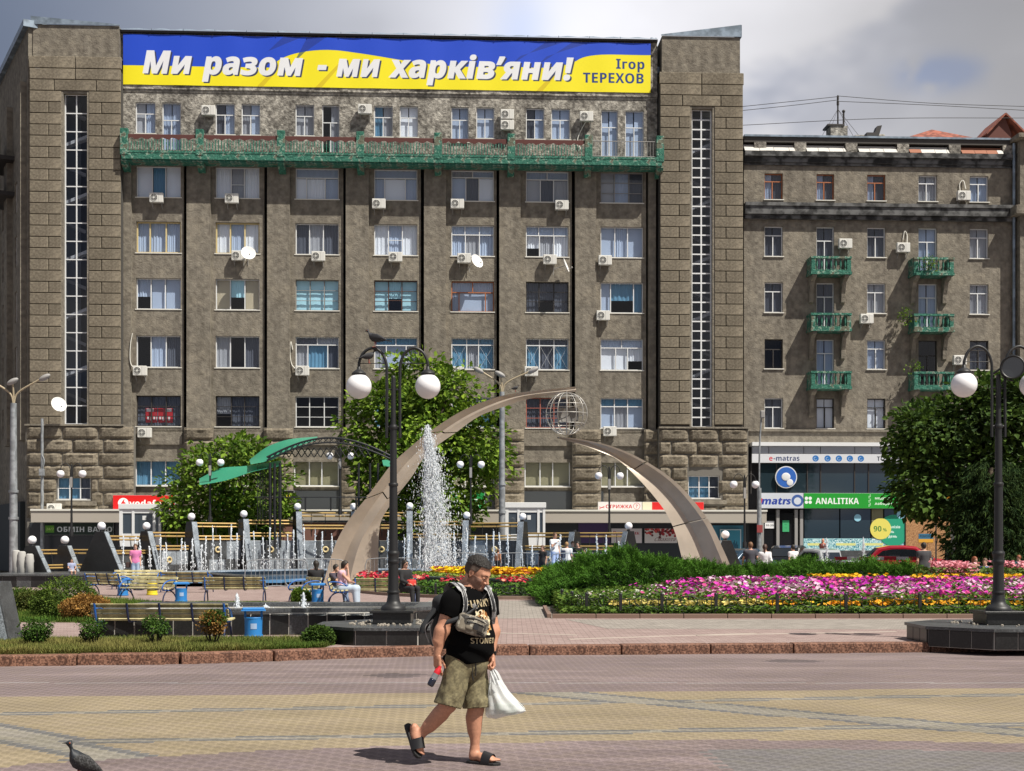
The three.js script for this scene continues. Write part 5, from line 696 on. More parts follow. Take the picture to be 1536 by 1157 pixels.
// ---- small plaza lamps with two globes, and tall road lights ----
{
  const o = thing('globe_lamp', '', 'street lamp', [0, 0, 0]);
  mesh('pole', lathe([[0.1, 0], [0.1, 0.25], [0.06, 0.3], [0.05, 1.2], [0.06, 1.22], [0.045, 1.25], [0.04, 3.35], [0.02, 3.4], [0, 3.4]], 12), M.iron, o);
  for (const s of [-1, 1]) { const a = mesh('arm', tube([[s * 0.06, 2.3, 0], [s * 0.06, 2.95, 0], [s * 0.1, 3.3, 0], [s * 0.28, 3.45, 0], [s * 0.47, 3.32, 0], [s * 0.52, 3.12, 0]], 0.018, 24, 6), M.iron, o); mesh('globe', ball(0.18, s * 0.52, 2.95, 0, 24, 18), M.globe, a); mesh('lamp_cap', cyl(0.1, 0.03, 0.06, s * 0.52, 3.11, 0, 12), M.iron, a); }
  mesh('sign_plate', box(0.12, 0.5, 0.03, 0.0, 2.55, 0.06), M.greyFrame, o);
  const L = [[107, 711, 63, 'small two-globe lamp in front of the currency exchange'], [315, 694, 66, 'small two-globe lamp in front of the round tree by the green canopy'], [510, 684, 67, 'small two-globe lamp under the arched green canopy'], [706, 697, 66, 'small two-globe lamp right of the big fountain jet'], [914, 714, 64, 'small two-globe lamp in front of the hairdresser sign'], [1117, 727, 62, 'small two-globe lamp by the right foot of the arch'], [1437, 734, 60, 'small two-globe lamp in front of the dark right tree']];
  L.forEach(([px, py, D, l], i) => { const y = gy(py, D) - 2.95, p = [gx(px, D), y, -D]; if (!i) { o.position.set(...p); tag(o, l, 0, 'small two-globe lamps'); } else copy(o, l, p, i === 6 ? 1.2 : 0.02 * i, 'small two-globe lamps'); });
  const tall = (label, px, D, top, heads, r) => {
    const t = thing('road_light', label, 'street light', [gx(px, D), 0.1, -D]), yt = gy(top, D) - 0.1; mesh('pole', [cyl(r * 1.15, r, yt * 0.5, 0, 0, 0, 16), cyl(r, r * 0.8, yt * 0.5, 0, yt * 0.5, 0, 16), cyl(r * 1.35, r * 1.35, 0.12, 0, yt * 0.35, 0, 16), cyl(r * 1.3, r * 1.3, 0.12, 0, yt * 0.5, 0, 16)], M.galv, t);
    for (const [hx, hy] of heads) { const x = (hx - px) * D / F, y = gy(hy, D) - 0.1; const a = mesh('arm', tube([[0, yt - 0.1, 0], [x * 0.1, yt + (y - yt) * 0.35, 0], [x * 0.85, y - 0.08, 0.1]], 0.045, 14, 8), std([0.4, 0.33, 0.22], 0.6), t); mesh('lamp_head', [ball(0.3, 0, 0, 0, 16, 10).scale(1, 0.42, 0.5).rotateZ(Math.sign(x || 1) * 0.5).translate(x, y, 0.12)], M.greyFrame, a); }
  };
  tall('thick grey street light with two arms at the left edge', 20, 62, 605, [[68, 567], [-22, 567], [20, 573]], 0.17); tall('grey street light with three lamp heads behind the arch tip', 753, 68, 588, [[718, 556], [750, 562], [800, 556]], 0.16);
  const t = thing('street_light', 'slim street light with a small head in front of the mattress shop', 'street light', [gx(1139, 70), 0.1, -70]); const yy = gy(622, 70) - 0.1; mesh('pole', [cyl(0.14, 0.11, yy * 0.55, 0, 0, 0, 14), tube([[0, yy * 0.5, 0], [0.02, yy * 0.8, 0], [0.12, yy, 0]], 0.045, 12, 8)], M.galv, t); mesh('lamp_head', [rbox(0.24, 0.4, 0.24, 0.06, 0.16, yy, 0.04)], M.greyFrame, t); mesh('notice', rbox(0.3, 0.4, 0.02, 0.005, 0, yy * 0.3, 0.15), std([0.3, 0.05, 0.05], 0.6), t);
}

{ const p = [gx(1521, 23.1), gy(552, 23.1), -23.1], o = thing('floodlight', 'dark round floodlight fixed beside the right lamp post', 'floodlight', p, -0.5); mesh('housing', lathe([[0, -0.16], [0.1, -0.15], [0.17, -0.06], [0.2, 0.08], [0.205, 0.12], [0.18, 0.12], [0.16, 0.06], [0, 0.02]], 24).rotateX(Math.PI / 2), M.iron, o); mesh('glass', new THREE.CircleGeometry(0.18, 24).translate(0, 0, 0.1), phys([0.05, 0.055, 0.06], 0.05, { clearcoat: 1 }), o); mesh('bracket', [new THREE.TorusGeometry(0.22, 0.014, 6, 20, Math.PI).rotateZ(Math.PI / 2), rod([-0.22, 0, 0], [-0.34, -0.08, 0], 0.02)], M.iron, o); mesh('cable', tube([[-0.1, -0.1, -0.15], [-0.2, -0.25, -0.1], [-0.26, -0.5, 0]], 0.008), M.iron, o); }
// ================= CASCADE FOUNTAIN AND ARCH =================
const CC = [gx(610, 54), -54];
{
  // pylons with globes
  const P = [[48, 810, 56.5, 1.5, 'leftmost granite fountain pylon with a globe'], [97, 810, 58.5, 1.4, 'second granite fountain pylon from the left with a globe'], [152, 789, 58, 1.9, 'wide dark fountain pylon in front of the currency exchange'], [219.5, 789, 62, 1.5, 'fountain pylon in front of the left white booth'], [287, 775, 64, 1.2, 'fountain pylon in front of the round tree'], [365.5, 771, 65.5, 1.1, 'fountain pylon left of the black railing tower'], [446, 760, 66.5, 0.9, 'fountain pylon below the left side of the green canopy'], [530, 760, 67, 0.9, 'fountain pylon just left of the leaning arch leg'], [614.5, 759, 67, 0.8, 'fountain pylon touching the left side of the big jet'], [700, 773, 66, 0.9, 'fountain pylon right of the big jet'], [784, 775, 65, 1.1, 'fountain pylon in front of the right white booth'], [862, 790, 63.5, 1.0, 'short fountain pylon behind the group of people'], [943, 789, 62.5, 1.3, 'fountain pylon in front of the red-lettered poster'], [1088, 802, 57.5, 1.5, 'dark rough fountain pylon behind the right foot of the arch']];
  P.forEach(([px, py, D, w, l], i) => {
    const x = gx(px, D), z = -D, o = thing('fountain_pylon', l, 'pylon', [x, 0.3, z], Math.atan2(CC[0] - x, CC[1] - z)), top = gy(py, D) - 0.3 - 0.26;   // local +z points to the fountain's middle
    mesh('pylon_slab', extrude([[-w * 0.62, 0], [w * 0.62, 0], [0.2, top], [-0.2, top]], 0.3, 0.01).translate(0, 0, -0.15).rotateY(-Math.PI / 2), M.gran, o);
    const n = 3, th = Math.atan2(w * 0.62 - 0.2, top); for (let k = 0; k < n; k++) { const g = block(0.3, Math.hypot(w * 0.62 - 0.2, top) / n - 0.015, 0.03, 0.004); const t = (k + 0.5) / n; const m = piece('granite_tile', g, M.granLight, o, 0, top * t, lerp(w * 0.62, 0.2, t) + 0.012); m.rotation.x = -th; }
    mesh('globe_neck', cyl(0.09, 0.07, 0.1, 0, top, 0, 12), M.black, o); if (i !== 11) mesh('globe', ball(0.18, 0, top + 0.25, 0, 24, 18), M.globe, o);
  });
  // wall panels, golden rails, water spouts between the pylons
  const gold = std([0.5, 0.33, 0.12], 0.45, { metalness: 0.3 }), wallM = [M.granMid, M.granLight, M.granMid], R = mulberry(31);
  const wallO = thing('fountain_wall', 'curved grey granite fountain wall between the pylons', 'fountain', [0, 0, 0]), railG = 'golden rail pairs between the fountain pylons';
  const sn = ['between the first and second pylons from the left', 'between the second and third pylons from the left', 'between the wide dark pylon and the left booth pylon', 'between the left booth pylon and the tree pylon', 'left of the black railing tower', 'right of the pylon by the railing tower', 'below the green canopy', 'behind the left arch leg', 'behind the big jet', 'left of the right white booth', 'right of the booth pylon', 'behind the group of people'];
  let spouts = [];
  for (let i = 0; i < 12; i++) {
    const [pa, ta, Da] = P[i], [pb, tb, Db] = P[i + 1], A = V(gx(pa, Da), 0, -Da), Bq = V(gx(pb, Db), 0, -Db), d = Bq.clone().sub(A), L = d.length(), an = Math.atan2(-d.z, d.x), yt = Math.min(gy(ta, Da), gy(tb, Db));
    const a = A.clone().addScaledVector(d, 0.14 / L), at = (t, y, o = 0) => V(lerp(A.x, Bq.x, t) + Math.sin(an) * o, y, lerp(A.z, Bq.z, t) + Math.cos(an) * o);
    const wallTop = i < 2 ? 0.55 : Math.max(0.8, Math.min(2.05, yt - 1.15)), n = Math.round(L / 0.9);
    const c = mesh('core', box(L, wallTop - 0.1, 0.3, 0, 0, 0), mortar, wallO); c.position.copy(at(0.5, (wallTop + 0.1) / 2 , -0.2)); c.rotation.y = an;
    for (let r = 0; r < 2; r++) { const g = block(L / n - 0.02, (wallTop - 0.2) / 2 - 0.02, 0.03, 0.005); for (let k = 0; k < n; k++) { const p = at((k + 0.5) / n, 0.2 + (r + 0.5) * (wallTop - 0.2) / 2, -0.05); piece('granite_tile', g, wallM[Math.floor(R() * 3)], wallO, p.x, p.y, p.z, 1, 1, 1, an); } }
    const ra = thing('golden_rail', 'pair of golden rails ' + sn[i] + ', two levels', 'railing', [0, 0, 0], 0, railG); const ys = i < 3 ? [yt - 0.45, yt - 0.6, yt - 1.1, yt - 1.22] : [yt - 0.32, yt - 0.48, yt - 0.95, yt - 1.1];
    ys.forEach((y, k) => { const o = k > 1 ? 0 : -0.3; mesh('rail', rod(at(0.03, y, o), at(0.97, y, o), 0.04, 8), gold, ra); }); for (const t of [0.25, 0.5, 0.75]) mesh('rail_post', rod(at(t, Math.max(0.2, ys[3] - 0.4), -0.15), at(t, ys[0], -0.3), 0.02, 6), M.iron, ra);
    if (i > 1) { const ns = i > 9 ? 5 : 6; for (let k = 0; k < ns; k++) spouts.push([at((k + 0.6 + R() * 0.4) / (ns + 0.4), 0.4, 0.55 + R() * 0.5), wallTop - 0.35 + R() * 0.65, i, k]); }
    if (i > 2 && i < 11) { const nz = mesh('nozzle_ring', [new THREE.TorusGeometry(0.12, 0.045, 8, 20).rotateY(an).translate(...at(0.5, wallTop - 0.45, 0.0).toArray())], std([0.6, 0.48, 0.25], 0.5), wallO); }
  }
  // spouts: thin falling streams
  spouts.forEach(([p, h, wi, oi], i) => {
    const o = thing('water_spout', ['first', 'second', 'third', 'fourth', 'fifth', 'sixth'][oi] + ' water spout from the left ' + sn[wi], 'fountain jet', p, 0, 'thin water spouts ' + sn[wi]);
    const S = mulberry(i + 5), dx = (S() - 0.5) * 0.16, g = [grid(6, 16, (u, v) => { const a = u * 6.2832, q = (0.012 + 0.02 * v) * (0.5 + 0.9 * vn(v * 14, Math.cos(a) + 2, i)); return [q * Math.cos(a) + dx * v * v, v * h, q * Math.sin(a)]; })];
    mesh('stream', g, foam, o); const dr = []; for (let k = 0; k < 46; k++) { const v = S(); dr.push(new THREE.OctahedronGeometry(0.012 + S() * 0.022).scale(1, 1.8, 1).translate(dx * v + (S() - 0.5) * 0.24 * (1.2 - v), v * h * 1.05, (S() - 0.5) * 0.2)); } tag(mesh('drops', dr, foam, o), null, null, null, 'stuff');
  });
  // round pool rim in front of the wall
  const arc = (r, a0, a1, n = 40) => Array.from({ length: n + 1 }, (_, i) => { const a = lerp(a0, a1, i / n); return [CC[0] + r * Math.cos(a), CC[1] + r * Math.sin(a)]; });
  const rim = thing('pool_rim', 'long curved grey rim of the cascade pool', 'pool edge', [0, 0, 0]);
  const ringP = (r0, r1, a0, a1) => [...arc(r1, a0, a1), ...arc(r0, a1, a0)];
  mesh('rim_wall', [slab(ringP(10.2, 10.7, Math.PI * 0.98, Math.PI * 2.0), 0.1, 0.62)], M.granMid, rim); mesh('rim_cap', [slab(ringP(10.1, 10.8, Math.PI * 0.98, Math.PI * 2.0), 0.625, 0.7)], M.granLight, rim);
  struct('water', slab(ringP(5, 11.9, Math.PI * 0.98, Math.PI * 2), 0.3, 0.42), phys([0.12, 0.3, 0.55], 0.06, { clearcoat: 0.5 }));
  // granite box of the left terrace and its low steps
  const t = thing('terrace_wall', 'low dark granite terrace wall at the far left with pale joints', 'wall', [0, 0, 0]); clad(t, [[gx(-40, 52.5), -52.5], [gx(111, 52.5), -52.5], [gx(111, 52.5), -60], [gx(-40, 52.5), -60]], 0.1, 0.6, 0.55, [M.gran, M.gran, M.granMid]); mesh('cover_slab', slab([[gx(-40, 52.4), -52.4], [gx(111.6, 52.4), -52.4], [gx(111.6, 52.4), -60.1], [gx(-40, 52.4), -60.1]], 0.602, 0.67), M.granMid, t);
  const s = thing('broken_column', 'three pale stone stumps by the leftmost pylon', 'stone stumps', [gx(24, 56), 0.66, -56]); [[0, 0, 0.95], [0.28, 0.1, 0.9], [0.62, 0.15, 0.8]].forEach(([x, z, h], i) => mesh('stump', lathe([[0, 0], [0.17, 0], [0.16, h * 0.5], [0.18, h * 0.6], [0.15, h - 0.04], [0.1, h], [0, h]], 14).translate(x, 0, z), std([0.42, 0.41, 0.39], 0.9), s));
  const bxs = thing('pump_housing', 'low black box with a slanting lid in front of the cascade pool', 'box', [gx(352, 51), GY, -51], 0.1); mesh('housing', [extrude([[-0.95, 0], [0.95, 0], [0.95, 0.42], [-0.95, 0.55]], 0.9, 0.02)], M.gran, bxs); mesh('lid', bar(V(-1, 0.6, 0.45), V(1, 0.47, 0.45), 1, 0.05), M.granMid, bxs);
  jet('fountain_jet', 'tall white main jet of the fountain rising behind the arch leg', [gx(641, 55), 0.4, -55], 6.4, 1.3, 24000, 77, 0.026, 0.85);
  for (const [px, D, l] of [[1240, 52, 'thin white jet in front of the silver car'], [1295, 52, 'thin white jet in front of the red car']]) jet('fountain_jet', l, [gx(px, D), 0.6, -D], 1.5, 0.3, 700, px, 0.02, 0.3);
}
// ---- arch of two metal-clad limbs and the wire globe ----
{
  const D = 57, light = std([0.46, 0.385, 0.31], 0.42, { metalness: 0.2, map: noiseMap(256, 3, 0.94, 1, 5, 5) }), dark = light, pt = (x, y, dz = 0) => { const p = U(x, y, D - dz); return [p.x, p.y, p.z]; };
  const spl = (pts) => new THREE.CatmullRomCurve3(pts.map((p) => V(p[0], p[1], 0)), false, 'centripetal');
  const limb = (lines, mats, label) => {   // lines: outlines of the limb's ridges, each a list of picture points with its own depth
    const o = thing('arch_limb', label, 'sculpture', [0, 0, 0], 0, 'the two limbs of the arch');
    const cs = lines.map(([pts]) => spl(pts)), n = 48, at = (k, t) => { const q = cs[k].getPoint(t); return pt(q.x, q.y, typeof lines[k][1] === 'function' ? lines[k][1](t) : lines[k][1]); };
    for (let k = 0; k < lines.length; k++) { const k2 = (k + 1) % lines.length, [mat, nm] = mats[k]; for (const [a, b] of [[0, 0.335], [0.34, 0.665], [0.67, 1]]) mesh(nm, grid(16, 2, (u, v) => { const t = lerp(a, b, u), p = at(k, t), q = at(k2, t); return [lerp(p[0], q[0], v), lerp(p[1], q[1], v), lerp(p[2], q[2], v)]; }), mat, o); }
    return o;
  };
  M.archL = light; light.side = dark.side = THREE.DoubleSide;
  const A = [[480, 895], [487, 868], [505, 812], [526, 776], [547, 750], [568, 722], [588, 696], [614, 672], [640, 651], [692, 617], [745, 596], [780, 589], [864, 580]];
  const Bl = [[500, 895], [507, 866], [526, 815], [547, 776], [573, 740], [592, 716], [612, 692], [637, 668], [662, 648], [705, 621], [750, 602], [785, 592], [864, 583]];
  const Cl = [[520, 895], [527, 860], [540, 815], [560, 780], [580, 750], [598, 724], [618, 698], [642, 672], [666, 650], [707, 624], [752, 604], [786, 594], [864, 585]];
  const Dl = [[562, 895], [567, 862], [570, 787], [582, 763], [601, 737], [620, 712], [630, 695], [653, 671], [684, 649], [718, 625], [760, 609], [792, 599], [864, 588]];
  limb([[A, (t) => lerp(0.3, 0.05, t)], [Bl, 0], [Cl, (t) => lerp(0.5, 0.02, Math.min(1, t * 1.6))], [Dl, (t) => lerp(0.2, -0.08, t)], [Dl.map(([x, y]) => [x - 6, y - 3]), -0.9]], [[light, 'cladding_plate'], [dark, 'recessed_plate'], [light, 'cladding_plate'], [dark, 'inner_plate'], [dark, 'rear_plate']], 'tall left limb of the metal arch curving over to the right');
  const OR = [[838, 655], [877, 660], [916, 669], [955, 685], [994, 708], [1020, 729], [1046, 758], [1067, 787], [1083, 820], [1096, 850], [1108, 885]], RM = OR.map(([x, y], i) => [x - 1 - i * 0.9, y + 1 + i * 0.2]), RD = [[838, 657], [879, 665], [918, 681], [942, 698], [968, 714], [994, 734], [1020, 763], [1039, 794], [1051, 822], [1058, 840], [1066, 885]], IN = [[838, 658], [877, 669], [906, 680], [927, 690], [958, 719], [981, 745], [1000, 771], [1013, 800], [1021, 830], [1026, 850], [1028, 885]];
  limb([[IN, (t) => lerp(0.02, 0.28, t)], [RD, 0], [RM, (t) => lerp(0.06, 0.5, t)], [OR, (t) => lerp(0.07, 0.52, t)], [OR.map(([x, y]) => [x - 3, y + 2]), -0.8]], [[light, 'cladding_plate'], [dark, 'outer_plate'], [light, 'edge_strip'], [dark, 'rear_plate'], [dark, 'inner_plate']], 'lower right limb of the metal arch sweeping down behind the hedge');
  const c = U(850, 621, D), g = thing('wire_globe', 'wire globe sculpture held between the two arch tips', 'sculpture', c); const steel = std([0.45, 0.43, 0.4], 0.4, { metalness: 0.4 }), r = 0.9;
  for (let i = 0; i < 7; i++) mesh('meridian', new THREE.TorusGeometry(r, 0.016, 5, 48).rotateY(i * Math.PI / 7 + 0.2), steel, g); for (const a of [-0.95, -0.5, 0, 0.45, 0.9]) mesh('parallel', new THREE.TorusGeometry(r * Math.cos(a), 0.016, 5, 40).rotateX(Math.PI / 2).translate(0, r * Math.sin(a), 0), steel, g); mesh('axis', rod([0, -r, 0], [0, r + 0.1, 0], 0.025), steel, g);
  const inner = mesh('continents', [ball(1, 0, 0, 0)].map((b) => grid(8, 6, (u, v) => { const a = 0.9 + u * 1.1, e = -0.3 + v * 0.7; return [(r - 0.02) * Math.cos(e) * Math.cos(a), (r - 0.02) * Math.sin(e), -(r - 0.02) * Math.cos(e) * Math.sin(a)]; })), std([0.2, 0.19, 0.18], 0.6, { side: THREE.DoubleSide }), g);
  bird('pigeon', 'dark pigeon sitting on the upper curve of the arch', [gx(773, D), gy(588, D), -D], 0.2, 1.1, [std([0.03, 0.03, 0.035], 0.7), std([0.025, 0.025, 0.03], 0.7)]);
}
// ---- white booths, green canopy, crowd barriers ----
{
  const booth = (label, px, D, base, top, wPx) => {
    const w = wPx * D / F, h = gy(top, D) - gy(base, D), o = thing('booth', label, 'booth', [gx(px, D), gy(base, D), -D], 0.05), x0 = -w / 2, P = [-0.5, -0.42, -0.2, -0.14, 0.3, 0.36, 0.44, 0.5].map((t) => t * w);
    mesh('roof', rbox(w + 0.08, 0.28, 1.9, 0.02, 0, h - 0.14, -0.9), M.white, o); mesh('post', [[P[0], P[1]], [P[2], P[3]], [P[4], P[5]], [P[6], P[7]]].map(([a, b]) => bx(a, b, 0, h - 0.28, -0.12, 0)), M.white, o); mesh('lower_panel', [bx(x0, w / 2, 0, h * 0.3, -0.1, -0.02), bx(x0, w / 2, h * 0.78, h - 0.281, -0.1, -0.021)], M.white, o);
    mesh('side_panel', [bx(x0, x0 + 0.05, 0, h - 0.28, -1.8, -0.121), bx(w / 2 - 0.05, w / 2, 0, h - 0.28, -1.8, -0.121), bx(x0, w / 2, 0, h - 0.3, -1.82, -1.78)], M.white, o);
    for (const [a, b] of [[P[1], P[2]], [P[3], P[4]], [P[5], P[6]]]) mesh('pane', bx(a, b, h * 0.3, h * 0.78, -0.08, -0.06), phys([0.05, 0.065, 0.08], 0.08, { clearcoat: 1 }), o);
    mesh('notice', bx(0.05 * w, 0.14 * w, h * 0.62, h * 0.72, -0.058, -0.05), M.white, o);
  };
  booth('white glazed booth in front of the red shop sign', 210, 70, 820, 756, 62); booth('white glazed booth right of the street light', 788, 70, 822, 754, 60);
  const D = 65.5, o = thing('canopy_pavilion', 'pavilion with arched green roof sheets on black steel trusses', 'pavilion', [0, 0, 0]), gm = phys([0.015, 0.3, 0.17], 0.5, { side: THREE.DoubleSide, transmission: 0.25, thickness: 0 }), P = (x, y, z = 0) => U(x, y, D + z);
  const sheet = (top, front, dz) => { const a = new THREE.CatmullRomCurve3(top.map(([x, y]) => P(x, y, 2.5))), b = new THREE.CatmullRomCurve3(front.map(([x, y]) => P(x, y, 0))); mesh('roof_sheet', grid(24, 3, (u, v) => a.getPoint(u).lerp(b.getPoint(u), v).toArray()), gm, o); };
  sheet([[374, 690], [400, 671], [430, 660], [476, 655]], [[376, 697], [408, 690], [440, 673], [476, 660]]); sheet([[299, 718], [330, 703], [370, 699], [421, 691]], [[299, 728], [338, 721], [382, 707], [421, 699]]); sheet([[573, 690], [580, 690], [588, 692]], [[575, 699], [581, 700], [588, 700]]);
  const arcP = (y0, pk, n = 22) => Array.from({ length: n + 1 }, (_, i) => { const t = i / n; return [lerp(400, 586, t), y0 - pk * Math.sin(Math.PI * (0.06 + t * 0.86))]; }), up = arcP(693, 36), lo = arcP(697, 33);
  const tr = []; for (const z of [0, 2.5]) { tr.push(tube(up.map(([x, y]) => P(x, y, z)), 0.05, 40, 5), tube(lo.map(([x, y]) => P(x, y, z)), 0.04, 40, 5)); for (let i = 0; i < 22; i++) tr.push(rod(P(...up[i], z), P(...lo[i + 1], z), 0.02, 4), rod(P(...lo[i], z), P(...up[i + 1], z), 0.02, 4)); } mesh('arch_truss', tr, M.iron, o);
  mesh('lattice', Array.from({ length: 14 }, (_, i) => { const x = 424 + i * 9.5; return [rod(P(x, 672, 1.2), P(x + 9, 686, 1.2), 0.025, 4), rod(P(x + 9, 672, 1.2), P(x, 686, 1.2), 0.025, 4)]; }), M.iron, o);
  [405, 412, 420, 538, 555, 567, 586].forEach((x) => mesh('post', rod(P(x, 695, x < 450 ? 0 : 1), P(x, 822, x < 450 ? 0 : 1), 0.06, 8), M.iron, o));
  mesh('railing', [rod(P(382, 746), P(600, 746), 0.03), ...Array.from({ length: 16 }, (_, i) => rod(P(386 + i * 2.4, 700, 0.2), P(386 + i * 2.4, 780, 0.2), 0.018, 4)), ...Array.from({ length: 4 }, (_, i) => rod(P(458 + i * 38, 746), P(458 + i * 38, 766), 0.04, 4))], M.iron, o);
  const st = thing('stair_parapet', 'brick-red stair wall with golden rails under the green canopy', 'wall', [0, 0, 0]); mesh('parapet', [bx(gx(408, 70.5), gx(590, 70.5), 0.2, gy(784, 70.5), -71.2, -70.5)], std([0.19, 0.09, 0.07], 0.9), st); mesh('coping', [bx(gx(380, 70.5), gx(606, 70.5), gy(783.5, 70.5), gy(781, 70.5), -71.3, -70.4)], M.granMid, st);
  const bar_ = thing('crowd_barrier', '', 'barrier', [0, 0, 0]); mesh('frame', [tube([[-1.1, 0.15, 0], [-1.1, 1.02, 0], [-1.04, 1.08, 0], [1.04, 1.08, 0], [1.1, 1.02, 0], [1.1, 0.15, 0], [0, 0.15, 0]], 0.02, 60, 6, true)], M.galv, bar_); for (let i = 1; i < 14; i++) mesh('rung', rod([-1.1 + i * 0.157, 0.15, 0], [-1.1 + i * 0.157, 1.08, 0], 0.009, 5), M.galv, bar_); for (const x of [-0.8, 0.8]) mesh('foot', [rod([x, 0.02, -0.3], [x, 0.02, 0.3], 0.02), rod([x, 0.02, 0], [x, 0.15, 0], 0.02)], M.galv, bar_);
  [[415, 50, 0.12, 'crowd barrier in front of the cascade pool, left of the two women'], [473, 51.5, 0.05, 'crowd barrier behind the two seated women'], [590, 55, 0.02, 'crowd barrier behind the left lamp post'], [690, 55.5, 0, 'crowd barrier behind the yellow flowers, left of the man'], [780, 56, 0, 'crowd barrier behind the yellow flowers, right of the man'], [868, 56, 0.03, 'crowd barrier in front of the standing group']].forEach(([px, d, a, l], i) => { const p = [gx(px, d), GY + (i > 2 ? 0.2 : 0), -d]; if (!i) { bar_.position.set(...p); bar_.rotation.y = a; tag(bar_, l, 0, 'steel crowd barriers'); } else copy(bar_, l, p, a, 'steel crowd barriers'); });
}
// ================= TREES, HEDGES, LAWNS, FLOWERS =================
const leafMat = new THREE.MeshPhysicalMaterial({ vertexColors: true, roughness: 0.85, specularIntensity: 0.25, transmission: 0.3, thickness: 0, side: THREE.DoubleSide });
const needleMat = new THREE.MeshPhysicalMaterial({ vertexColors: true, roughness: 0.9, specularIntensity: 0.15, transmission: 0.18, thickness: 0, side: THREE.DoubleSide });
const bark = std([1, 1, 1], 0.95, { map: noiseMap(256, 1.2, 0.2, 0.42, 14, 9, [1, 0.88, 0.74]), bumpMap: bumpRough, bumpScale: 0.03 });
function soup() {                                                  // collects coloured triangles
  const p = [], c = [], n = [];
  return { tri(a, b, d, col, nn) { p.push(a.x, a.y, a.z, b.x, b.y, b.z, d.x, d.y, d.z); for (let i = 0; i < 3; i++) { c.push(col[0], col[1], col[2]); n.push(nn.x, nn.y, nn.z); } }, build(name, mat, parent) { const g = new THREE.BufferGeometry(); g.setAttribute('position', new THREE.Float32BufferAttribute(p, 3)); g.setAttribute('normal', new THREE.Float32BufferAttribute(n, 3)); g.setAttribute('color', new THREE.Float32BufferAttribute(c, 3)); const m = new THREE.Mesh(g, mat); m.name = name; m.castShadow = m.receiveShadow = true; parent.add(m); return m; } };
}
const rdir = (R) => { const z = R() * 2 - 1, a = R() * 6.2832, s = Math.sqrt(1 - z * z); return V(s * Math.cos(a), z, s * Math.sin(a)); };
function leaf(S, at, dir, nrm, l, w, col) {                        // a folded leaf, four triangles
  const side = dir.clone().cross(nrm).normalize(), n = side.clone().cross(dir).normalize(), tip = at.clone().addScaledVector(dir, l), mid = at.clone().addScaledVector(dir, l * 0.45), L = mid.clone().addScaledVector(side, w).addScaledVector(n, w * 0.35), Rr = mid.clone().addScaledVector(side, -w).addScaledVector(n, w * 0.35);
  const nl = n.clone().addScaledVector(side, -0.35).normalize(), nr = n.clone().addScaledVector(side, 0.35).normalize(); S.tri(at, L, tip, col, nl); S.tri(at, tip, Rr, col, nr);
}
// crown: blobs [x, y, z, rx, ry, rz]; each blob holds clumps, each clump a tuft of leaves
function foliage(parent, blobs, clumps, per, size, cols, seed, mat = leafMat, name = 'crown') {
  const R = mulberry(seed), S = soup(), vol = blobs.map((b) => Math.pow(b[3] * b[4] * b[5], 0.67)), tot = vol.reduce((a, b) => a + b, 0);
  const inside = (p, skip) => blobs.some((b, i) => i !== skip && ((p.x - b[0]) / b[3]) ** 2 + ((p.y - b[1]) / b[4]) ** 2 + ((p.z - b[2]) / b[5]) ** 2 < 0.6);
  blobs.forEach((b, bi) => {
    for (let k = 0, n = Math.round(clumps * vol[bi] / tot); k < n; k++) {
      const d = rdir(R), q = Math.pow(0.25 + 0.75 * R(), 0.4) * (0.84 + 0.24 * vn(d.x * 3 + seed, d.y * 3, d.z * 3 + bi)), c = V(b[0] + d.x * b[3] * q, b[1] + d.y * b[4] * q, b[2] + d.z * b[5] * q);
      if (inside(c, bi)) { if (R() < 0.75) continue; }
      const lump = vn(c.x * 1.1 + seed, c.y * 1.1, c.z * 1.1); if (lump < 0.4 && R() < 0.85) continue; const r = size * (1.5 + R() * 1.5), tone = 0.65 + 0.7 * R(); c.addScaledVector(d, (lump - 0.5) * Math.min(b[3], b[4]) * 1.0);
      for (let i = 0; i < per; i++) {
        const e = rdir(R), p = c.clone().add(V(e.x * r, e.y * r * 0.7, e.z * r)), dir = e.clone().multiplyScalar(0.7).add(d.clone().multiplyScalar(0.5)).add(V(0, -0.25, 0)).add(rdir(R).multiplyScalar(0.6)).normalize(), nn = V(0, 1, 0).add(d.clone().multiplyScalar(0.7)).add(rdir(R).multiplyScalar(0.65)).normalize();
        const l = size * (0.75 + R() * 0.6), t = clamp(R() * 0.8 + 0.2 * (tone - 0.5)), col = mix3(cols[0], cols[1], t).map((x) => x * tone); leaf(S, p, dir, nn, l, l * 0.38, col);
      }
    }
  });
  return S.build(name, mat, parent);
}
function trunk(parent, h, r, limbs, seed) {
  const R = mulberry(seed), wob = (y) => [Math.sin(y * 1.3 + seed) * r * 0.5, y, Math.cos(y * 1.1 + seed) * r * 0.4];
  const g = grid(12, 14, (u, v) => { const a = u * 6.2832, y = v * h, q = r * (1 - 0.45 * v) * (1 + 0.35 * Math.exp(-v * 12)) * (0.9 + 0.2 * vn(Math.cos(a) * 2, y * 1.5, Math.sin(a) * 2 + seed)), w = wob(y); return [w[0] + q * Math.cos(a), y, w[2] + q * Math.sin(a)]; });
  const t = mesh('trunk', g, bark, parent); for (const [x, y, z] of limbs) { const s = wob(h * (0.55 + 0.4 * R())); mesh('limb', new THREE.TubeGeometry(new THREE.QuadraticBezierCurve3(V(...s), V(x * 0.35, lerp(s[1], y, 0.6), z * 0.35), V(x, y, z)), 10, r * 0.32, 7), bark, t); }
}
const GREEN = [[0.05, 0.12, 0.014], [0.22, 0.33, 0.035]], DEEP = [[0.022, 0.055, 0.012], [0.1, 0.17, 0.025]];
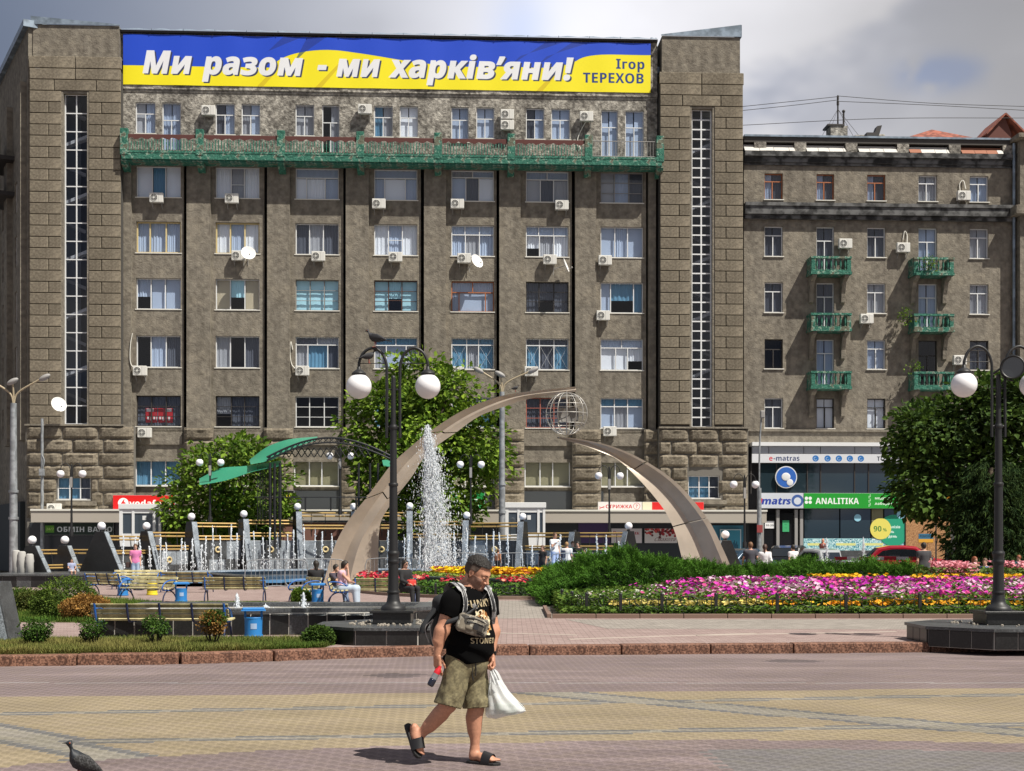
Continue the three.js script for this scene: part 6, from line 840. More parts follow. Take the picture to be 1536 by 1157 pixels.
{
  const mk = (label, px, D, blobs, clumps, per, size, cols, seed, tr) => { const x = gx(px, D), o = thing('tree', label, 'tree', [x, 0.1, -D]); const bl = blobs.map(([bx_, by, rx, ry, dz = 0, rz]) => [gx(bx_, D) - x, gy(by, D) - 0.1, dz, rx * D / F, ry * D / F, (rz ?? rx) * D / F]); trunk(o, tr[0], tr[1], bl.map((b) => [b[0] * 0.75, b[1], b[2]]), seed); foliage(o, bl, clumps, per, size, cols, seed); return o; };
  mk('round bushy tree left of the green canopy', 338, 71, [[340, 730, 72, 58], [292, 748, 42, 44], [388, 742, 52, 52], [350, 690, 42, 32], [320, 784, 66, 42], [395, 788, 44, 34]], 760, 22, 0.27, GREEN, 11, [3.4, 0.17]);
  mk('tall broad tree rising behind the arch and the main jet', 645, 70.5, [[625, 572, 42, 40], [676, 600, 44, 42], [580, 622, 44, 42], [650, 640, 66, 52], [560, 655, 42, 36], [710, 668, 46, 44], [600, 690, 62, 46], [690, 722, 52, 46], [575, 730, 40, 36], [660, 768, 58, 38], [545, 640, 28, 22], [715, 602, 20, 20]], 1150, 22, 0.3, [[0.055, 0.13, 0.014], [0.25, 0.36, 0.036]], 13, [7.5, 0.24]);
  mk('large leafy tree in front of the right shops', 1445, 59, [[1440, 640, 72, 44], [1392, 650, 44, 38], [1500, 626, 60, 50], [1410, 716, 62, 54], [1478, 714, 66, 68], [1372, 690, 30, 28], [1360, 664, 24, 20], [1530, 700, 56, 90], [1450, 776, 42, 38], [1380, 738, 30, 26], [1550, 600, 50, 40]], 1450, 22, 0.28, DEEP, 17, [5, 0.26]);
  // dark conifer at the right, drooping branches
  const D = 56.5, x = gx(1490, D), o = thing('conifer', 'dark drooping conifer below the leafy tree at the right edge', 'tree', [x, 0.1, -D]); trunk(o, 5, 0.2, [], 5);
  const R = mulberry(91), S = soup(); for (let k = 0; k < 900; k++) { const y = 0.2 + R() * 4.8, rr = (2.75 - y * 0.26) * (0.55 + 0.5 * R()), a = R() * 6.2832, tone = 0.7 + 0.6 * R(), b = V(Math.cos(a) * rr * 0.35, y + 0.35, Math.sin(a) * rr * 0.35), e = V(Math.cos(a) * rr, y - 0.12, Math.sin(a) * rr), dir = e.clone().sub(b).normalize(), len = e.distanceTo(b); for (let i = 0; i < 22; i++) { const t = R(), p = b.clone().lerp(e, t), dd = dir.clone().multiplyScalar(0.6).add(V(0, -0.55, 0)).add(rdir(R).multiplyScalar(0.7)).normalize(); leaf(S, p, dd, rdir(R), 0.2 + R() * 0.14, 0.03, mix3([0.014, 0.032, 0.01], [0.06, 0.095, 0.022], R() * R()).map((q) => q * tone)); } } S.build('crown', needleMat, o);
}
// feathered sprays for junipers and thuja
function sprays(parent, n, place, len, cols, seed, mat = needleMat, name = 'foliage', wdt = 0.16) {
  const R = mulberry(seed), S = soup(); let made = 0;
  for (let k = 0; k < n; k++) { const q = place(R); if (!q) continue; const [p, d] = q, tone = 0.7 + 0.6 * R(), l = len * (0.6 + 0.7 * R()), side = d.clone().cross(rdir(R)).normalize(), up = side.clone().cross(d).normalize(); for (let i = 0; i < 9; i++) { const t = i / 8, s = i % 2 ? 1 : -1, at = p.clone().addScaledVector(d, l * t * 0.8), dd = d.clone().multiplyScalar(0.8).addScaledVector(side, s * (0.9 - 0.6 * t)).addScaledVector(up, (R() - 0.4) * 0.6).normalize(), ll = l * (0.4 - 0.18 * t); leaf(S, at, dd, up, ll, ll * wdt, mix3(cols[0], cols[1], clamp(t * 0.7 + R() * 0.35)).map((x) => x * tone)); } made++; }
  return S.build(name, mat, parent);
}
{
  // two spreading junipers behind the flower bed
  const prof = [[806, 880], [815, 862], [830, 846], [850, 838], [880, 832], [930, 826], [965, 827], [1000, 838], [1040, 841], [1080, 849], [1100, 852], [1130, 848], [1180, 840], [1230, 840], [1280, 845], [1310, 838], [1350, 840], [1385, 850], [1400, 866], [1410, 885]];
  const top = (px) => { for (let i = 1; i < prof.length; i++) if (prof[i][0] >= px) return lerp(prof[i - 1][1], prof[i][1], (px - prof[i - 1][0]) / (prof[i][0] - prof[i - 1][0])); return 890; };
  const JC = [[0.012, 0.04, 0.008], [0.085, 0.2, 0.022]];
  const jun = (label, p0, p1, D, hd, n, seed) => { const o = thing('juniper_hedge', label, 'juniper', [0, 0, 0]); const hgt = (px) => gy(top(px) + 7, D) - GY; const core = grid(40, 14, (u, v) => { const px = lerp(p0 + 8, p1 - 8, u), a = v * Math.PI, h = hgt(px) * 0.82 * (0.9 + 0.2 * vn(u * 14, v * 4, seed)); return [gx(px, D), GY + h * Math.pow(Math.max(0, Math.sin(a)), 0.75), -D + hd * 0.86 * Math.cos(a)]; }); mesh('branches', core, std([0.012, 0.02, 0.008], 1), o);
    sprays(o, n, (R) => { const px = lerp(p0, p1, R()), a = Math.pow(R(), 0.8) * Math.PI * 0.72, h = hgt(px) * (0.68 + 0.38 * vn(px * 0.05, a * 2.8, seed)), y = h * Math.pow(Math.sin(a), 0.7), z = hd * Math.cos(a) * (0.84 + 0.2 * R()); const d = V((px - (p0 + p1) / 2) / (p1 - p0) * 0.8 + (R() - 0.5) * 1.9, 0.12 + 0.4 * Math.sin(a) + 0.5 * (R() - 0.5), Math.cos(a) * 0.9 + (R() - 0.5) * 1.1).normalize(); return [V(gx(px, D), GY + y, -D + z), d]; }, 0.34, JC, seed); return o; };
  jun('big spreading juniper mound left of the flower bed', 806, 1095, 39.5, 3.4, 6200, 61); jun('lower spreading juniper behind the magenta flowers', 1080, 1410, 40.5, 2.4, 5200, 62);
  // clipped bushes at the left
  const bush = (name, label, px, D, w, h, y0, cols, seed, stems, group) => { const o = thing(name, label, 'shrub', [gx(px, D), GY, -D], 0, group); if (stems) for (let i = 0; i < 6; i++) { const a = i * 1.05 + seed; mesh('stem', tube([[0.03 * Math.cos(a), 0, 0.03 * Math.sin(a)], [0.07 * Math.cos(a), y0 * 0.6, 0.07 * Math.sin(a)], [w * 0.3 * Math.cos(a), y0 + h * 0.35, w * 0.3 * Math.sin(a)]], 0.014, 8, 5), bark, o); } foliage(o, [[0, y0 + h * 0.55, 0, w * 0.5, h * 0.48, w * 0.5], [w * 0.1, y0 + h * 0.5, 0.05, w * 0.38, h * 0.4, w * 0.4], [0, y0 + h * 0.25, 0, w * 0.32, h * 0.3, w * 0.32]], 420, 20, 0.035, cols, seed, leafMat, 'foliage'); return o; };
  const T = [[0.025, 0.07, 0.012], [0.085, 0.16, 0.02]], ORG = [[0.25, 0.12, 0.03], [0.42, 0.25, 0.07]];
  const SH = 'small vase-shaped shrubs along the kerb';
  bush('small_shrub', 'small clipped shrub by the kerb, first from the left', 52, 21.6, 0.56, 0.34, 0.16, T, 1, true, SH); bush('small_shrub', 'small clipped shrub by the kerb in front of the bench’s left end', 136, 21.7, 0.58, 0.38, 0.14, T, 2, true, SH); bush('small_shrub', 'small clipped shrub by the kerb in front of the middle of the bench', 233, 21.8, 0.46, 0.34, 0.17, T, 3, true, SH);
  { const o = bush('small_shrub', 'small shrub half turned orange in front of the bench’s right end', 319, 21.9, 0.48, 0.36, 0.16, ORG, 4, true, SH); foliage(o, [[0.02, 0.46, 0, 0.17, 0.1, 0.17]], 90, 20, 0.035, T, 8, leafMat, 'green_foliage'); }
  const mound = (label, px, D, w, h, cols, seed) => { const o = thing('hedge_bush', label, 'shrub', [gx(px, D), GY, -D]); foliage(o, [[0, h * 0.45, 0, w * 0.5, h * 0.55, w * 0.45], [w * 0.25, h * 0.4, 0.1, w * 0.34, h * 0.48, w * 0.36], [-w * 0.25, h * 0.4, 0, w * 0.34, h * 0.45, w * 0.36]], 900, 22, 0.045, cols, seed, leafMat, 'foliage'); };
  const YG = [[0.035, 0.085, 0.012], [0.15, 0.21, 0.03]]; mound('yellowish green rounded hedge at the far left', 22, 34.5, 1.25, 0.62, YG, 21); mound('rounded hedge with a brown patch in the left bed', 56, 32.5, 0.95, 0.6, [[0.04, 0.08, 0.012], [0.17, 0.17, 0.04]], 22); mound('large rounded green hedge in the left bed', 98, 30.5, 1.3, 0.78, YG, 23); mound('rounded orange-brown dying hedge beside the bench', 131, 29.5, 0.95, 0.55, ORG, 24); mound('dark low weed in the corner of the lamp platform', 478, 22.4, 0.3, 0.24, DEEP, 25); mound('small weed by the dark bench', 452, 38.6, 0.3, 0.35, GREEN, 26);
}
// lawns
function blades(name, poly, n, h, cols, seed, y = GY) {
  const R = mulberry(seed), xs = poly.map((p) => p[0]), zs = poly.map((p) => p[1]), x0 = Math.min(...xs), x1 = Math.max(...xs), z0 = Math.min(...zs), z1 = Math.max(...zs);
  const inP = (x, z) => { let c = false; for (let i = 0, j = poly.length - 1; i < poly.length; j = i++) if ((poly[i][1] > z) !== (poly[j][1] > z) && x < (poly[j][0] - poly[i][0]) * (z - poly[i][1]) / (poly[j][1] - poly[i][1]) + poly[i][0]) c = !c; return c; };
  struct('lawn', slab(poly, y - 0.1, y + 0.012), std([1, 1, 1], 1, { map: tex(256, 1.5, (u, v, fb) => mix3([0.2, 0.25, 0.09], [0.42, 0.4, 0.2], fb(u, v, 8, seed, 4))) }));
  const p = []; for (let i = 0; i < 5; i++) { const a = i * 1.26, c = Math.cos(a), s = Math.sin(a), l = 0.7 + 0.3 * Math.sin(i * 7); p.push(c * 0.012 - s * 0.006, 0, s * 0.012 + c * 0.006, c * 0.012 + s * 0.006, 0, s * 0.012 - c * 0.006, c * 0.05, l, s * 0.05); }
  const g = new THREE.BufferGeometry(); g.setAttribute('position', new THREE.Float32BufferAttribute(p, 3)); g.computeVertexNormals();
  const m4 = new THREE.Matrix4(), q = new THREE.Quaternion(), c = new THREE.Color(), inst = new THREE.InstancedMesh(g, new THREE.MeshPhysicalMaterial({ roughness: 0.9, specularIntensity: 0.2, transmission: 0.2, side: THREE.DoubleSide }), n);
  for (let i = 0; i < n; i++) { let x, z; do { x = lerp(x0, x1, R()); z = lerp(z0, z1, R()); } while (!inP(x, z)); const pat = fbm(x * 0.8, 2, z * 1.2, 3); q.setFromAxisAngle(V(0, 1, 0), R() * 6.28); m4.compose(V(x, y + 0.01, z), q, V(1.5, h * (0.5 + 0.8 * R()) * (0.6 + pat), 1.5)); inst.setMatrixAt(i, m4); const k = mix3(cols[0], cols[1], clamp((pat - 0.35) * 2.4 + R() * 0.3)), w = 0.7 + 0.6 * R(); c.setRGB(k[0] * w, k[1] * w, k[2] * w); inst.setColorAt(i, c); }
  inst.name = numbered(name); tag(inst, 'short uneven grass ' + ({ 1: 'in the strip behind the kerb', 2: 'between the benches and the hedges', 3: 'behind the small basin' })[seed], 'grass', null, 'stuff'); inst.castShadow = inst.receiveShadow = true; scene.add(inst);
}
{
  const xs = [-14, -11, -8, -7, -6, -5, -4, -3.4, -3.05], P = xs.map((x) => [x, kerbZ(x) - 0.32]);
  blades('grass', [...P, [-3.0, -22.6], [-3.4, -23.3], [-5, -23.3], [-7, -23.2], [-14, -22.6]], 26000, 0.09, [[0.06, 0.12, 0.015], [0.24, 0.22, 0.07]], 1);
  blades('grass', [[-22, -28.6], [-10.4, -28.8], [-8.3, -28.6], [-8.1, -31], [-10, -38], [-13.4, -41], [-22, -41]], 26000, 0.12, [[0.05, 0.12, 0.015], [0.16, 0.2, 0.04]], 2);
  blades('grass', [[-8, -28.2], [-5.6, -28.2], [-1.6, -28.2], [-3.4, -30.5], [-6.8, -37.5], [-9.4, -37.5]], 20000, 0.1, [[0.06, 0.14, 0.015], [0.17, 0.22, 0.05]], 3);
}
// flowers
const bloomG = (() => { const p = []; for (let i = 0; i < 5; i++) { const a = i * 1.2566, b = a + 0.62, d = a - 0.62, r = 1, y = 0.25; p.push(0, 0, 0, Math.cos(d) * r * 0.75, y, Math.sin(d) * r * 0.75, Math.cos(a) * r, y * 0.7, Math.sin(a) * r, 0, 0, 0, Math.cos(a) * r, y * 0.7, Math.sin(a) * r, Math.cos(b) * r * 0.75, y, Math.sin(b) * r * 0.75); } const g = new THREE.BufferGeometry(); g.setAttribute('position', new THREE.Float32BufferAttribute(p, 3)); g.computeVertexNormals(); return g; })();
const leafG = (() => { const g = new THREE.BufferGeometry(); g.setAttribute('position', new THREE.Float32BufferAttribute([0, 0, 0, 0.4, 0.3, 0.35, 1, 0.35, 0, 0, 0, 0, 1, 0.35, 0, 0.4, 0.3, -0.35], 3)); g.computeVertexNormals(); return g; })();
function scatter(name, label, cat, geo, n, place, parent = scene) {   // place(R) -> [pos, scale, colour, tilt]
  const R = mulberry(n + name.length), inst = new THREE.InstancedMesh(geo, new THREE.MeshPhysicalMaterial({ roughness: 0.85, specularIntensity: 0.2, transmission: 0.25, side: THREE.DoubleSide }), n), m = new THREE.Matrix4(), c = new THREE.Color();
  for (let i = 0; i < n; i++) { let q; do q = place(R); while (!q); const [p, s, col, tilt] = q, e = new THREE.Euler((tilt ?? 0.5) * (0.4 + R()), R() * 6.28, (R() - 0.5) * 0.8, 'YXZ'); m.compose(p, new THREE.Quaternion().setFromEuler(e), V(s, s, s)); inst.setMatrixAt(i, m); const w = 0.75 + 0.5 * R(); c.setRGB(...col.map((x) => Math.min(0.9, x * w))); inst.setColorAt(i, c); }
  inst.name = parent === scene ? numbered(name) : name; tag(inst, label, cat, null, 'stuff'); inst.castShadow = inst.receiveShadow = true; parent.add(inst); return inst;
}
{
  // right bed: soil rising from the kerb to the junipers
  const zf = -30.5, surf = (x, z) => GY + 0.05 + 0.3 * sst(0.5, 5.5, zf - z) * sst(1.0, 6, x), left = (z) => gx(832, -z) + sst(0, 4, zf - z) * -0.1;
  const soil = std([0.06, 0.05, 0.035], 1);
  struct('flower_bed_soil', grid(40, 16, (u, v) => { const z = zf - v * 9, x = lerp(left(z), 18, u); return [x, surf(x, z) - 0.02, z]; }), soil);
  const kb = thing('bed_edging', 'low brown stone edging of the large flower bed', 'edging', [0, 0, 0]); for (let i = 0; i < 15; i++) { const x = gx(828, 30.4) + i * 1.0; mesh('edging_stone', rbox(0.985, 0.14, 0.1, 0.01, x + 0.5, GY + 0.03, zf + 0.08), std([0.2, 0.13, 0.1], 0.9), kb); } mesh('edging_stone', rbox(0.1, 0.14, 4.2, 0.01, gx(828, 30.4) - 0.06, GY + 0.03, zf - 2.1), std([0.2, 0.13, 0.1], 0.9), kb);
  const at = (R, d0, d1, xa = 0) => { const d = lerp(d0, d1, R()), z = zf - d, x = lerp(left(z) + 0.1 + xa, gx(1590, -z), R()); return [x, z, d]; };
  scatter('flower_foliage', 'green leaves of the large flower bed', 'foliage', leafG, 42000, (R) => { const [x, z, d] = at(R, 0.1, 7.4); const hh = d < 1 ? 0.16 : 0.4; return [V(x, surf(x, z) + R() * hh, z), 0.08 + 0.06 * R(), mix3([0.04, 0.1, 0.015], [0.16, 0.24, 0.04], R()), 0.3]; });
  scatter('yellow_flowers', 'yellow and orange low flowers at the front of the large bed', 'flowers', bloomG, 1700, (R) => { const [x, z, d] = at(R, 0.7, 2.6, 1.2); if (fbm(x * 1.0, 3, z * 1.0, 3) < 0.52 && R() < 0.88) return null; return [V(x, surf(x, z) + 0.2 + R() * 0.1, z), 0.045 + 0.02 * R(), x > 6 ? mix3([0.8, 0.3, 0.02], [0.8, 0.5, 0.04], R()) : mix3([0.75, 0.6, 0.15], [0.8, 0.68, 0.3], R())]; });
  scatter('white_flowers', 'white and pale flowers in the middle of the large bed', 'flowers', bloomG, 1500, (R) => { const [x, z, d] = at(R, 1.9, 4.2, 0.5); if (x > 7 && R() < 0.4) return null; return [V(x, surf(x, z) + 0.24 + R() * 0.14, z), 0.04 + 0.02 * R(), R() < 0.25 ? [0.7, 0.4, 0.55] : [0.72, 0.74, 0.62]]; });
  scatter('petunias', 'magenta, pink and violet petunias in front of the junipers', 'flowers', bloomG, 5200, (R) => { const [x, z, d] = at(R, 1.5, 6.6, 2.0); if (R() > sst(3.2, 6.0, x) + 0.06) return null; const f = fbm(x * 1.3, 7, z * 1.1, 3), k = R(); return [V(x, surf(x, z) + 0.26 + R() * 0.2, z), 0.045 + 0.03 * R(), f < 0.42 ? (k < 0.6 ? [0.72, 0.5, 0.62] : [0.5, 0.06, 0.4]) : f < 0.52 ? (k < 0.5 ? [0.75, 0.06, 0.42] : [0.7, 0.28, 0.5]) : (k < 0.7 ? [0.5, 0.03, 0.42] : [0.68, 0.1, 0.3])]; });
  scatter('marigolds', 'orange marigold patches among the petunias on the right', 'flowers', bloomG, 300, (R) => { const [x, z] = at(R, 4.6, 6.6, 7); if (fbm(x * 0.9, 1, z * 0.8, 2) < 0.54) return null; return [V(x, surf(x, z) + 0.46 + R() * 0.06, z), 0.06, mix3([0.8, 0.4, 0.02], [0.8, 0.6, 0.03], R())]; });
  scatter('salvia', 'taller pink flowers behind the petunias near the right lamp', 'flowers', bloomG, 1900, (R) => { const d = lerp(6.6, 8.8, R()), z = zf - d, x = lerp(gx(1385, -z), gx(1590, -z), R()); if (fbm(x * 1.1, 5, z * .6, 2) < 0.42) return null; return [V(x, surf(x, z) + 0.3 + R() * 0.55, z), 0.055, mix3([0.72, 0.25, 0.3], [0.75, 0.4, 0.45], R())]; });
  scatter('salvia_foliage', 'green foliage under the tall pink flowers', 'foliage', leafG, 5000, (R) => { const d = lerp(6.4, 9.2, R()), z = zf - d, x = lerp(gx(1370, -z), gx(1600, -z), R()); return [V(x, surf(x, z) + R() * 0.65, z), 0.12, mix3([0.04, 0.09, 0.015], [0.13, 0.18, 0.04], R())]; });
  // low iron fence
  const fence = (name, label, pts, hgt) => { const o = thing(name, label, 'fence', [0, 0, 0]); pts.forEach((p, i) => { mesh('post', [rbox(0.075, hgt, 0.075, 0.008, p.x, p.y + hgt / 2, p.z), ball(0.045, p.x, p.y + hgt + 0.01, p.z, 10, 8)], M.iron, o); if (i) { const a = pts[i - 1], L = a.distanceTo(p), at = (t, y) => V(lerp(a.x, p.x, t), lerp(a.y, p.y, t) + y * hgt, lerp(a.z, p.z, t)), c = 0.5, g = [rod(at(0, 0.16), at(1, 0.16), 0.011), rod(at(0, 0.8), at(0.34, 0.8), 0.011), rod(at(0.66, 0.8), at(1, 0.8), 0.011), rod(at(0.08, 0), at(0.08, 0.85), 0.011), rod(at(0.92, 0), at(0.92, 0.85), 0.011), tube([at(0.34, 0.8), at(0.36, 0.6), at(0.44, 0.46), at(0.5, 0.42), at(0.56, 0.46), at(0.64, 0.6), at(0.66, 0.8), at(0.58, 0.92), at(0.5, 0.95), at(0.42, 0.92), at(0.34, 0.8)], 0.011, 40, 5), tube([at(0.08, 0.3), at(0.2, 0.42), at(0.35, 0.3), at(0.5, 0.24), at(0.65, 0.3), at(0.8, 0.42), at(0.92, 0.3)], 0.011, 30, 5), tube([at(0.22, 0.8), at(0.22, 0.55), at(0.28, 0.5), at(0.31, 0.6)], 0.009, 14, 4), tube([at(0.78, 0.8), at(0.78, 0.55), at(0.72, 0.5), at(0.69, 0.6)], 0.009, 14, 4), rod(at(0.5, 0.42), at(0.5, 0.95), 0.009)]; mesh('fence_panel', g, M.iron, o); } }); };
  fence('low_fence', 'low ornamental black iron fence along the front of the large flower bed', [[843, 33.4], [858, 32], [880, 31.1], [931, 30.75], [993, 30.75], [1074, 30.75], [1166, 30.75], [1269, 30.75], [1380, 30.75], [1496, 30.75], [1612, 30.75]].map(([px, d]) => V(gx(px, d), GY + 0.02, -d)), 0.5);
  // ring bed behind the man: red flowers, stone ring, marigolds
  const r0 = [gx(790, 53), -53], ang = (a, r) => [r0[0] + r * Math.cos(a), r0[1] - r * 1.75 * Math.sin(a)], A0 = -Math.PI, A1 = 0, arcR = (r, n = 50) => Array.from({ length: n + 1 }, (_, i) => ang(lerp(A0, A1, i / n), r)), ringS = (a, b) => [...arcR(b), ...arcR(a).reverse()];
  const pl = thing('ring_planter', 'curved granite planter with a dark rim behind the walking man', 'planter', [0, 0, 0]); mesh('planter_wall', slab(ringS(4.5, 4.8), GY, 0.62), mortar, pl); for (let k = 0; k < 34; k++) { const a = lerp(A0, A1, (k + 0.5) / 34), p = ang(a, 4.8), q = ang(a + 0.01, 4.8); piece('granite_tile', PANELS(), k % 3 ? M.granMid : M.granLight, pl, p[0], 0.4, p[1], 1, 1, 1, Math.atan2(-(q[1] - p[1]), q[0] - p[0])); } mesh('rim', slab(ringS(4.4, 4.88), 0.63, 0.7), std([0.035, 0.06, 0.05], 0.5), pl);
  struct('flower_bed_soil', slab(arcR(4.52), 0.3, 0.66), soil); struct('flower_bed_soil', slab(ringS(4.82, 6.8), 0.1, GY + 0.03), soil);
  const ringPt = (R, a, b) => { const r = lerp(a, b, R()), t = lerp(A0, A1, R()), p = ang(t, r); return p; };
  scatter('flower_foliage', 'pale green leaves on top of the ring planter', 'foliage', leafG, 5000, (R) => { const p = ringPt(R, 3.6, 4.5); return [V(p[0], 0.66 + R() * 0.1, p[1]), 0.1, mix3([0.14, 0.24, 0.03], [0.3, 0.36, 0.08], R())]; });
  scatter('marigolds', 'yellow and rust marigolds on the ring planter', 'flowers', bloomG, 4200, (R) => { const p = ringPt(R, 1.6, 3.8), k = fbm(p[0] * 1.5, 3, p[1], 2); return [V(p[0], 0.76 + R() * 0.2, p[1]), 0.09, R() < 0.25 ? [0.3, 0.07, 0.03] : k > 0.55 ? [0.8, 0.42, 0.02] : [0.8, 0.6, 0.02]]; });
  scatter('flower_foliage', 'green leaves of the red flower bed', 'foliage', leafG, 8000, (R) => { const p = ringPt(R, 5.3, 6.7); return [V(p[0], GY + R() * 0.45, p[1]), 0.13, mix3([0.03, 0.09, 0.015], [0.12, 0.22, 0.03], R())]; });
  scatter('red_flowers', 'red and salmon flower heads in front of the ring planter', 'flowers', bloomG, 650, (R) => { const p = ringPt(R, 5.4, 6.6); if (fbm(p[0] * 1.6, 9, p[1] * 1.6, 2) < 0.52) return null; return [V(p[0], GY + 0.5 + R() * 0.16, p[1]), 0.07, R() < 0.75 ? [0.6, 0.04, 0.08] : [0.75, 0.3, 0.2]]; });
  fence('low_fence', 'low black iron fence around the red flowers', Array.from({ length: 9 }, (_, i) => { const p = ang(lerp(-2.5, -0.6, i / 8), 6.85); return V(p[0], GY, p[1]); }), 0.42);
  struct('bed_kerb', slab(ringS(6.82, 6.95), 0.05, GY + 0.1), std([0.24, 0.17, 0.13], 0.9));
}
function PANELS() { return PANELS.g ??= block(0.66, 0.44, 0.03, 0.005); }
// plants growing on the small balconies
{
  const pot = (label, px, py, w, r, seed, n) => { const p = facP(fu(px, w), fy(py, px, w), w), o = thing('balcony_plant', label, 'plant', p, TH, 'plants on the small balconies'); const R = mulberry(seed); for (let i = 0; i < 4; i++) { const d = rdir(R); mesh('stem', tube([[0, -0.3, -0.2], [d.x * r * 0.3, 0, 0], [d.x * r, d.y * r * 0.6, Math.abs(d.z) * r * 0.5]], 0.015, 8, 4), bark, o); } foliage(o, [[0, 0, 0, r, r * 0.8, r * 0.5], [-r * 0.5, r * 0.2, 0, r * 0.5, r * 0.5, r * 0.4]], n, 14, 0.12, GREEN, seed, leafMat, 'foliage'); };
  pot('bright green creeper hanging over the upper right small balcony', 1394, 396, rw + 1.15, 0.62, 3, 46); pot('dark shrub growing beside the middle right small balcony', 1363, 476, rw + 0.8, 0.6, 4, 40); pot('light green shrub beside the lowest right small balcony', 1369, 552, rw + 0.8, 0.5, 5, 30);
}
// ================= PEOPLE =================
// surface from a distance field (naive surface nets)
function nets(f, lo, hi, c) {
  const n = [0, 1, 2].map((k) => Math.ceil((hi[k] - lo[k]) / c) + 1), [a, b, d] = n, val = new Float32Array(a * b * d), id = (i, j, k) => (k * b + j) * a + i;
  for (let k = 0; k < d; k++) for (let j = 0; j < b; j++) for (let i = 0; i < a; i++) val[id(i, j, k)] = f(lo[0] + i * c, lo[1] + j * c, lo[2] + k * c);
  const vi = new Int32Array(a * b * d).fill(-1), p = [], nr = [], idx = [], E = [[0, 1], [2, 3], [4, 5], [6, 7], [0, 2], [1, 3], [4, 6], [5, 7], [0, 4], [1, 5], [2, 6], [3, 7]];
  for (let k = 0; k < d - 1; k++) for (let j = 0; j < b - 1; j++) for (let i = 0; i < a - 1; i++) {
    const v = [0, 1, 2, 3, 4, 5, 6, 7].map((q) => val[id(i + (q & 1), j + ((q >> 1) & 1), k + (q >> 2))]); let m = 0; for (let q = 0; q < 8; q++) if (v[q] < 0) m |= 1 << q; if (m === 0 || m === 255) continue;
    let s = [0, 0, 0], cnt = 0; for (const [x, y] of E) if ((v[x] < 0) !== (v[y] < 0)) { const t = v[x] / (v[x] - v[y]); for (let q = 0; q < 3; q++) { const xa = (x >> q) & 1, ya = (y >> q) & 1; s[q] += xa + (ya - xa) * t; } cnt++; }
    const P = [lo[0] + (i + s[0] / cnt) * c, lo[1] + (j + s[1] / cnt) * c, lo[2] + (k + s[2] / cnt) * c]; vi[id(i, j, k)] = p.length / 3; p.push(...P);
    const h = c * 0.4, g = V(f(P[0] + h, P[1], P[2]) - f(P[0] - h, P[1], P[2]), f(P[0], P[1] + h, P[2]) - f(P[0], P[1] - h, P[2]), f(P[0], P[1], P[2] + h) - f(P[0], P[1], P[2] - h)).normalize(); nr.push(g.x, g.y, g.z);
  }
  const quad = (A, B, C, D, flip) => { if (A < 0 || B < 0 || C < 0 || D < 0) return; flip ? idx.push(A, C, B, A, D, C) : idx.push(A, B, C, A, C, D); };
  for (let k = 1; k < d - 1; k++) for (let j = 1; j < b - 1; j++) for (let i = 1; i < a - 1; i++) {
    const v0 = val[id(i, j, k)] < 0;
    if (v0 !== val[id(i + 1, j, k)] < 0) quad(vi[id(i, j - 1, k - 1)], vi[id(i, j, k - 1)], vi[id(i, j, k)], vi[id(i, j - 1, k)], !v0);
    if (v0 !== val[id(i, j + 1, k)] < 0) quad(vi[id(i - 1, j, k - 1)], vi[id(i - 1, j, k)], vi[id(i, j, k)], vi[id(i, j, k - 1)], !v0);
    if (v0 !== val[id(i, j, k + 1)] < 0) quad(vi[id(i - 1, j - 1, k)], vi[id(i, j - 1, k)], vi[id(i, j, k)], vi[id(i - 1, j, k)], !v0);
  }
  const g = new THREE.BufferGeometry(); g.setAttribute('position', new THREE.Float32BufferAttribute(p, 3)); g.setAttribute('normal', new THREE.Float32BufferAttribute(nr, 3)); g.setIndex(idx); return g;
}
const cap = (x, y, z, a, b, r0, r1) => { const bx_ = b[0] - a[0], by = b[1] - a[1], bz = b[2] - a[2], px = x - a[0], py = y - a[1], pz = z - a[2]; const t = clamp((px * bx_ + py * by + pz * bz) / (bx_ * bx_ + by * by + bz * bz + 1e-9)); const dx = px - bx_ * t, dy = py - by * t, dz = pz - bz * t; return Math.sqrt(dx * dx + dy * dy + dz * dz) - (r0 + (r1 - r0) * t); };
const ell = (x, y, z, c, r) => { const a = (x - c[0]) / r[0], b = (y - c[1]) / r[1], d = (z - c[2]) / r[2], k = Math.sqrt(a * a + b * b + d * d), m = Math.min(r[0], r[1], r[2]); return (k - 1) * m; };
const smin = (a, b, k) => { const h = Math.max(k - Math.abs(a - b), 0) / k; return Math.min(a, b) - h * h * k * 0.25; };
const bounds = (pts, m) => [[0, 1, 2].map((k) => Math.min(...pts.map((p) => p[k])) - m), [0, 1, 2].map((k) => Math.max(...pts.map((p) => p[k])) + m)];
const SKIN = std([0.48, 0.27, 0.19], 0.6);
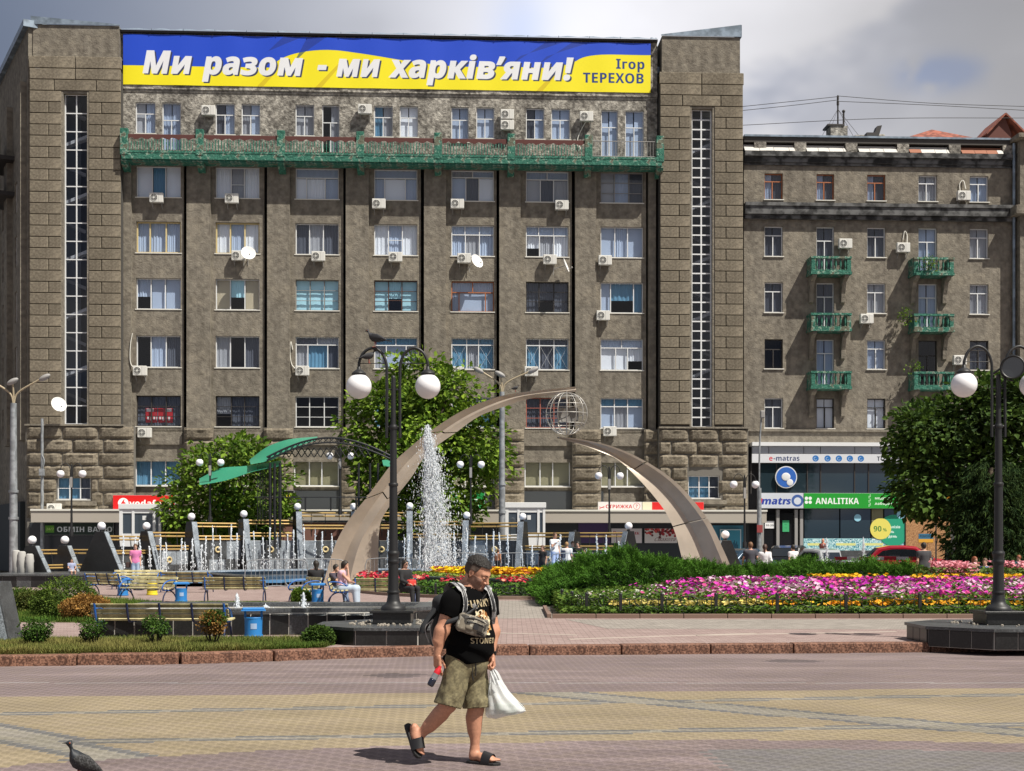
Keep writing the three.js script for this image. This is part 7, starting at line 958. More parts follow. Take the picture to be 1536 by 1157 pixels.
// small figures: x to their left, z forward, y up; every limb on one continuous body
const mul = (p, s) => p.map((x) => x * s);
const POSE = {
  stand: {}, walk: { kneeR: [-0.1, 0.5, 0.12], ankR: [-0.1, 0.09, 0.18], kneeL: [0.1, 0.5, -0.02], ankL: [0.1, 0.12, -0.24], elR: [-0.25, 1.14, -0.1], wrR: [-0.25, 0.9, -0.02], elL: [0.25, 1.14, 0.08], wrL: [0.24, 0.92, 0.2] },
  sit: { base: 0.44, kneeR: [-0.12, 0.92, 0.42], ankR: [-0.12, 0.5, 0.46], kneeL: [0.12, 0.92, 0.42], ankL: [0.12, 0.5, 0.44], elR: [-0.25, 1.16, 0.1], wrR: [-0.12, 1.06, 0.3], elL: [0.25, 1.16, 0.1], wrL: [0.12, 1.06, 0.3] },
  phone: { elR: [-0.25, 1.16, 0.12], wrR: [-0.1, 1.35, 0.26] }, bag: { elR: [-0.26, 1.15, 0.05], wrR: [-0.18, 0.98, 0.2] },
  face: { base: 0.44, kneeR: [-0.12, 0.92, 0.42], ankR: [-0.12, 0.5, 0.46], kneeL: [0.12, 0.92, 0.42], ankL: [0.12, 0.5, 0.44], elR: [-0.22, 1.14, 0.26], wrR: [-0.08, 1.46, 0.2], elL: [0.22, 1.12, 0.2], wrL: [0.05, 1.1, 0.34], head: [0, 1.62, 0.1], neck: [0, 1.47, 0.03] },
};
function person(label, pos, turn, o) {
  const J = { hipR: [-0.09, 0.92, 0], hipL: [0.09, 0.92, 0], kneeR: [-0.1, 0.5, 0.02], kneeL: [0.1, 0.5, 0.02], ankR: [-0.1, 0.09, 0], ankL: [0.1, 0.09, 0], waist: [0, 1.05, 0], chest: [0, 1.3, 0], neck: [0, 1.48, 0], head: [0, 1.63, 0.02], shR: [-0.18, 1.41, 0], shL: [0.18, 1.41, 0], elR: [-0.24, 1.13, -0.02], elL: [0.24, 1.13, -0.02], wrR: [-0.24, 0.88, 0.05], wrL: [0.24, 0.88, 0.05], ...POSE[o.pose ?? 'stand'] };
  const k = (o.h ?? 1.7) / 1.75, t = thing('person', label, 'person', [pos.x, pos.y - (J.base ? 0.0 : 0) * k, pos.z], turn); t.scale.setScalar(k); const inn = t, w = o.w ?? 1, fem = o.fem ?? 0, dy = J.base ? -0.46 : 0, c = 0.026;
  for (const q of Object.keys(J)) if (Array.isArray(J[q])) J[q] = [J[q][0] * (q.startsWith('sh') || q.startsWith('el') || q.startsWith('wr') ? 1 - fem * 0.12 : 1), J[q][1] + dy, J[q][2]];
  const torso = (x, y, z, e = 0) => { let d = cap(x, y, z * 1.3, [J.hipR[0] * 0.5, J.hipR[1] + 0.04, J.hipR[2] * 1.3], [J.hipL[0] * 0.5, J.hipL[1] + 0.04, J.hipL[2] * 1.3], 0.125 * w, 0.125 * w); d = smin(d, cap(x, y, z * 1.3, [0, J.hipR[1] + 0.05, 0], [0, J.chest[1], J.chest[2] * 1.3], 0.125 * w * (1 - fem * 0.12), 0.15 * w), 0.12); return smin(d, cap(x, y, z * 1.2, J.shR, J.shL, 0.07, 0.07), 0.12) - e; };
  const leg = (x, y, z, h, kn, an, e = 0) => smin(cap(x, y, z, h, kn, 0.085 * w, 0.056), cap(x, y, z, kn, an, 0.056, 0.036), 0.04) - e, arm = (x, y, z, s, el, wr, e = 0) => smin(cap(x, y, z, s, el, 0.052, 0.038), cap(x, y, z, el, wr, 0.038, 0.028), 0.03) - e;
  const hand = (x, y, z, el, wr) => { const d = V(...wr).sub(V(...el)).normalize().multiplyScalar(0.1); return cap(x, y, z, wr, [wr[0] + d.x, wr[1] + d.y, wr[2] + d.z], 0.03, 0.022); };
  const all = Object.values(J).filter(Array.isArray), [lo, hi] = bounds(all, 0.24);
  const skin = (x, y, z) => { let d = torso(x, y, z); d = smin(d, leg(x, y, z, J.hipR, J.kneeR, J.ankR), 0.05); d = smin(d, leg(x, y, z, J.hipL, J.kneeL, J.ankL), 0.05); d = smin(d, arm(x, y, z, J.shR, J.elR, J.wrR), 0.06); d = smin(d, arm(x, y, z, J.shL, J.elL, J.wrL), 0.06); d = smin(d, hand(x, y, z, J.elR, J.wrR), 0.02); d = smin(d, hand(x, y, z, J.elL, J.wrL), 0.02); d = smin(d, cap(x, y, z, J.neck, J.head, 0.055, 0.055), 0.05); d = smin(d, ell(x, y, z, [J.head[0], J.head[1] + 0.02, J.head[2]], [0.075, 0.105, 0.092]), 0.03); d = smin(d, ell(x, y, z, [J.head[0], J.head[1] - 0.06, J.head[2] + 0.035], [0.05, 0.06, 0.055]), 0.03); d = smin(d, cap(x, y, z, [J.head[0], J.head[1] + 0.015, J.head[2] + 0.09], [J.head[0], J.head[1] - 0.015, J.head[2] + 0.104], 0.01, 0.014), 0.015); for (const s of [-1, 1]) d = smin(d, ell(x, y, z, [J.head[0] + s * 0.076, J.head[1], J.head[2]], [0.012, 0.03, 0.02]), 0.01); for (const a of [J.ankR, J.ankL]) d = smin(d, cap(x, y, z, [a[0], a[1] - 0.045, a[2] - 0.03], [a[0], a[1] - 0.055, a[2] + 0.14], 0.04, 0.03), 0.03); return d; };
  mesh('body', nets(skin, lo, hi, c), o.skin ?? SKIN, inn);
  const top = o.top && ((x, y, z) => { let d = torso(x, y, z, 0.018 + 0.008 * vn(x * 14, y * 10, z * 14)); for (const [s, e, wq] of [[J.shR, J.elR, J.wrR], [J.shL, J.elL, J.wrL]]) { if (o.sleeve !== 0) { let a = arm(x, y, z, s, e, wq, 0.018); const dd = V(...e).sub(V(...s)); const tt = ((x - s[0]) * dd.x + (y - s[1]) * dd.y + (z - s[2]) * dd.z) / dd.lengthSq(); if (o.sleeve !== 2) a = Math.max(a, (tt - 0.62) * 0.3); else a = Math.max(a, 0.05 - Math.hypot(x - wq[0], y - wq[1], z - wq[2])); d = smin(d, a, 0.05); } } d = Math.max(d, y - J.neck[1] + 0.0); return Math.max(d, J.hipR[1] - (o.hem ?? 0.02) - y); });
  if (top) mesh('top', nets(top, lo, hi, c), o.top, inn);
  if (o.legs) { const cut = o.shorts ? 1 : 0; mesh(o.shorts ? 'shorts' : 'trousers', nets((x, y, z) => { let d = Math.max(torso(x, y, z, 0.014), y - J.hipR[1] - 0.1); for (const [h, kn, an] of [[J.hipR, J.kneeR, J.ankR], [J.hipL, J.kneeL, J.ankL]]) { let l = leg(x, y, z, h, kn, an, 0.02 + (o.wide ?? 0)); if (cut) { const dd = V(...kn).sub(V(...h)), tt = ((x - h[0]) * dd.x + (y - h[1]) * dd.y + (z - h[2]) * dd.z) / dd.lengthSq(); l = Math.max(l, (tt - 0.95) * 0.4); } else l = Math.max(l, an[1] + 0.0 - y); d = smin(d, l, 0.05); } return d; }, lo, hi, c), o.legs, inn); }
  const H = J.head; if (o.hair) { const L = o.long ?? 0; mesh('hair', nets((x, y, z) => { let d = ell(x, y, z, [H[0], H[1] + 0.03, H[2] - 0.012], [0.088, 0.112, 0.104]) - 0.008 * vn(x * 40, y * 20, z * 40); d = Math.max(d, (z - H[2]) * 0.75 - (y - H[1]) * 0.65 - 0.022); if (L) { const q = cap(x, y, z, [H[0], H[1] + 0.02, H[2] - 0.05], [H[0], H[1] - L, H[2] - 0.09], 0.08, 0.05); d = smin(d, q, 0.04); } if (o.tail) d = smin(d, cap(x, y, z, [H[0], H[1] + 0.02, H[2] - 0.1], [H[0] + 0.02, H[1] - 0.34, H[2] - 0.12], 0.035, 0.018), 0.03); return d; }, [H[0] - 0.16, H[1] - 0.45, H[2] - 0.22], [H[0] + 0.16, H[1] + 0.19, H[2] + 0.15], 0.018), o.hair, inn); }
  for (const s of [-1, 1]) mesh('eye', ball(0.009, H[0] + s * 0.03, H[1] + 0.012, H[2] + 0.087, 8, 6), M.black, inn);
  for (const a of [J.ankR, J.ankL]) mesh('shoe', nets((x, y, z) => Math.max(smin(cap(x, y, z, [a[0], a[1] - 0.04, a[2] - 0.035], [a[0], a[1] - 0.055, a[2] + 0.15], 0.048, 0.04), cap(x, y, z, a, [a[0], a[1] - 0.05, a[2]], 0.045, 0.045), 0.03), a[1] - 0.088 - y), [a[0] - 0.08, a[1] - 0.14, a[2] - 0.13], [a[0] + 0.08, a[1] + 0.08, a[2] + 0.24], 0.016), o.shoes ?? M.black, inn);
  if (o.extra) o.extra(inn, J);
  return t;
}
{
  const hb = std([0.02, 0.014, 0.01], 0.6), br = std([0.1, 0.05, 0.025], 0.6), gr = std([0.25, 0.23, 0.2], 0.7), red = std([0.22, 0.06, 0.02], 0.6), C = (r, g, b) => std([r, g, b], 0.9), white = C(0.7, 0.7, 0.72), denim = C(0.2, 0.28, 0.42), blk = C(0.018, 0.018, 0.02), P = (px, D, y = GY) => V(gx(px, D), y, -D), deepSkin = std([0.36, 0.18, 0.11], 0.6);
  const f = Math.PI / 2;
  person('woman in a pink shirt and pale jeans standing by the fountain with a brown bag', P(203, 55, 0.2), 0.2, { h: 1.66, pose: 'bag', top: C(0.62, 0.18, 0.36), legs: C(0.36, 0.42, 0.52), hair: br, fem: 1, w: 1.05, extra: (t, J) => mesh('handbag', rbox(0.2, 0.24, 0.1, 0.03, -0.3, 0.85, 0.08), C(0.05, 0.025, 0.02), t) });
  person('small child in a checked shirt sitting on the left terrace wall', P(107, 53, 0.5), 0.6, { h: 1.05, pose: 'sit', top: C(0.3, 0.34, 0.5), legs: C(0.5, 0.5, 0.52), shorts: 1, hair: hb });
  person('seated woman with long black hair, pink sleeveless top and jeans, hand at her face', P(513, 37.9, GY - 0.0), f - 0.1, { h: 1.66, pose: 'face', top: C(0.65, 0.42, 0.5), sleeve: 0, hem: 0.1, legs: C(0.42, 0.5, 0.6), wide: 0.03, hair: hb, long: 0.2, fem: 1, w: 1.08, shoes: white });
  person('dark-haired companion bending behind the seated woman in pink', P(500, 38.9), f - 0.25, { h: 1.5, pose: 'face', top: C(0.06, 0.05, 0.07), legs: denim, hair: hb, fem: 1 });
  person('person in black sitting with their back turned on the dark bench behind the two women', P(474, 40), Math.PI + 0.4, { h: 1.62, pose: 'sit', top: blk, sleeve: 2, legs: blk, hair: hb, long: 0.15 });
  person('seated woman in black with sunglasses and a red bag behind the lamp post', P(607, 38), 0.85, { h: 1.68, pose: 'sit', top: blk, sleeve: 2, legs: blk, hair: hb, long: 0.2, fem: 1, extra: (t, J) => { mesh('bag', rbox(0.3, 0.2, 0.16, 0.05, 0.02, 0.62, 0.26), C(0.6, 0.05, 0.04), t); for (const s of [-1, 1]) mesh('sunglasses', rbox(0.055, 0.035, 0.02, 0.008, s * 0.033, J.head[1] + 0.012, J.head[2] + 0.094), M.black, t); } });
  person('shirtless boy in dark shorts in front of the fountain wall behind the man', P(747, 57, 0.5), 2.4, { h: 1.15, legs: blk, shorts: 1, hair: br, skin: std([0.52, 0.25, 0.14], 0.6) });
  person('woman in black with long brown hair, leftmost of the group by the barrier', P(814, 56, 0.3), -0.6, { h: 1.5, top: blk, legs: blk, hair: br, long: 0.3, fem: 1 });
  person('tall man in a white shirt and blue shorts standing in the group by the barrier', P(832, 58, 0.55), 0.7, { h: 1.8, pose: 'phone', top: white, legs: C(0.36, 0.45, 0.68), hair: br });
  person('fair-haired person in a white shirt with a small dark backpack seen from behind', P(850, 56.5, 0.3), Math.PI - 0.3, { h: 1.64, top: white, legs: C(0.4, 0.36, 0.3), hair: std([0.3, 0.17, 0.07], 0.6), w: 1.12, extra: (t) => mesh('backpack', rbox(0.2, 0.34, 0.12, 0.04, 0.1, 1.22, -0.2), C(0.03, 0.04, 0.08), t) });
  person('dark-haired woman in black among the group, right of the white backpack wearer', P(867, 57.5, 0.3), -0.4, { h: 1.66, top: blk, legs: blk, hair: hb, long: 0.25, fem: 1 });
  person('person in a turquoise shirt behind the group by the barrier', P(859, 59, 0.3), 0.2, { h: 1.68, top: C(0.2, 0.5, 0.48), legs: denim, hair: br });
  person('child in a pink and blue shirt at the right end of the group', P(877, 56.5, 0.3), -0.3, { h: 1.35, top: C(0.45, 0.35, 0.48), legs: C(0.6, 0.35, 0.4), hair: hb });
  person('man in a dark grey T-shirt walking away beside a woman in white', P(1126, 50, 0.12), Math.PI + 0.1, { h: 1.8, pose: 'walk', top: C(0.055, 0.055, 0.07), legs: C(0.06, 0.06, 0.07), hair: std([0.16, 0.08, 0.04], 0.6) });
  person('woman in a white shirt with a dark ponytail walking away by the arch foot', P(1147.5, 49.5, 0.12), Math.PI - 0.1, { h: 1.72, pose: 'walk', top: white, sleeve: 2, legs: C(0.6, 0.6, 0.62), hair: std([0.06, 0.03, 0.02], 0.6), tail: 1, fem: 1 });
  person('person in a white shirt walking behind the juniper', P(1190, 56, 0.12), Math.PI + 0.5, { h: 1.7, top: white, legs: denim, hair: hb });
  person('heavy bald man in a salmon shirt by the patterned window strip', P(1235, 72, 0.45), -1.0, { h: 1.72, w: 1.3, top: C(0.45, 0.15, 0.12), legs: C(0.05, 0.05, 0.07), skin: std([0.55, 0.26, 0.17], 0.6) });
  person('man in a dark grey shirt seen from behind in front of the red car', P(1386, 46, 0.12), Math.PI + 0.15, { h: 1.78, top: C(0.05, 0.05, 0.055), legs: C(0.08, 0.08, 0.1), hair: hb, w: 1.12 });
  person('person in dark clothes with a raised arm beside the advert stand', P(1436, 58, 0.12), -1.2, { h: 1.66, pose: 'phone', top: blk, sleeve: 2, legs: blk, hair: hb });
  person('red-haired woman sitting behind the pink flowers', P(1462, 44, 0.25), 0.5, { h: 1.6, pose: 'sit', top: C(0.3, 0.16, 0.12), legs: denim, hair: red, long: 0.12, fem: 1 });
  person('person in a blue shirt sitting beside the red-haired woman', P(1478, 43.5, 0.2), -0.6, { h: 1.6, pose: 'sit', top: C(0.2, 0.26, 0.55), legs: C(0.5, 0.5, 0.52), hair: br });
  person('child in a teal shirt among the flowers at the right edge', P(1529, 41.5, 0.3), -1.2, { h: 1.2, top: C(0.03, 0.32, 0.32), legs: C(0.1, 0.08, 0.2), hair: red });
}
// ================= CARS =================
function car(name, label, px, D, base, turn, paint, kind) {
  const o = thing(name, label, 'car', [gx(px, D), base, -D], turn);   // local +x is forward
  const pm = phys(paint, 0.3, { clearcoat: 1, clearcoatRoughness: 0.04, metalness: 0.25 }), gl = phys([0.012, 0.016, 0.02], 0.04, { clearcoat: 1 }), rub = std([0.015, 0.015, 0.015], 0.85), W_ = 0.92, L = kind === 'suv' ? 2.3 : 2.15;
  // body as sections across the width, each ring from sill to roof
  const low = kind === 'suv' ? 0.34 : 0.26, belt = kind === 'suv' ? 0.98 : 0.86, top = kind === 'suv' ? 1.58 : 1.42;
  const hood = [[-L, low + 0.1], [-L - 0.03, 0.7], [-L + 0.06, belt + 0.02], [-L + 0.35, belt + 0.06], [0.75, belt + 0.03], [1.2, belt - 0.02], [L - 0.35, belt - 0.14], [L - 0.04, belt - 0.3], [L, 0.5], [L - 0.06, low + 0.04], [L - 0.3, low]];
  const shape = new THREE.Shape(hood.map(([x, y]) => new THREE.Vector2(x, y))); const wr = kind === 'suv' ? 0.37 : 0.33;
  for (const cx of [1.35, -1.35].map((x) => x * (L / 2.2))) { /* wheel arches are cut as notches along the sill */ }
  const prof = [...hood]; const sill = []; for (const cx of [1.38, -1.36]) for (let i = 0; i <= 10; i++) { const a = Math.PI * i / 10; sill.push([cx + (wr + 0.07) * Math.cos(a), Math.max(low, wr + (wr + 0.07) * Math.sin(a))]); }
  const body = mesh('body', extrude([...prof, ...sill, [-L + 0.2, low]], W_ * 2 - 0.16, 0.08).translate(0, 0, -W_ + 0.08), pm, o);
  const cab = kind === 'suv' ? [[-L + 0.3, belt + 0.03], [-L + 0.75, top - 0.12], [-1.0, top - 0.01], [-0.3, top], [0.25, top - 0.05], [1.15, belt + 0.01]] : kind === 'pickup' ? [[-0.9, belt], [-0.75, top - 0.06], [-0.4, top], [0.2, top], [0.95, belt]] : [[-L + 0.35, belt], [-1.2, top - 0.08], [-0.7, top], [0.1, top], [1.1, belt]];
  mesh('cabin', extrude(cab, W_ * 2 - 0.5, 0.11).translate(0, 0, -W_ + 0.25), pm, o);
  const inset = cab.map(([x, y]) => { const cx = -0.2, cy = belt + 0.28; return [cx + (x - cx) * 0.88, cy + (y - cy) * 0.74]; }); for (const s of [-1, 1]) mesh('side_window', extrude(inset, 0.01).translate(0, 0, s > 0 ? W_ - 0.135 : -W_ + 0.125), gl, o);
  mesh('windscreen', [bar(V(1.12, belt + 0.06, 0), V(0.34, top - 0.09, 0), 1.3, 0.02).translate(0.07, 0.07, 0)], gl, o); mesh('rear_window', bar(V(cab[0][0] + 0.03, belt + 0.1, 0), V(cab[1][0] - 0.02, top - 0.12, 0), 1.25, 0.02).translate(-0.1, 0.04, 0), gl, o);
  for (const cx of [1.38, -1.36]) for (const s of [-1, 1]) { const w = mesh('wheel', lathe([[0.18, -0.1], [wr - 0.03, -0.11], [wr, -0.08], [wr, 0.08], [wr - 0.03, 0.11], [0.18, 0.1]], 26).rotateX(Math.PI / 2).translate(cx, wr, s * (W_ - 0.1)), rub, o); mesh('rim', [new THREE.CylinderGeometry(wr * 0.62, wr * 0.62, 0.05, 20).rotateX(Math.PI / 2).translate(cx, wr, s * (W_ - 0.04)), ...Array.from({ length: 5 }, (_, i) => box(0.05, wr * 1.1, 0.04, 0, 0, 0).rotateZ(i * Math.PI / 5).translate(cx, wr, s * (W_ + 0.0)))], M.greyFrame, w); }
  for (const s of [-1, 1]) { mesh('headlight', rbox(0.3, 0.1, 0.36, 0.03, L - 0.2, belt - 0.25, s * 0.62), phys([0.6, 0.62, 0.65], 0.1), o); mesh('tail_light', rbox(0.1, kind === 'pickup' ? 0.34 : 0.16, 0.3, 0.03, -L + 0.02, belt - 0.12, s * 0.72), phys([0.4, 0.01, 0.01], 0.2), o); mesh('mirror', rbox(0.14, 0.12, 0.2, 0.03, 0.85, belt + 0.1, s * (W_ + 0.08)), pm, o); for (const x of [0.35, -0.55]) mesh('door_handle', rbox(0.18, 0.03, 0.03, 0.008, x, belt - 0.14, s * (W_ + 0.005)), M.greyFrame, o); mesh('door_line', [box(0.012, belt - low - 0.1, 0.006, 0.9, (belt + low) / 2, s * (W_ + 0.001)), box(0.012, belt - low - 0.1, 0.006, -0.1, (belt + low) / 2, s * (W_ + 0.001))], rub, o); }
  mesh('bumper', [rbox(0.12, 0.18, 1.6, 0.03, -L, 0.5, 0), rbox(0.1, 0.18, 1.6, 0.03, L - 0.03, 0.42, 0), box(0.02, 0.11, 0.5, -L - 0.06, 0.62, 0)], rub, o);
  return o;
}
car('parked_car', 'red sport utility car parked before the laboratory windows', 1362, 69, 0.12, -0.12, [0.42, 0.012, 0.03], 'suv');
car('parked_car', 'silver car with a red tail light behind the right juniper', 1226, 66, 0.12, 2.2, [0.5, 0.52, 0.54], 'pickup');
car('parked_car', 'dark blue car behind the couple by the arch foot', 1118, 66.5, 0.12, 0.75, [0.03, 0.06, 0.1], 'sedan');
car('parked_car', 'black car in front of the shop entrance', 1186, 70.5, 0.12, 1.2, [0.012, 0.013, 0.014], 'suv');
{
  const D = 63.5, o = thing('road_barrier', 'red and white striped horizontal road barrier in front of the cars', 'barrier', [0, 0, 0]), w = M.white, r = std([0.45, 0.02, 0.03], 0.5), y = gy(838, D), x0 = gx(1252, D), x1 = gx(1400, D), n = 8;
  for (let i = 0; i < n; i++) mesh('barrier_stripe', rbox((x1 - x0) / n - 0.004, 0.16, 0.08, 0.01, lerp(x0, x1, (i + 0.5) / n), y, -D), i % 2 ? w : r, o); for (const x of [x0 + 0.3, x1 - 0.3]) mesh('barrier_post', box(0.1, y, 0.1, x, y / 2, -D - 0.1), w, o);
  const b = thing('advert_stand', 'dark pavement advertising stand with white letters by the conifer', 'advert stand', [gx(1432, 66), 0.12, -66], 0); mesh('board', rbox(0.95, 1.5, 0.1, 0.02, 0, 0.78, 0), M.black, b); mesh('board_face', new THREE.PlaneGeometry(0.9, 1.42).translate(0, 0.78, 0.053), std([1, 1, 1], 0.6, { map: canvasTex(128, 200, (x) => { x.fillStyle = '#101318'; x.fillRect(0, 0, 128, 200); x.fillStyle = '#c9ccd2'; x.font = 'bold 30px sans-serif'; x.fillText('ЛІКИ', 24, 60); x.fillText('УСІ', 34, 100); x.fillText('24/7', 30, 140); }) }), b, true);
  const s = thing('road_sign', 'triangular warning sign half hidden in the right tree', 'road sign', [gx(1405, 61), gy(734, 61), -61], 0.5); mesh('plate', extrude([[-0.42, 0.36], [0.42, 0.36], [0, -0.38]], 0.03, 0.01), std([0.5, 0.03, 0.05], 0.5), s); mesh('plate_face', extrude([[-0.28, 0.27], [0.28, 0.27], [0, -0.2]], 0.008).translate(0, 0, 0.045), M.white, s); mesh('post', rod([0, -3.8, -0.03], [0, 0.3, -0.03], 0.035), M.galv, s);
  const bs = thing('street_sign', 'small blue direction plate on the lamp in front of the dark tree', 'sign', [gx(1441, 59.5), gy(767, 59.5), -59.5], 0); mesh('plate', extrude([[-0.32, -0.13], [0.22, -0.13], [0.36, 0.05], [0.22, 0.14], [-0.32, 0.14]], 0.03, 0.006), std([0.02, 0.09, 0.3], 0.5), bs); mesh('clamp', box(0.1, 0.08, 0.2, 0, 0, -0.1), M.galv, bs);
}
// ================= THE WALKING MAN =================
{
  const D0 = 11.1, O = U(702, 1146, D0), q = (px, py, dz = 0) => { const v = U(px, py, D0 - dz); return [v.x - O.x, v.y, v.z + D0]; };
  const man = thing('person', 'man in black printed T-shirt, khaki shorts and black slides walking with a white bag', 'person', [O.x, 0.003, -D0]);
  const f = [0.64, 0, 0.77], r = [-0.77, 0, 0.64];               // forward, and to his right
  const skinM = new THREE.MeshPhysicalMaterial({ color: new THREE.Color().setRGB(0.53, 0.275, 0.18), map: noiseMap(256, 0.12, 0.94, 1, 9, 7, [1, 0.97, 0.95]), roughness: 0.55, sheen: 0.15, bumpMap: bumpStone, bumpScale: 0.0015 });
  const J = { shR: q(678, 903, .13), elR: q(662, 948, .17), wrR: q(656, 984, .18), shL: q(731, 903, -.14), elL: q(741, 948, -.1), wrL: q(736.5, 984, -.03), hipR: q(689, 992, .08), hipL: q(710, 992, -.07), knR: q(672, 1058, .13), knL: q(714, 1063, -.03), anR: q(627, 1108, .03), anL: q(712, 1126, -.03), neck: q(704, 888, .0), head: q(717, 861, .03) };
  const ab = (x, z, c) => [(x - c[0]) * r[0] + (z - c[2]) * r[2], (x - c[0]) * f[0] + (z - c[2]) * f[2]];
  const chest = q(701, 918), belly = q(702, 962), pelv = q(699, 993);
  const ring = (x, y, z, c, R3, fw = 0) => { const [a, b] = ab(x, z, c); return ell(a, y, b, [0, c[1], fw], R3); };
  const torso = (x, y, z) => { let d = ring(x, y, z, chest, [.2, .2, .13], .01); d = smin(d, ring(x, y, z, belly, [.185, .2, .165], .045), .1); d = smin(d, ring(x, y, z, pelv, [.18, .13, .15], -.005), .08); d = smin(d, cap(x, y, z, J.shR, J.shL, .062, .062), .09); return smin(d, cap(x, y, z, q(701, 905), J.neck, .1, .058), .08); };
  const armR = (x, y, z) => smin(smin(cap(x, y, z, J.shR, J.elR, .066, .05), cap(x, y, z, J.elR, J.wrR, .051, .031), .03), cap(x, y, z, J.elR, q(656, 962, .18), .05, .042), .03), armL = (x, y, z) => smin(cap(x, y, z, J.shL, J.elL, .064, .048), cap(x, y, z, J.elL, J.wrL, .049, .031), .03);
  // feet in their own frames: l along the foot, w across, h up from the sole
  const frame = (heel, toe, up) => { const l = V(...toe).sub(V(...heel)).normalize(), u = V(...up), w = u.clone().cross(l).normalize(), h = l.clone().cross(w).normalize(); return { o: heel, l: l.toArray(), w: w.toArray(), h: h.toArray() }; };
  const loc = (x, y, z, F_) => { const a = x - F_.o[0], b = y - F_.o[1], c = z - F_.o[2]; return [a * F_.l[0] + b * F_.l[1] + c * F_.l[2], a * F_.w[0] + b * F_.w[1] + c * F_.w[2], a * F_.h[0] + b * F_.h[1] + c * F_.h[2]]; };
  const FR = frame(q(612.5, 1090, .0), q(630.5, 1141.5, .09), [0.85, 0.2, 0.5]), FL = frame([q(705, 1145, 0)[0], 0.012, -.03], [q(747, 1146, 0)[0], 0.01, .1], [0, 1, 0]);
  const foot = (x, y, z, F_) => { const [l, w, h] = loc(x, y, z, F_); let d = cap(l, w, h, [.035, 0, .05], [.19, .004, .035], .036, .026); d = smin(d, cap(l, w * .8, h, [.12, 0, .04], [.2, .0, .034], .034, .03), .03); for (let i = 0; i < 5; i++) { const ww = [.034, .014, -.004, -.02, -.034][i], L = [.262, .262, .253, .242, .228][i]; d = smin(d, cap(l, w, h, [.2, ww * .9, .034], [L, ww, .03], .0125, i ? .0085 : .0125), .012); } return d; };
  const legR = (x, y, z) => { let d = cap(x, y, z, J.hipR, J.knR, .1, .066); d = smin(d, cap(x, y, z, J.knR, J.anR, .062, .036), .04); d = smin(d, cap(x, y, z, q(661, 1072, .09), q(646, 1088, .06), .062, .05), .05); return smin(d, cap(x, y, z, J.anR, q(621, 1102, .02), .036, .04), .03); };
  const legL = (x, y, z) => { let d = cap(x, y, z, J.hipL, J.knL, .1, .064); d = smin(d, cap(x, y, z, J.knL, J.anL, .06, .036), .04); d = smin(d, cap(x, y, z, q(709, 1078, -.04), q(710, 1096, -.05), .058, .047), .05); return smin(d, cap(x, y, z, J.anL, q(711, 1136, -.03), .036, .038), .03); };
  const skin = (x, y, z) => { let d = torso(x, y, z); d = smin(d, armR(x, y, z), .05); d = smin(d, armL(x, y, z), .05); d = smin(d, legR(x, y, z), .05); d = smin(d, legL(x, y, z), .05); if (y < .4) d = smin(d, Math.min(foot(x, y, z, FR), foot(x, y, z, FL)), .03); return smin(d, cap(x, y, z, J.neck, q(711, 873, .02), .06, .056), .05); };
  // ---- head ----
  const yaw = [0.86, 0, 0.51], pt = 0.5, fw = V(yaw[0] * Math.cos(pt), -Math.sin(pt), yaw[2] * Math.cos(pt)), up0 = V(yaw[0] * Math.sin(pt), Math.cos(pt), yaw[2] * Math.sin(pt)), lf = up0.clone().cross(fw), S = 1.06;
  const HM = new THREE.Matrix4().makeBasis(lf.clone().multiplyScalar(S), up0.clone().multiplyScalar(S), fw.clone().multiplyScalar(S)).setPosition(...J.head);
  const skull = (x, y, z) => smin(ell(x, y, z, [0, .035, -.015], [.077, .092, .098]), ell(x, y, z, [0, .02, -.06], [.06, .07, .05]), .04);
  const faceF = (x, y, z) => {
    const ax = Math.abs(x); let d = skull(x, y, z); d = smin(d, ell(x, y, z, [0, -.03, .03], [.061, .085, .064]), .04); d = smin(d, cap(ax, y, z, [.05, -.05, -.005], [.018, -.096, .062], .02, .022), .035); d = smin(d, ell(x, y, z, [0, -.098, .072], [.024, .02, .02]), .02);
    d = smin(d, cap(ax, y, z, [.004, .026, .087], [.04, .028, .07], .011, .011), .018); d = smin(d, ell(ax, y, z, [.04, -.028, .062], [.024, .022, .022]), .02);
    d = -smin(-d, cap(ax, y, z, [.026, .004, .106], [.04, .003, .096], .014, .012), .014);
    d = smin(d, cap(x, y, z, [0, .014, .088], [0, -.03, .115], .0085, .0125), .014); d = smin(d, ell(ax, y, z, [.013, -.035, .1], [.0085, .008, .011]), .008);
    d = smin(d, ell(ax, y, z, [.032, .003, .079], [.0155, .0125, .0135]), .004);
    d = smin(d, cap(ax, y, z, [0, -.06, .099], [.02, -.063, .087], .0055, .004), .006); d = smin(d, cap(ax, y, z, [0, -.0745, .097], [.017, -.0715, .087], .007, .004), .006); d = -smin(-d, cap(ax, y, z, [0, -.0672, .108], [.022, -.067, .094], .0028, .002), .004);
    d = smin(d, Math.max(ell(ax, y, z, [.081, -.002, -.012], [.011, .034, .021]), -ell(ax, y, z, [.094, -.002, -.008], [.01, .02, .011])), .008); return smin(d, cap(x, y, z, [0, -.06, -.02], [0, -.17, -.07], .056, .058), .03);
  };
  const hd = nets(faceF, [-.11, -.19, -.15], [.11, .15, .15], .004).applyMatrix4(HM);
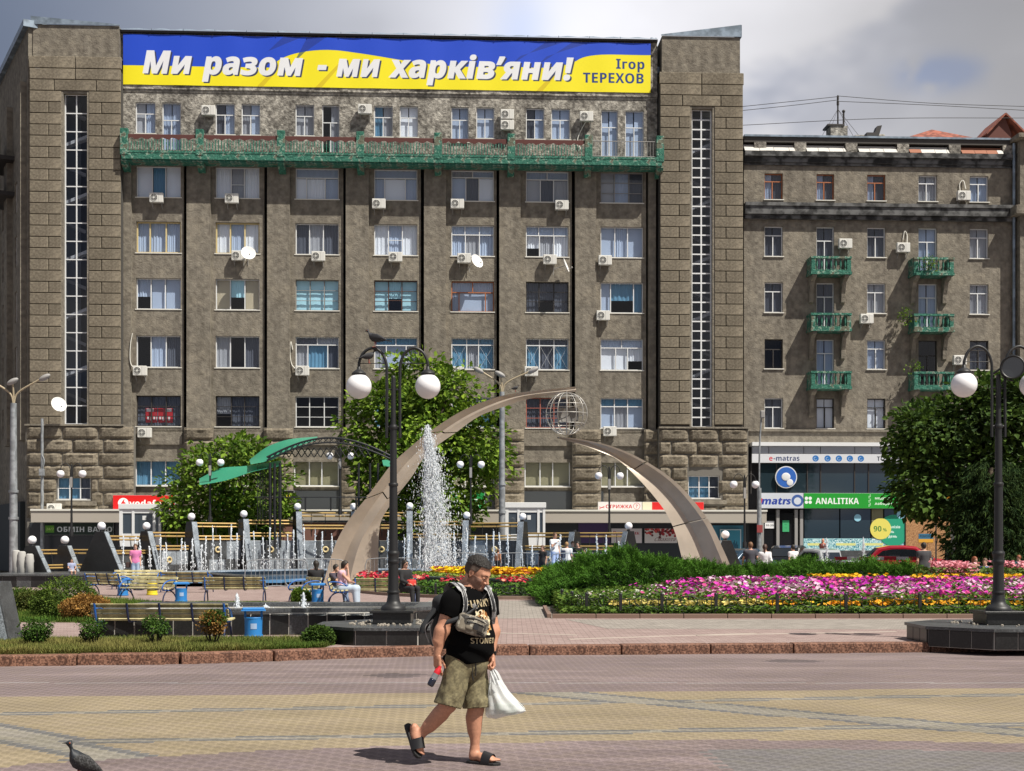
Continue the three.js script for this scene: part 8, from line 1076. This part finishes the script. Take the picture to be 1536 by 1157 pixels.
  // ---- hands: x towards the thumb, y along the fingers, z out of the palm ----
  const hand = (at, yd, zd, curls, thumb, side) => {
    const Y = V(...yd).normalize(), Z = V(...zd), X = Y.clone().cross(Z).normalize().multiplyScalar(side), Zn = X.clone().cross(Y).normalize().multiplyScalar(side); const ch = [];
    [[.031, .088, .072, .0092], [.011, .094, .08, .0096], [-.01, .09, .074, .009], [-.029, .08, .06, .008]].forEach(([x, y, L, rr], i) => { let p = [x, y, 0], a = 0; ch.push([[x * .6, .03, 0], p, rr * 1.2, rr * 1.1]); [.45, .3, .25].forEach((k, s) => { a += curls[i] * [.9, 1.15, .8][s]; const n = [p[0] - x * .02, p[1] + Math.cos(a) * L * k, p[2] + Math.sin(a) * L * k]; ch.push([p, n, rr * (1 - s * .08), rr * (.93 - s * .08)]); p = n; }); });
    let p = [.022, .018, .006]; for (const [dx, dy, dz, r0, r1] of thumb) { const n = [p[0] + dx, p[1] + dy, p[2] + dz]; ch.push([p, n, r0, r1]); p = n; }
    const fn = (x, y, z) => { let d = 1; const px = clamp(x, -.024, .024), py = clamp(y, .012, .078); d = Math.hypot(x - px, y - py, z) - .0155; d = smin(d, cap(x, y, z, [0, -.03, 0], [0, .02, 0], .027, .024), .02); for (const [a, b, r0, r1] of ch) d = smin(d, cap(x, y, z, a, b, r0, r1), .006); return d; };
    return nets(fn, [-.07, -.04, -.06], [.09, .19, .13], .0032).applyMatrix4(new THREE.Matrix4().makeBasis(X, Y, Zn).setPosition(...at));
  };
  const hR = hand(J.wrR, [.02, -1, .02], [.62, 0, -.75], [.2, .26, .3, .34], [[.018, .03, .01, .0125, .011], [.006, .032, .014, .0105, .009], [-.002, .024, .012, .0092, .0075]], 1);
  const hL = hand(J.wrL, [.05, -1, .08], [-.6, 0, .75], [.95, 1.0, 1.05, 1.05], [[.012, .03, .016, .0125, .011], [-.008, .026, .02, .0105, .009], [-.018, .014, .012, .0092, .0075]], -1);
  { const d = hL.index.array; for (let i = 0; i < d.length; i += 3) { const t = d[i]; d[i] = d[i + 1]; d[i + 1] = t; } }   // the mirrored hand
  const pts = Object.values(J), bodyG = nets(skin, [-.55, -.02, -.3], [.32, 1.62, .42], .0105);
  mesh('body', merge([bodyG, hd, hR, hL]), skinM, man);
  // ---- hair, beard, eyes ----
  const hair = (name, off, region, mat, lo, hi, c = .0045, fz = 0) => mesh(name, nets((x, y, z) => Math.max(faceF(x, y, z) - off - fz * vn(x * 230, y * 230, z * 230), region(x, y, z)), lo, hi, c).applyMatrix4(HM), mat, man);
  hair('hair', .008, (x, y, z) => Math.max(.078 + Math.max(0, z) * .05 - y - (z < -.03 ? .02 : 0), z - .098), std([0.012, 0.009, 0.007], 0.7), [-.1, .03, -.14], [.1, .16, .12], .0038, .006);
  hair('cropped_hair', .003, (x, y, z) => Math.max(-.03 - y, y - .1, z - .035 + Math.max(0, .05 - y) * .5, (y < .025 && z > -.028 && z < .012) ? .01 - Math.abs(x) * 0 : -1), std([0.06, 0.038, 0.028], 0.8), [-.1, -.06, -.14], [.1, .12, .08]);
  hair('stubble_beard', .0028, (x, y, z) => Math.max(y + .05 - (Math.abs(x) > .045 ? .045 : 0), -.1 - z, .0 - z + (Math.abs(x) > .04 ? -.03 : 0), (Math.abs(x) < .024 && y > -.083 && y < -.052) ? .01 : -1, -.108 - y - z * .2), std([0.26, 0.14, 0.1], 0.8), [-.09, -.13, -.06], [.09, .0, .12]);
  for (const s of [-1, 1]) { mesh('eyebrow', nets((x, y, z) => cap(x, y, z, [s * .016, .026, .0985], [s * .046, .03, .079], .0045, .003), [s * .03 - .03, .01, .06], [s * .03 + .03, .05, .12], .0025).applyMatrix4(HM), std([0.015, 0.01, 0.008], 0.8), man); mesh('eye', ball(1, 0, 0, 0, 12, 8).scale(.0115, .0036, .004).translate(s * .0325, -.003, .0915).applyMatrix4(HM), std([0.02, 0.015, 0.012], 0.2), man); }
  mesh('lips', nets((x, y, z) => Math.min(cap(Math.abs(x), y, z, [0, -.0605, .1], [.018, -.0635, .0885], .0052, .0035), cap(Math.abs(x), y, z, [0, -.074, .0985], [.015, -.0715, .0885], .0062, .0035)), [-.03, -.09, .07], [.03, -.045, .115], .0025).applyMatrix4(HM), std([0.36, 0.15, 0.12], 0.5), man);
  // ---- T-shirt ----
  const slv = (x, y, z, a, s, e, cut) => { const d = [e[0] - s[0], e[1] - s[1], e[2] - s[2]], L2 = d[0] ** 2 + d[1] ** 2 + d[2] ** 2, t = ((x - s[0]) * d[0] + (y - s[1]) * d[1] + (z - s[2]) * d[2]) / L2; return Math.max(a, (t - cut) * Math.sqrt(L2)); };
  const hemY = q(0, 995)[1];
  const folds = (x, y, z) => .012 * (vn(x * 9 + y * 5, y * 11 - x * 4, z * 9) - .5) + .008 * Math.sin(y * 48 + x * 26 + 6 * vn(x * 7, y * 5, z * 7)) * sst(1.2, .85, y);
  const shirt = (x, y, z) => { let d = torso(x, y, z) - .016 - folds(x, y, z); d = smin(d, slv(x, y, z, cap(x, y, z, J.shR, J.elR, .075, .076) - .4 * folds(x, y, z), J.shR, J.elR, .48), .05); d = smin(d, slv(x, y, z, cap(x, y, z, J.shL, J.elL, .08, .076), J.shL, J.elL, .5), .05); d = Math.max(d, hemY + .012 * Math.sin(x * 14) - y); d = Math.max(d, .07 - Math.hypot(x - J.neck[0] - .02, (y - J.neck[1]) * .9 - .02, z - J.neck[2] - .02)); return Math.max(d, y - q(0, 880)[1]); };
  const sg = nets(shirt, [-.36, .75, -.3], [.36, 1.6, .4], .0095);
  { const p = sg.attributes.position, uv = new Float32Array(p.count * 2); for (let i = 0; i < p.count; i++) { const [a, b] = ab(p.getX(i), p.getZ(i), chest); const on = b > 0.02; uv[i * 2] = on ? clamp(.5 - a / .5) : .01; uv[i * 2 + 1] = on ? clamp((p.getY(i) - .82) / .72) : .01; } sg.setAttribute('uv', new THREE.BufferAttribute(uv, 2)); }
  const print = canvasTex(512, 740, (x, w, h) => {
    x.fillStyle = '#080809'; x.fillRect(0, 0, w, h); const R = mulberry(7); x.fillStyle = '#ab9c7e';
    x.save(); x.translate(256, 240); x.rotate(-.06); x.font = 'bold 88px sans-serif'; x.textAlign = 'center'; x.fillText('FUNKY', 6, 0); x.restore();
    x.save(); x.translate(270, 380); for (let i = 0; i < 150; i++) { x.fillStyle = ['#c9b58c', '#8a5a34', '#e0d3b4', '#3a2618', '#a9743f'][Math.floor(R() * 5)]; x.beginPath(); const a = R() * 6.28, q2 = Math.sqrt(R()); x.ellipse(Math.cos(a) * q2 * 92, Math.sin(a) * q2 * 108, 6 + R() * 18, 4 + R() * 10, R() * 3, 0, 7); x.fill(); } x.restore();
    x.save(); x.translate(262, 545); x.rotate(.03); x.font = 'bold 66px sans-serif'; x.textAlign = 'center'; x.fillStyle = '#ab9c7e'; x.fillText('STONED', 0, 0); x.restore();
    for (let i = 0; i < 900; i++) { x.fillStyle = '#0b0b0c'; x.fillRect(90 + R() * 340, 160 + R() * 410, 2 + R() * 4, 1 + R() * 3); }
  });
  mesh('t_shirt', sg, phys([1, 1, 1], 0.95, { map: print, side: THREE.DoubleSide, specularIntensity: 0.2 }), man, true);
  mesh('collar', new THREE.TorusGeometry(.066, .008, 8, 32).rotateX(Math.PI / 2 + .25).rotateY(-.6).translate(J.neck[0] + .015, J.neck[1] + .005, J.neck[2] + .015), M.black, man);
  // ---- shorts ----
  const hemCut = (x, y, z, h, k, cut) => { const d = [k[0] - h[0], k[1] - h[1], k[2] - h[2]], L = Math.hypot(...d); return ((x - h[0]) * d[0] + (y - h[1]) * d[1] + (z - h[2]) * d[2]) / L - cut * L; };
  const fold2 = (x, y, z) => .022 * (vn(x * 9 - y * 3, y * 5 + z * 3, z * 9) - .5) + .02 * (vn(x * 22 + y * 5, y * 4, z * 22) - .5) * sst(.95, .6, y) + .014 * (vn(x * 10 - y * 16, y * 17, z * 9) - .5);
  const shorts = (x, y, z) => { const w = fold2(x, y, z); let d = Math.max(ring(x, y, z, pelv, [.192, .17, .168], .012), y - q(0, 972)[1]); let a = Math.max(cap(x, y, z, J.hipR, J.knR, .112, .112) - w, hemCut(x, y, z, J.hipR, J.knR, 1.03)), b = Math.max(cap(x, y, z, J.hipL, J.knL, .11, .122) - w, hemCut(x, y, z, J.hipL, J.knL, 1.0)); return smin(d, Math.min(a, b), .025); };
  mesh('shorts', nets(shorts, [-.36, .38, -.3], [.32, 1.0, .42], .0095), std([1, 1, 1], 0.9, { map: noiseMap(256, .35, .4, .5, 24, 5, [1, .93, .7]), bumpMap: bumpStone, bumpScale: .004 }), man);
  mesh('drawstring', [tube([q(708, 990, .16), q(709, 1000, .165), q(708, 1012, .15), q(710, 1022, .145)], .005), tube([q(711, 990, .16), q(714, 1002, .16), q(713, 1015, .15)], .005)], M.black, man);
  // ---- slides ----
  for (const F_ of [FR, FL]) {
    const mt = new THREE.Matrix4().makeBasis(V(...F_.l), V(...F_.h), V(...F_.w).negate()).setPosition(...F_.o), out = [[-.012, -.03], [.02, -.038], [.12, -.04], [.2, -.05], [.25, -.044], [.275, -.02], [.28, .012], [.265, .036], [.2, .045], [.12, .038], [.02, .036], [-.012, .03], [-.02, 0]];
    mesh('sole', extrude(out.map(([a, b]) => [a, b]), .016, .006).rotateX(-Math.PI / 2).translate(0, -.012, 0).applyMatrix4(mt), std([0.012, 0.012, 0.013], 0.7), man);
    mesh('strap', grid(18, 8, (u, v) => { const a = Math.PI * (-.06 + u * 1.12), l = lerp(.125, .212, v) + .012 * Math.sin(a); return [l, .006 + Math.sin(a) * lerp(.094, .072, v), -Math.cos(a) * lerp(.05, .057, v)]; }).applyMatrix4(mt), std([0.014, 0.014, 0.016], 0.55, { side: THREE.DoubleSide }), man);
  }
  // ---- watch ----
  { const d = V(...J.elL).sub(V(...J.wrL)).normalize(), c = V(...J.wrL).addScaledVector(d, .022), Q = new THREE.Quaternion().setFromUnitVectors(V(0, 1, 0), d); mesh('watch_strap', new THREE.CylinderGeometry(.037, .038, .024, 20, 1, true).applyQuaternion(Q).translate(c.x, c.y, c.z), std([.01, .01, .011], .5, { side: THREE.DoubleSide }), man); mesh('watch_case', rbox(.012, .034, .034, .005).rotateY(.6).translate(c.x + .03, c.y, c.z + .02), M.black, man); }
  // ---- backpack, chest bag ----
  const camo = std([1, 1, 1], .85, { map: tex(256, .3, (u, v, fb) => { const a = fb(u, v, 6, 3, 3), b = fb(u, v, 9, 8, 3); return a > .56 ? [.2, .19, .18] : b > .55 ? [.62, .6, .55] : [.46, .43, .38]; }) }), lightStrap = std([1, 1, 1], .85, { map: tex(128, .2, (u, v, fb) => grey(fb(u, v, 8, 5, 3) > .55 ? .45 : .66)) });
  {
    const b = thing('backpack', 'black backpack on the walking man’s back', 'backpack', [O.x, 0.003, -D0]); const bc = q(701, 935), c = [bc[0] - f[0] * .24, bc[1], bc[2] - f[2] * .24], an = Math.atan2(f[0], f[2]);
    mesh('pack', [rbox(.32, .46, .17, .07, 0, 0, 0, 5).rotateY(an).translate(...c)], std([.016, .017, .02], .85), b); mesh('front_pocket', rbox(.25, .22, .06, .028, 0, -.1, -.1, 4).rotateY(an).translate(...c), std([.03, .03, .035], .85), b);
    for (const [s, mat] of [[1, lightStrap], [-1, lightStrap]]) { const P = (a, y, bb) => [chest[0] + r[0] * a * s + f[0] * bb, y, chest[2] + r[2] * a * s + f[2] * bb], y0 = q(0, 880)[1]; const path = [P(.11, y0 - .3, -.15), P(.115, y0 - .1, -.14), P(.125, y0 + .02, -.07), P(.13, y0 + .035, .0), P(.135, y0 - .01, .1), P(.14, y0 - .1, .155), P(.155, y0 - .2, .165), P(.19, y0 - .32, .1)]; const cv = new THREE.CatmullRomCurve3(path.map((p) => V(...p))); mesh('shoulder_strap', grid(24, 4, (u, v) => { const p = cv.getPoint(u), side = V(...r).multiplyScalar(s); const t = (v - .5) * (u > .62 ? .045 : .085); return [p.x + side.x * t, p.y + (u > .3 && u < .8 ? -Math.abs(t) * .1 : 0), p.z + side.z * t]; }), new THREE.MeshStandardMaterial({ map: mat.map, roughness: .85, side: THREE.DoubleSide }), b); mesh('strap_padding', tube(path.slice(2, 7).map((p) => [p[0] - f[0] * .004, p[1] - .012, p[2] - f[2] * .004]), .017, 24, 6), M.black, b); }
    for (const [x, y] of [[640, 955], [648, 962]]) mesh('loose_strap', tube([q(650, 930, .05), q(x - 2, 942, .04), q(x, y, .05), q(x + 4, y + 10, .06)], .006), M.greyFrame, b); mesh('side_cloth', [tube([q(654, 915, -.02), q(643, 930, 0), q(636, 942, .02), q(634, 950, .02)], .03, 20, 8)], std([.016, .017, .02], .85), b);
    const w = thing('chest_bag', 'grey camouflage bag slung across the walking man’s chest', 'bag', [O.x, 0.003, -D0]); const pc = q(709, 938, .235), nrm = V(.42, .05, .9).normalize(); const X = V(0, 1, 0).cross(nrm).normalize(), tilt = new THREE.Matrix4().makeRotationZ(-.3), bas = new THREE.Matrix4().makeBasis(X, nrm.clone().cross(X), nrm).multiply(tilt).setPosition(...pc), at = (g) => g.applyMatrix4(bas);
    mesh('pouch', at(nets((x, y, z) => { const px = clamp(x, -.1, .1), py = clamp(y, -.045, .035); return Math.hypot(x - px, y - py, z * 1.15) - .036 - .006 * vn(x * 30, y * 30, z * 30); }, [-.16, -.1, -.06], [.16, .1, .06], .008)), camo, w); mesh('front_pocket', at(nets((x, y, z) => { const px = clamp(x, -.055, .07), py = clamp(y, -.035, .008); return Math.hypot(x - px, y - py, (z - .028) * 1.2) - .022; }, [-.1, -.08, -.03], [.11, .06, .08], .007)), camo, w);
    mesh('zip', at(merge([tube([[-.12, .028, .026], [-.05, .045, .034], [.05, .045, .034], [.12, .028, .026]], .005), tube([[-.07, .004, .046], [0, .014, .05], [.085, .004, .046]], .004)])), M.black, w); mesh('emblem', at(new THREE.CylinderGeometry(.024, .024, .006, 24).rotateX(Math.PI / 2).translate(.01, -.016, .054)), M.black, w);
    const Y = (x, y, dz) => V(...q(x, y, dz)); const cv = new THREE.CatmullRomCurve3([Y(729, 893, .05), Y(723, 900, .18), Y(714, 912, .23), Y(697, 925, .26), Y(684, 930, .27), Y(668, 935, .22)]); mesh('strap', grid(24, 3, (u, v) => { const p = cv.getPoint(u), t = (v - .5) * .055; return [p.x - t * .45, p.y - t * .85, p.z + .012 * Math.sin(v * Math.PI)]; }), std([.045, .047, .05], .8, { side: THREE.DoubleSide }), w); mesh('buckle', rbox(.032, .05, .016, .005).rotateZ(.5).translate(...q(712, 911, .215)), M.greyFrame, w);
  }
  // ---- bottle and carrier bag ----
  {
    const a = V(...q(660.5, 1000, .205)), b = V(...q(644.5, 1030, .225)), d = b.clone().sub(a), L = d.length(), Q = new THREE.Quaternion().setFromUnitVectors(V(0, 1, 0), d.normalize()), o = thing('bottle', 'plastic drink bottle with a red label and dark contents held by the walking man', 'bottle', [O.x + a.x, 0.003 + a.y, -D0 + a.z]); o.quaternion.copy(Q);
    mesh('label', lathe([[0.012, 0], [0.014, .02], [.026, .04], [.0272, .066], [.0272, .07]], 24), phys([.55, .02, .03], .35, { side: THREE.DoubleSide }), o); mesh('bottle_wall', lathe([[.027, .07], [.026, .09], [.0272, .11], [.028, .12]], 24), phys([.45, .48, .5], .15, { transmission: .6, side: THREE.DoubleSide }), o); mesh('drink', lathe([[.0, .118], [.0282, .118], [.029, .13], [.0285, L - .012], [.022, L], [0, L - .006]], 24), phys([.012, .014, .03], .12, { clearcoat: .6 }), o);
    const bag = thing('carrier_bag', 'white plastic carrier bag hanging from the walking man’s left hand', 'bag', [O.x, 0.003, -D0]), pl = phys([.82, .84, .84], .42, { transmission: .45, thickness: 0, side: THREE.DoubleSide });
    const sec = [[1021, 744, 9, .02], [1027, 745, 11, .035], [1036, 747.5, 14.5, .055], [1046, 751, 19, .075], [1056, 755, 24.5, .09], [1064, 758, 28.5, .095], [1070, 758.5, 29, .085], [1074, 757, 25, .06], [1076, 755, 12, .03]];
    const at = (v) => { const k = v * (sec.length - 1), i = Math.min(sec.length - 2, Math.floor(k)), t = k - i; return sec[i].map((x, n) => lerp(x, sec[i + 1][n], t)); };
    mesh('bag_body', grid(64, 36, (u, v) => { const [y, x, hw, dp] = at(v), a = u * 6.2832, w = 1 + .16 * (vn(Math.cos(a) * 3 + 4, v * 5, Math.sin(a) * 3) - .5) + .07 * Math.sin(a * 9 + v * 5 + 3 * vn(u * 6, v * 4, 1)) * (1 - v * .5), p = q(x + Math.cos(a) * hw * w, y + 1.5 * Math.cos(a) * (v > .7 ? -2.2 : 0) , -.02); p[2] += Math.sin(a) * dp * w; return p; }), pl, bag);
    const rib = (pts, w0, w1) => { const cv = new THREE.CatmullRomCurve3(pts.map((p) => V(...p))); return grid(22, 6, (u, v) => { const p = cv.getPoint(u), w = lerp(w0, w1, Math.abs(u * 2 - 1)), s = (v - .5) * w; return [p.x + s, p.y + .012 * Math.sin(v * 6 + u * 9) * .5, p.z + .01 * Math.sin(v * 9 + u * 3)]; }); };
    mesh('handle', rib([q(738, 1026, .0), q(737.5, 1016, 0), q(737, 1007, .0), q(738.5, 1004, -.02), q(741, 1010, -.03), q(747, 1025, -.04)], .022, .055), pl, bag); mesh('handle', rib([q(745, 1028, .06), q(741, 1016, .05), q(738, 1007, .02), q(739.5, 1004, -.01), q(744, 1010, -.02), q(752, 1028, -.02)], .02, .05), pl, bag); mesh('contents', [rbox(.12, .1, .08, .03).rotateY(.4).translate(...q(764, 1064, -.02)), ball(.05, ...q(748, 1064, -.01))], std([.45, .55, .42], .7), bag);
  }
}
renderer.render(scene, camera);
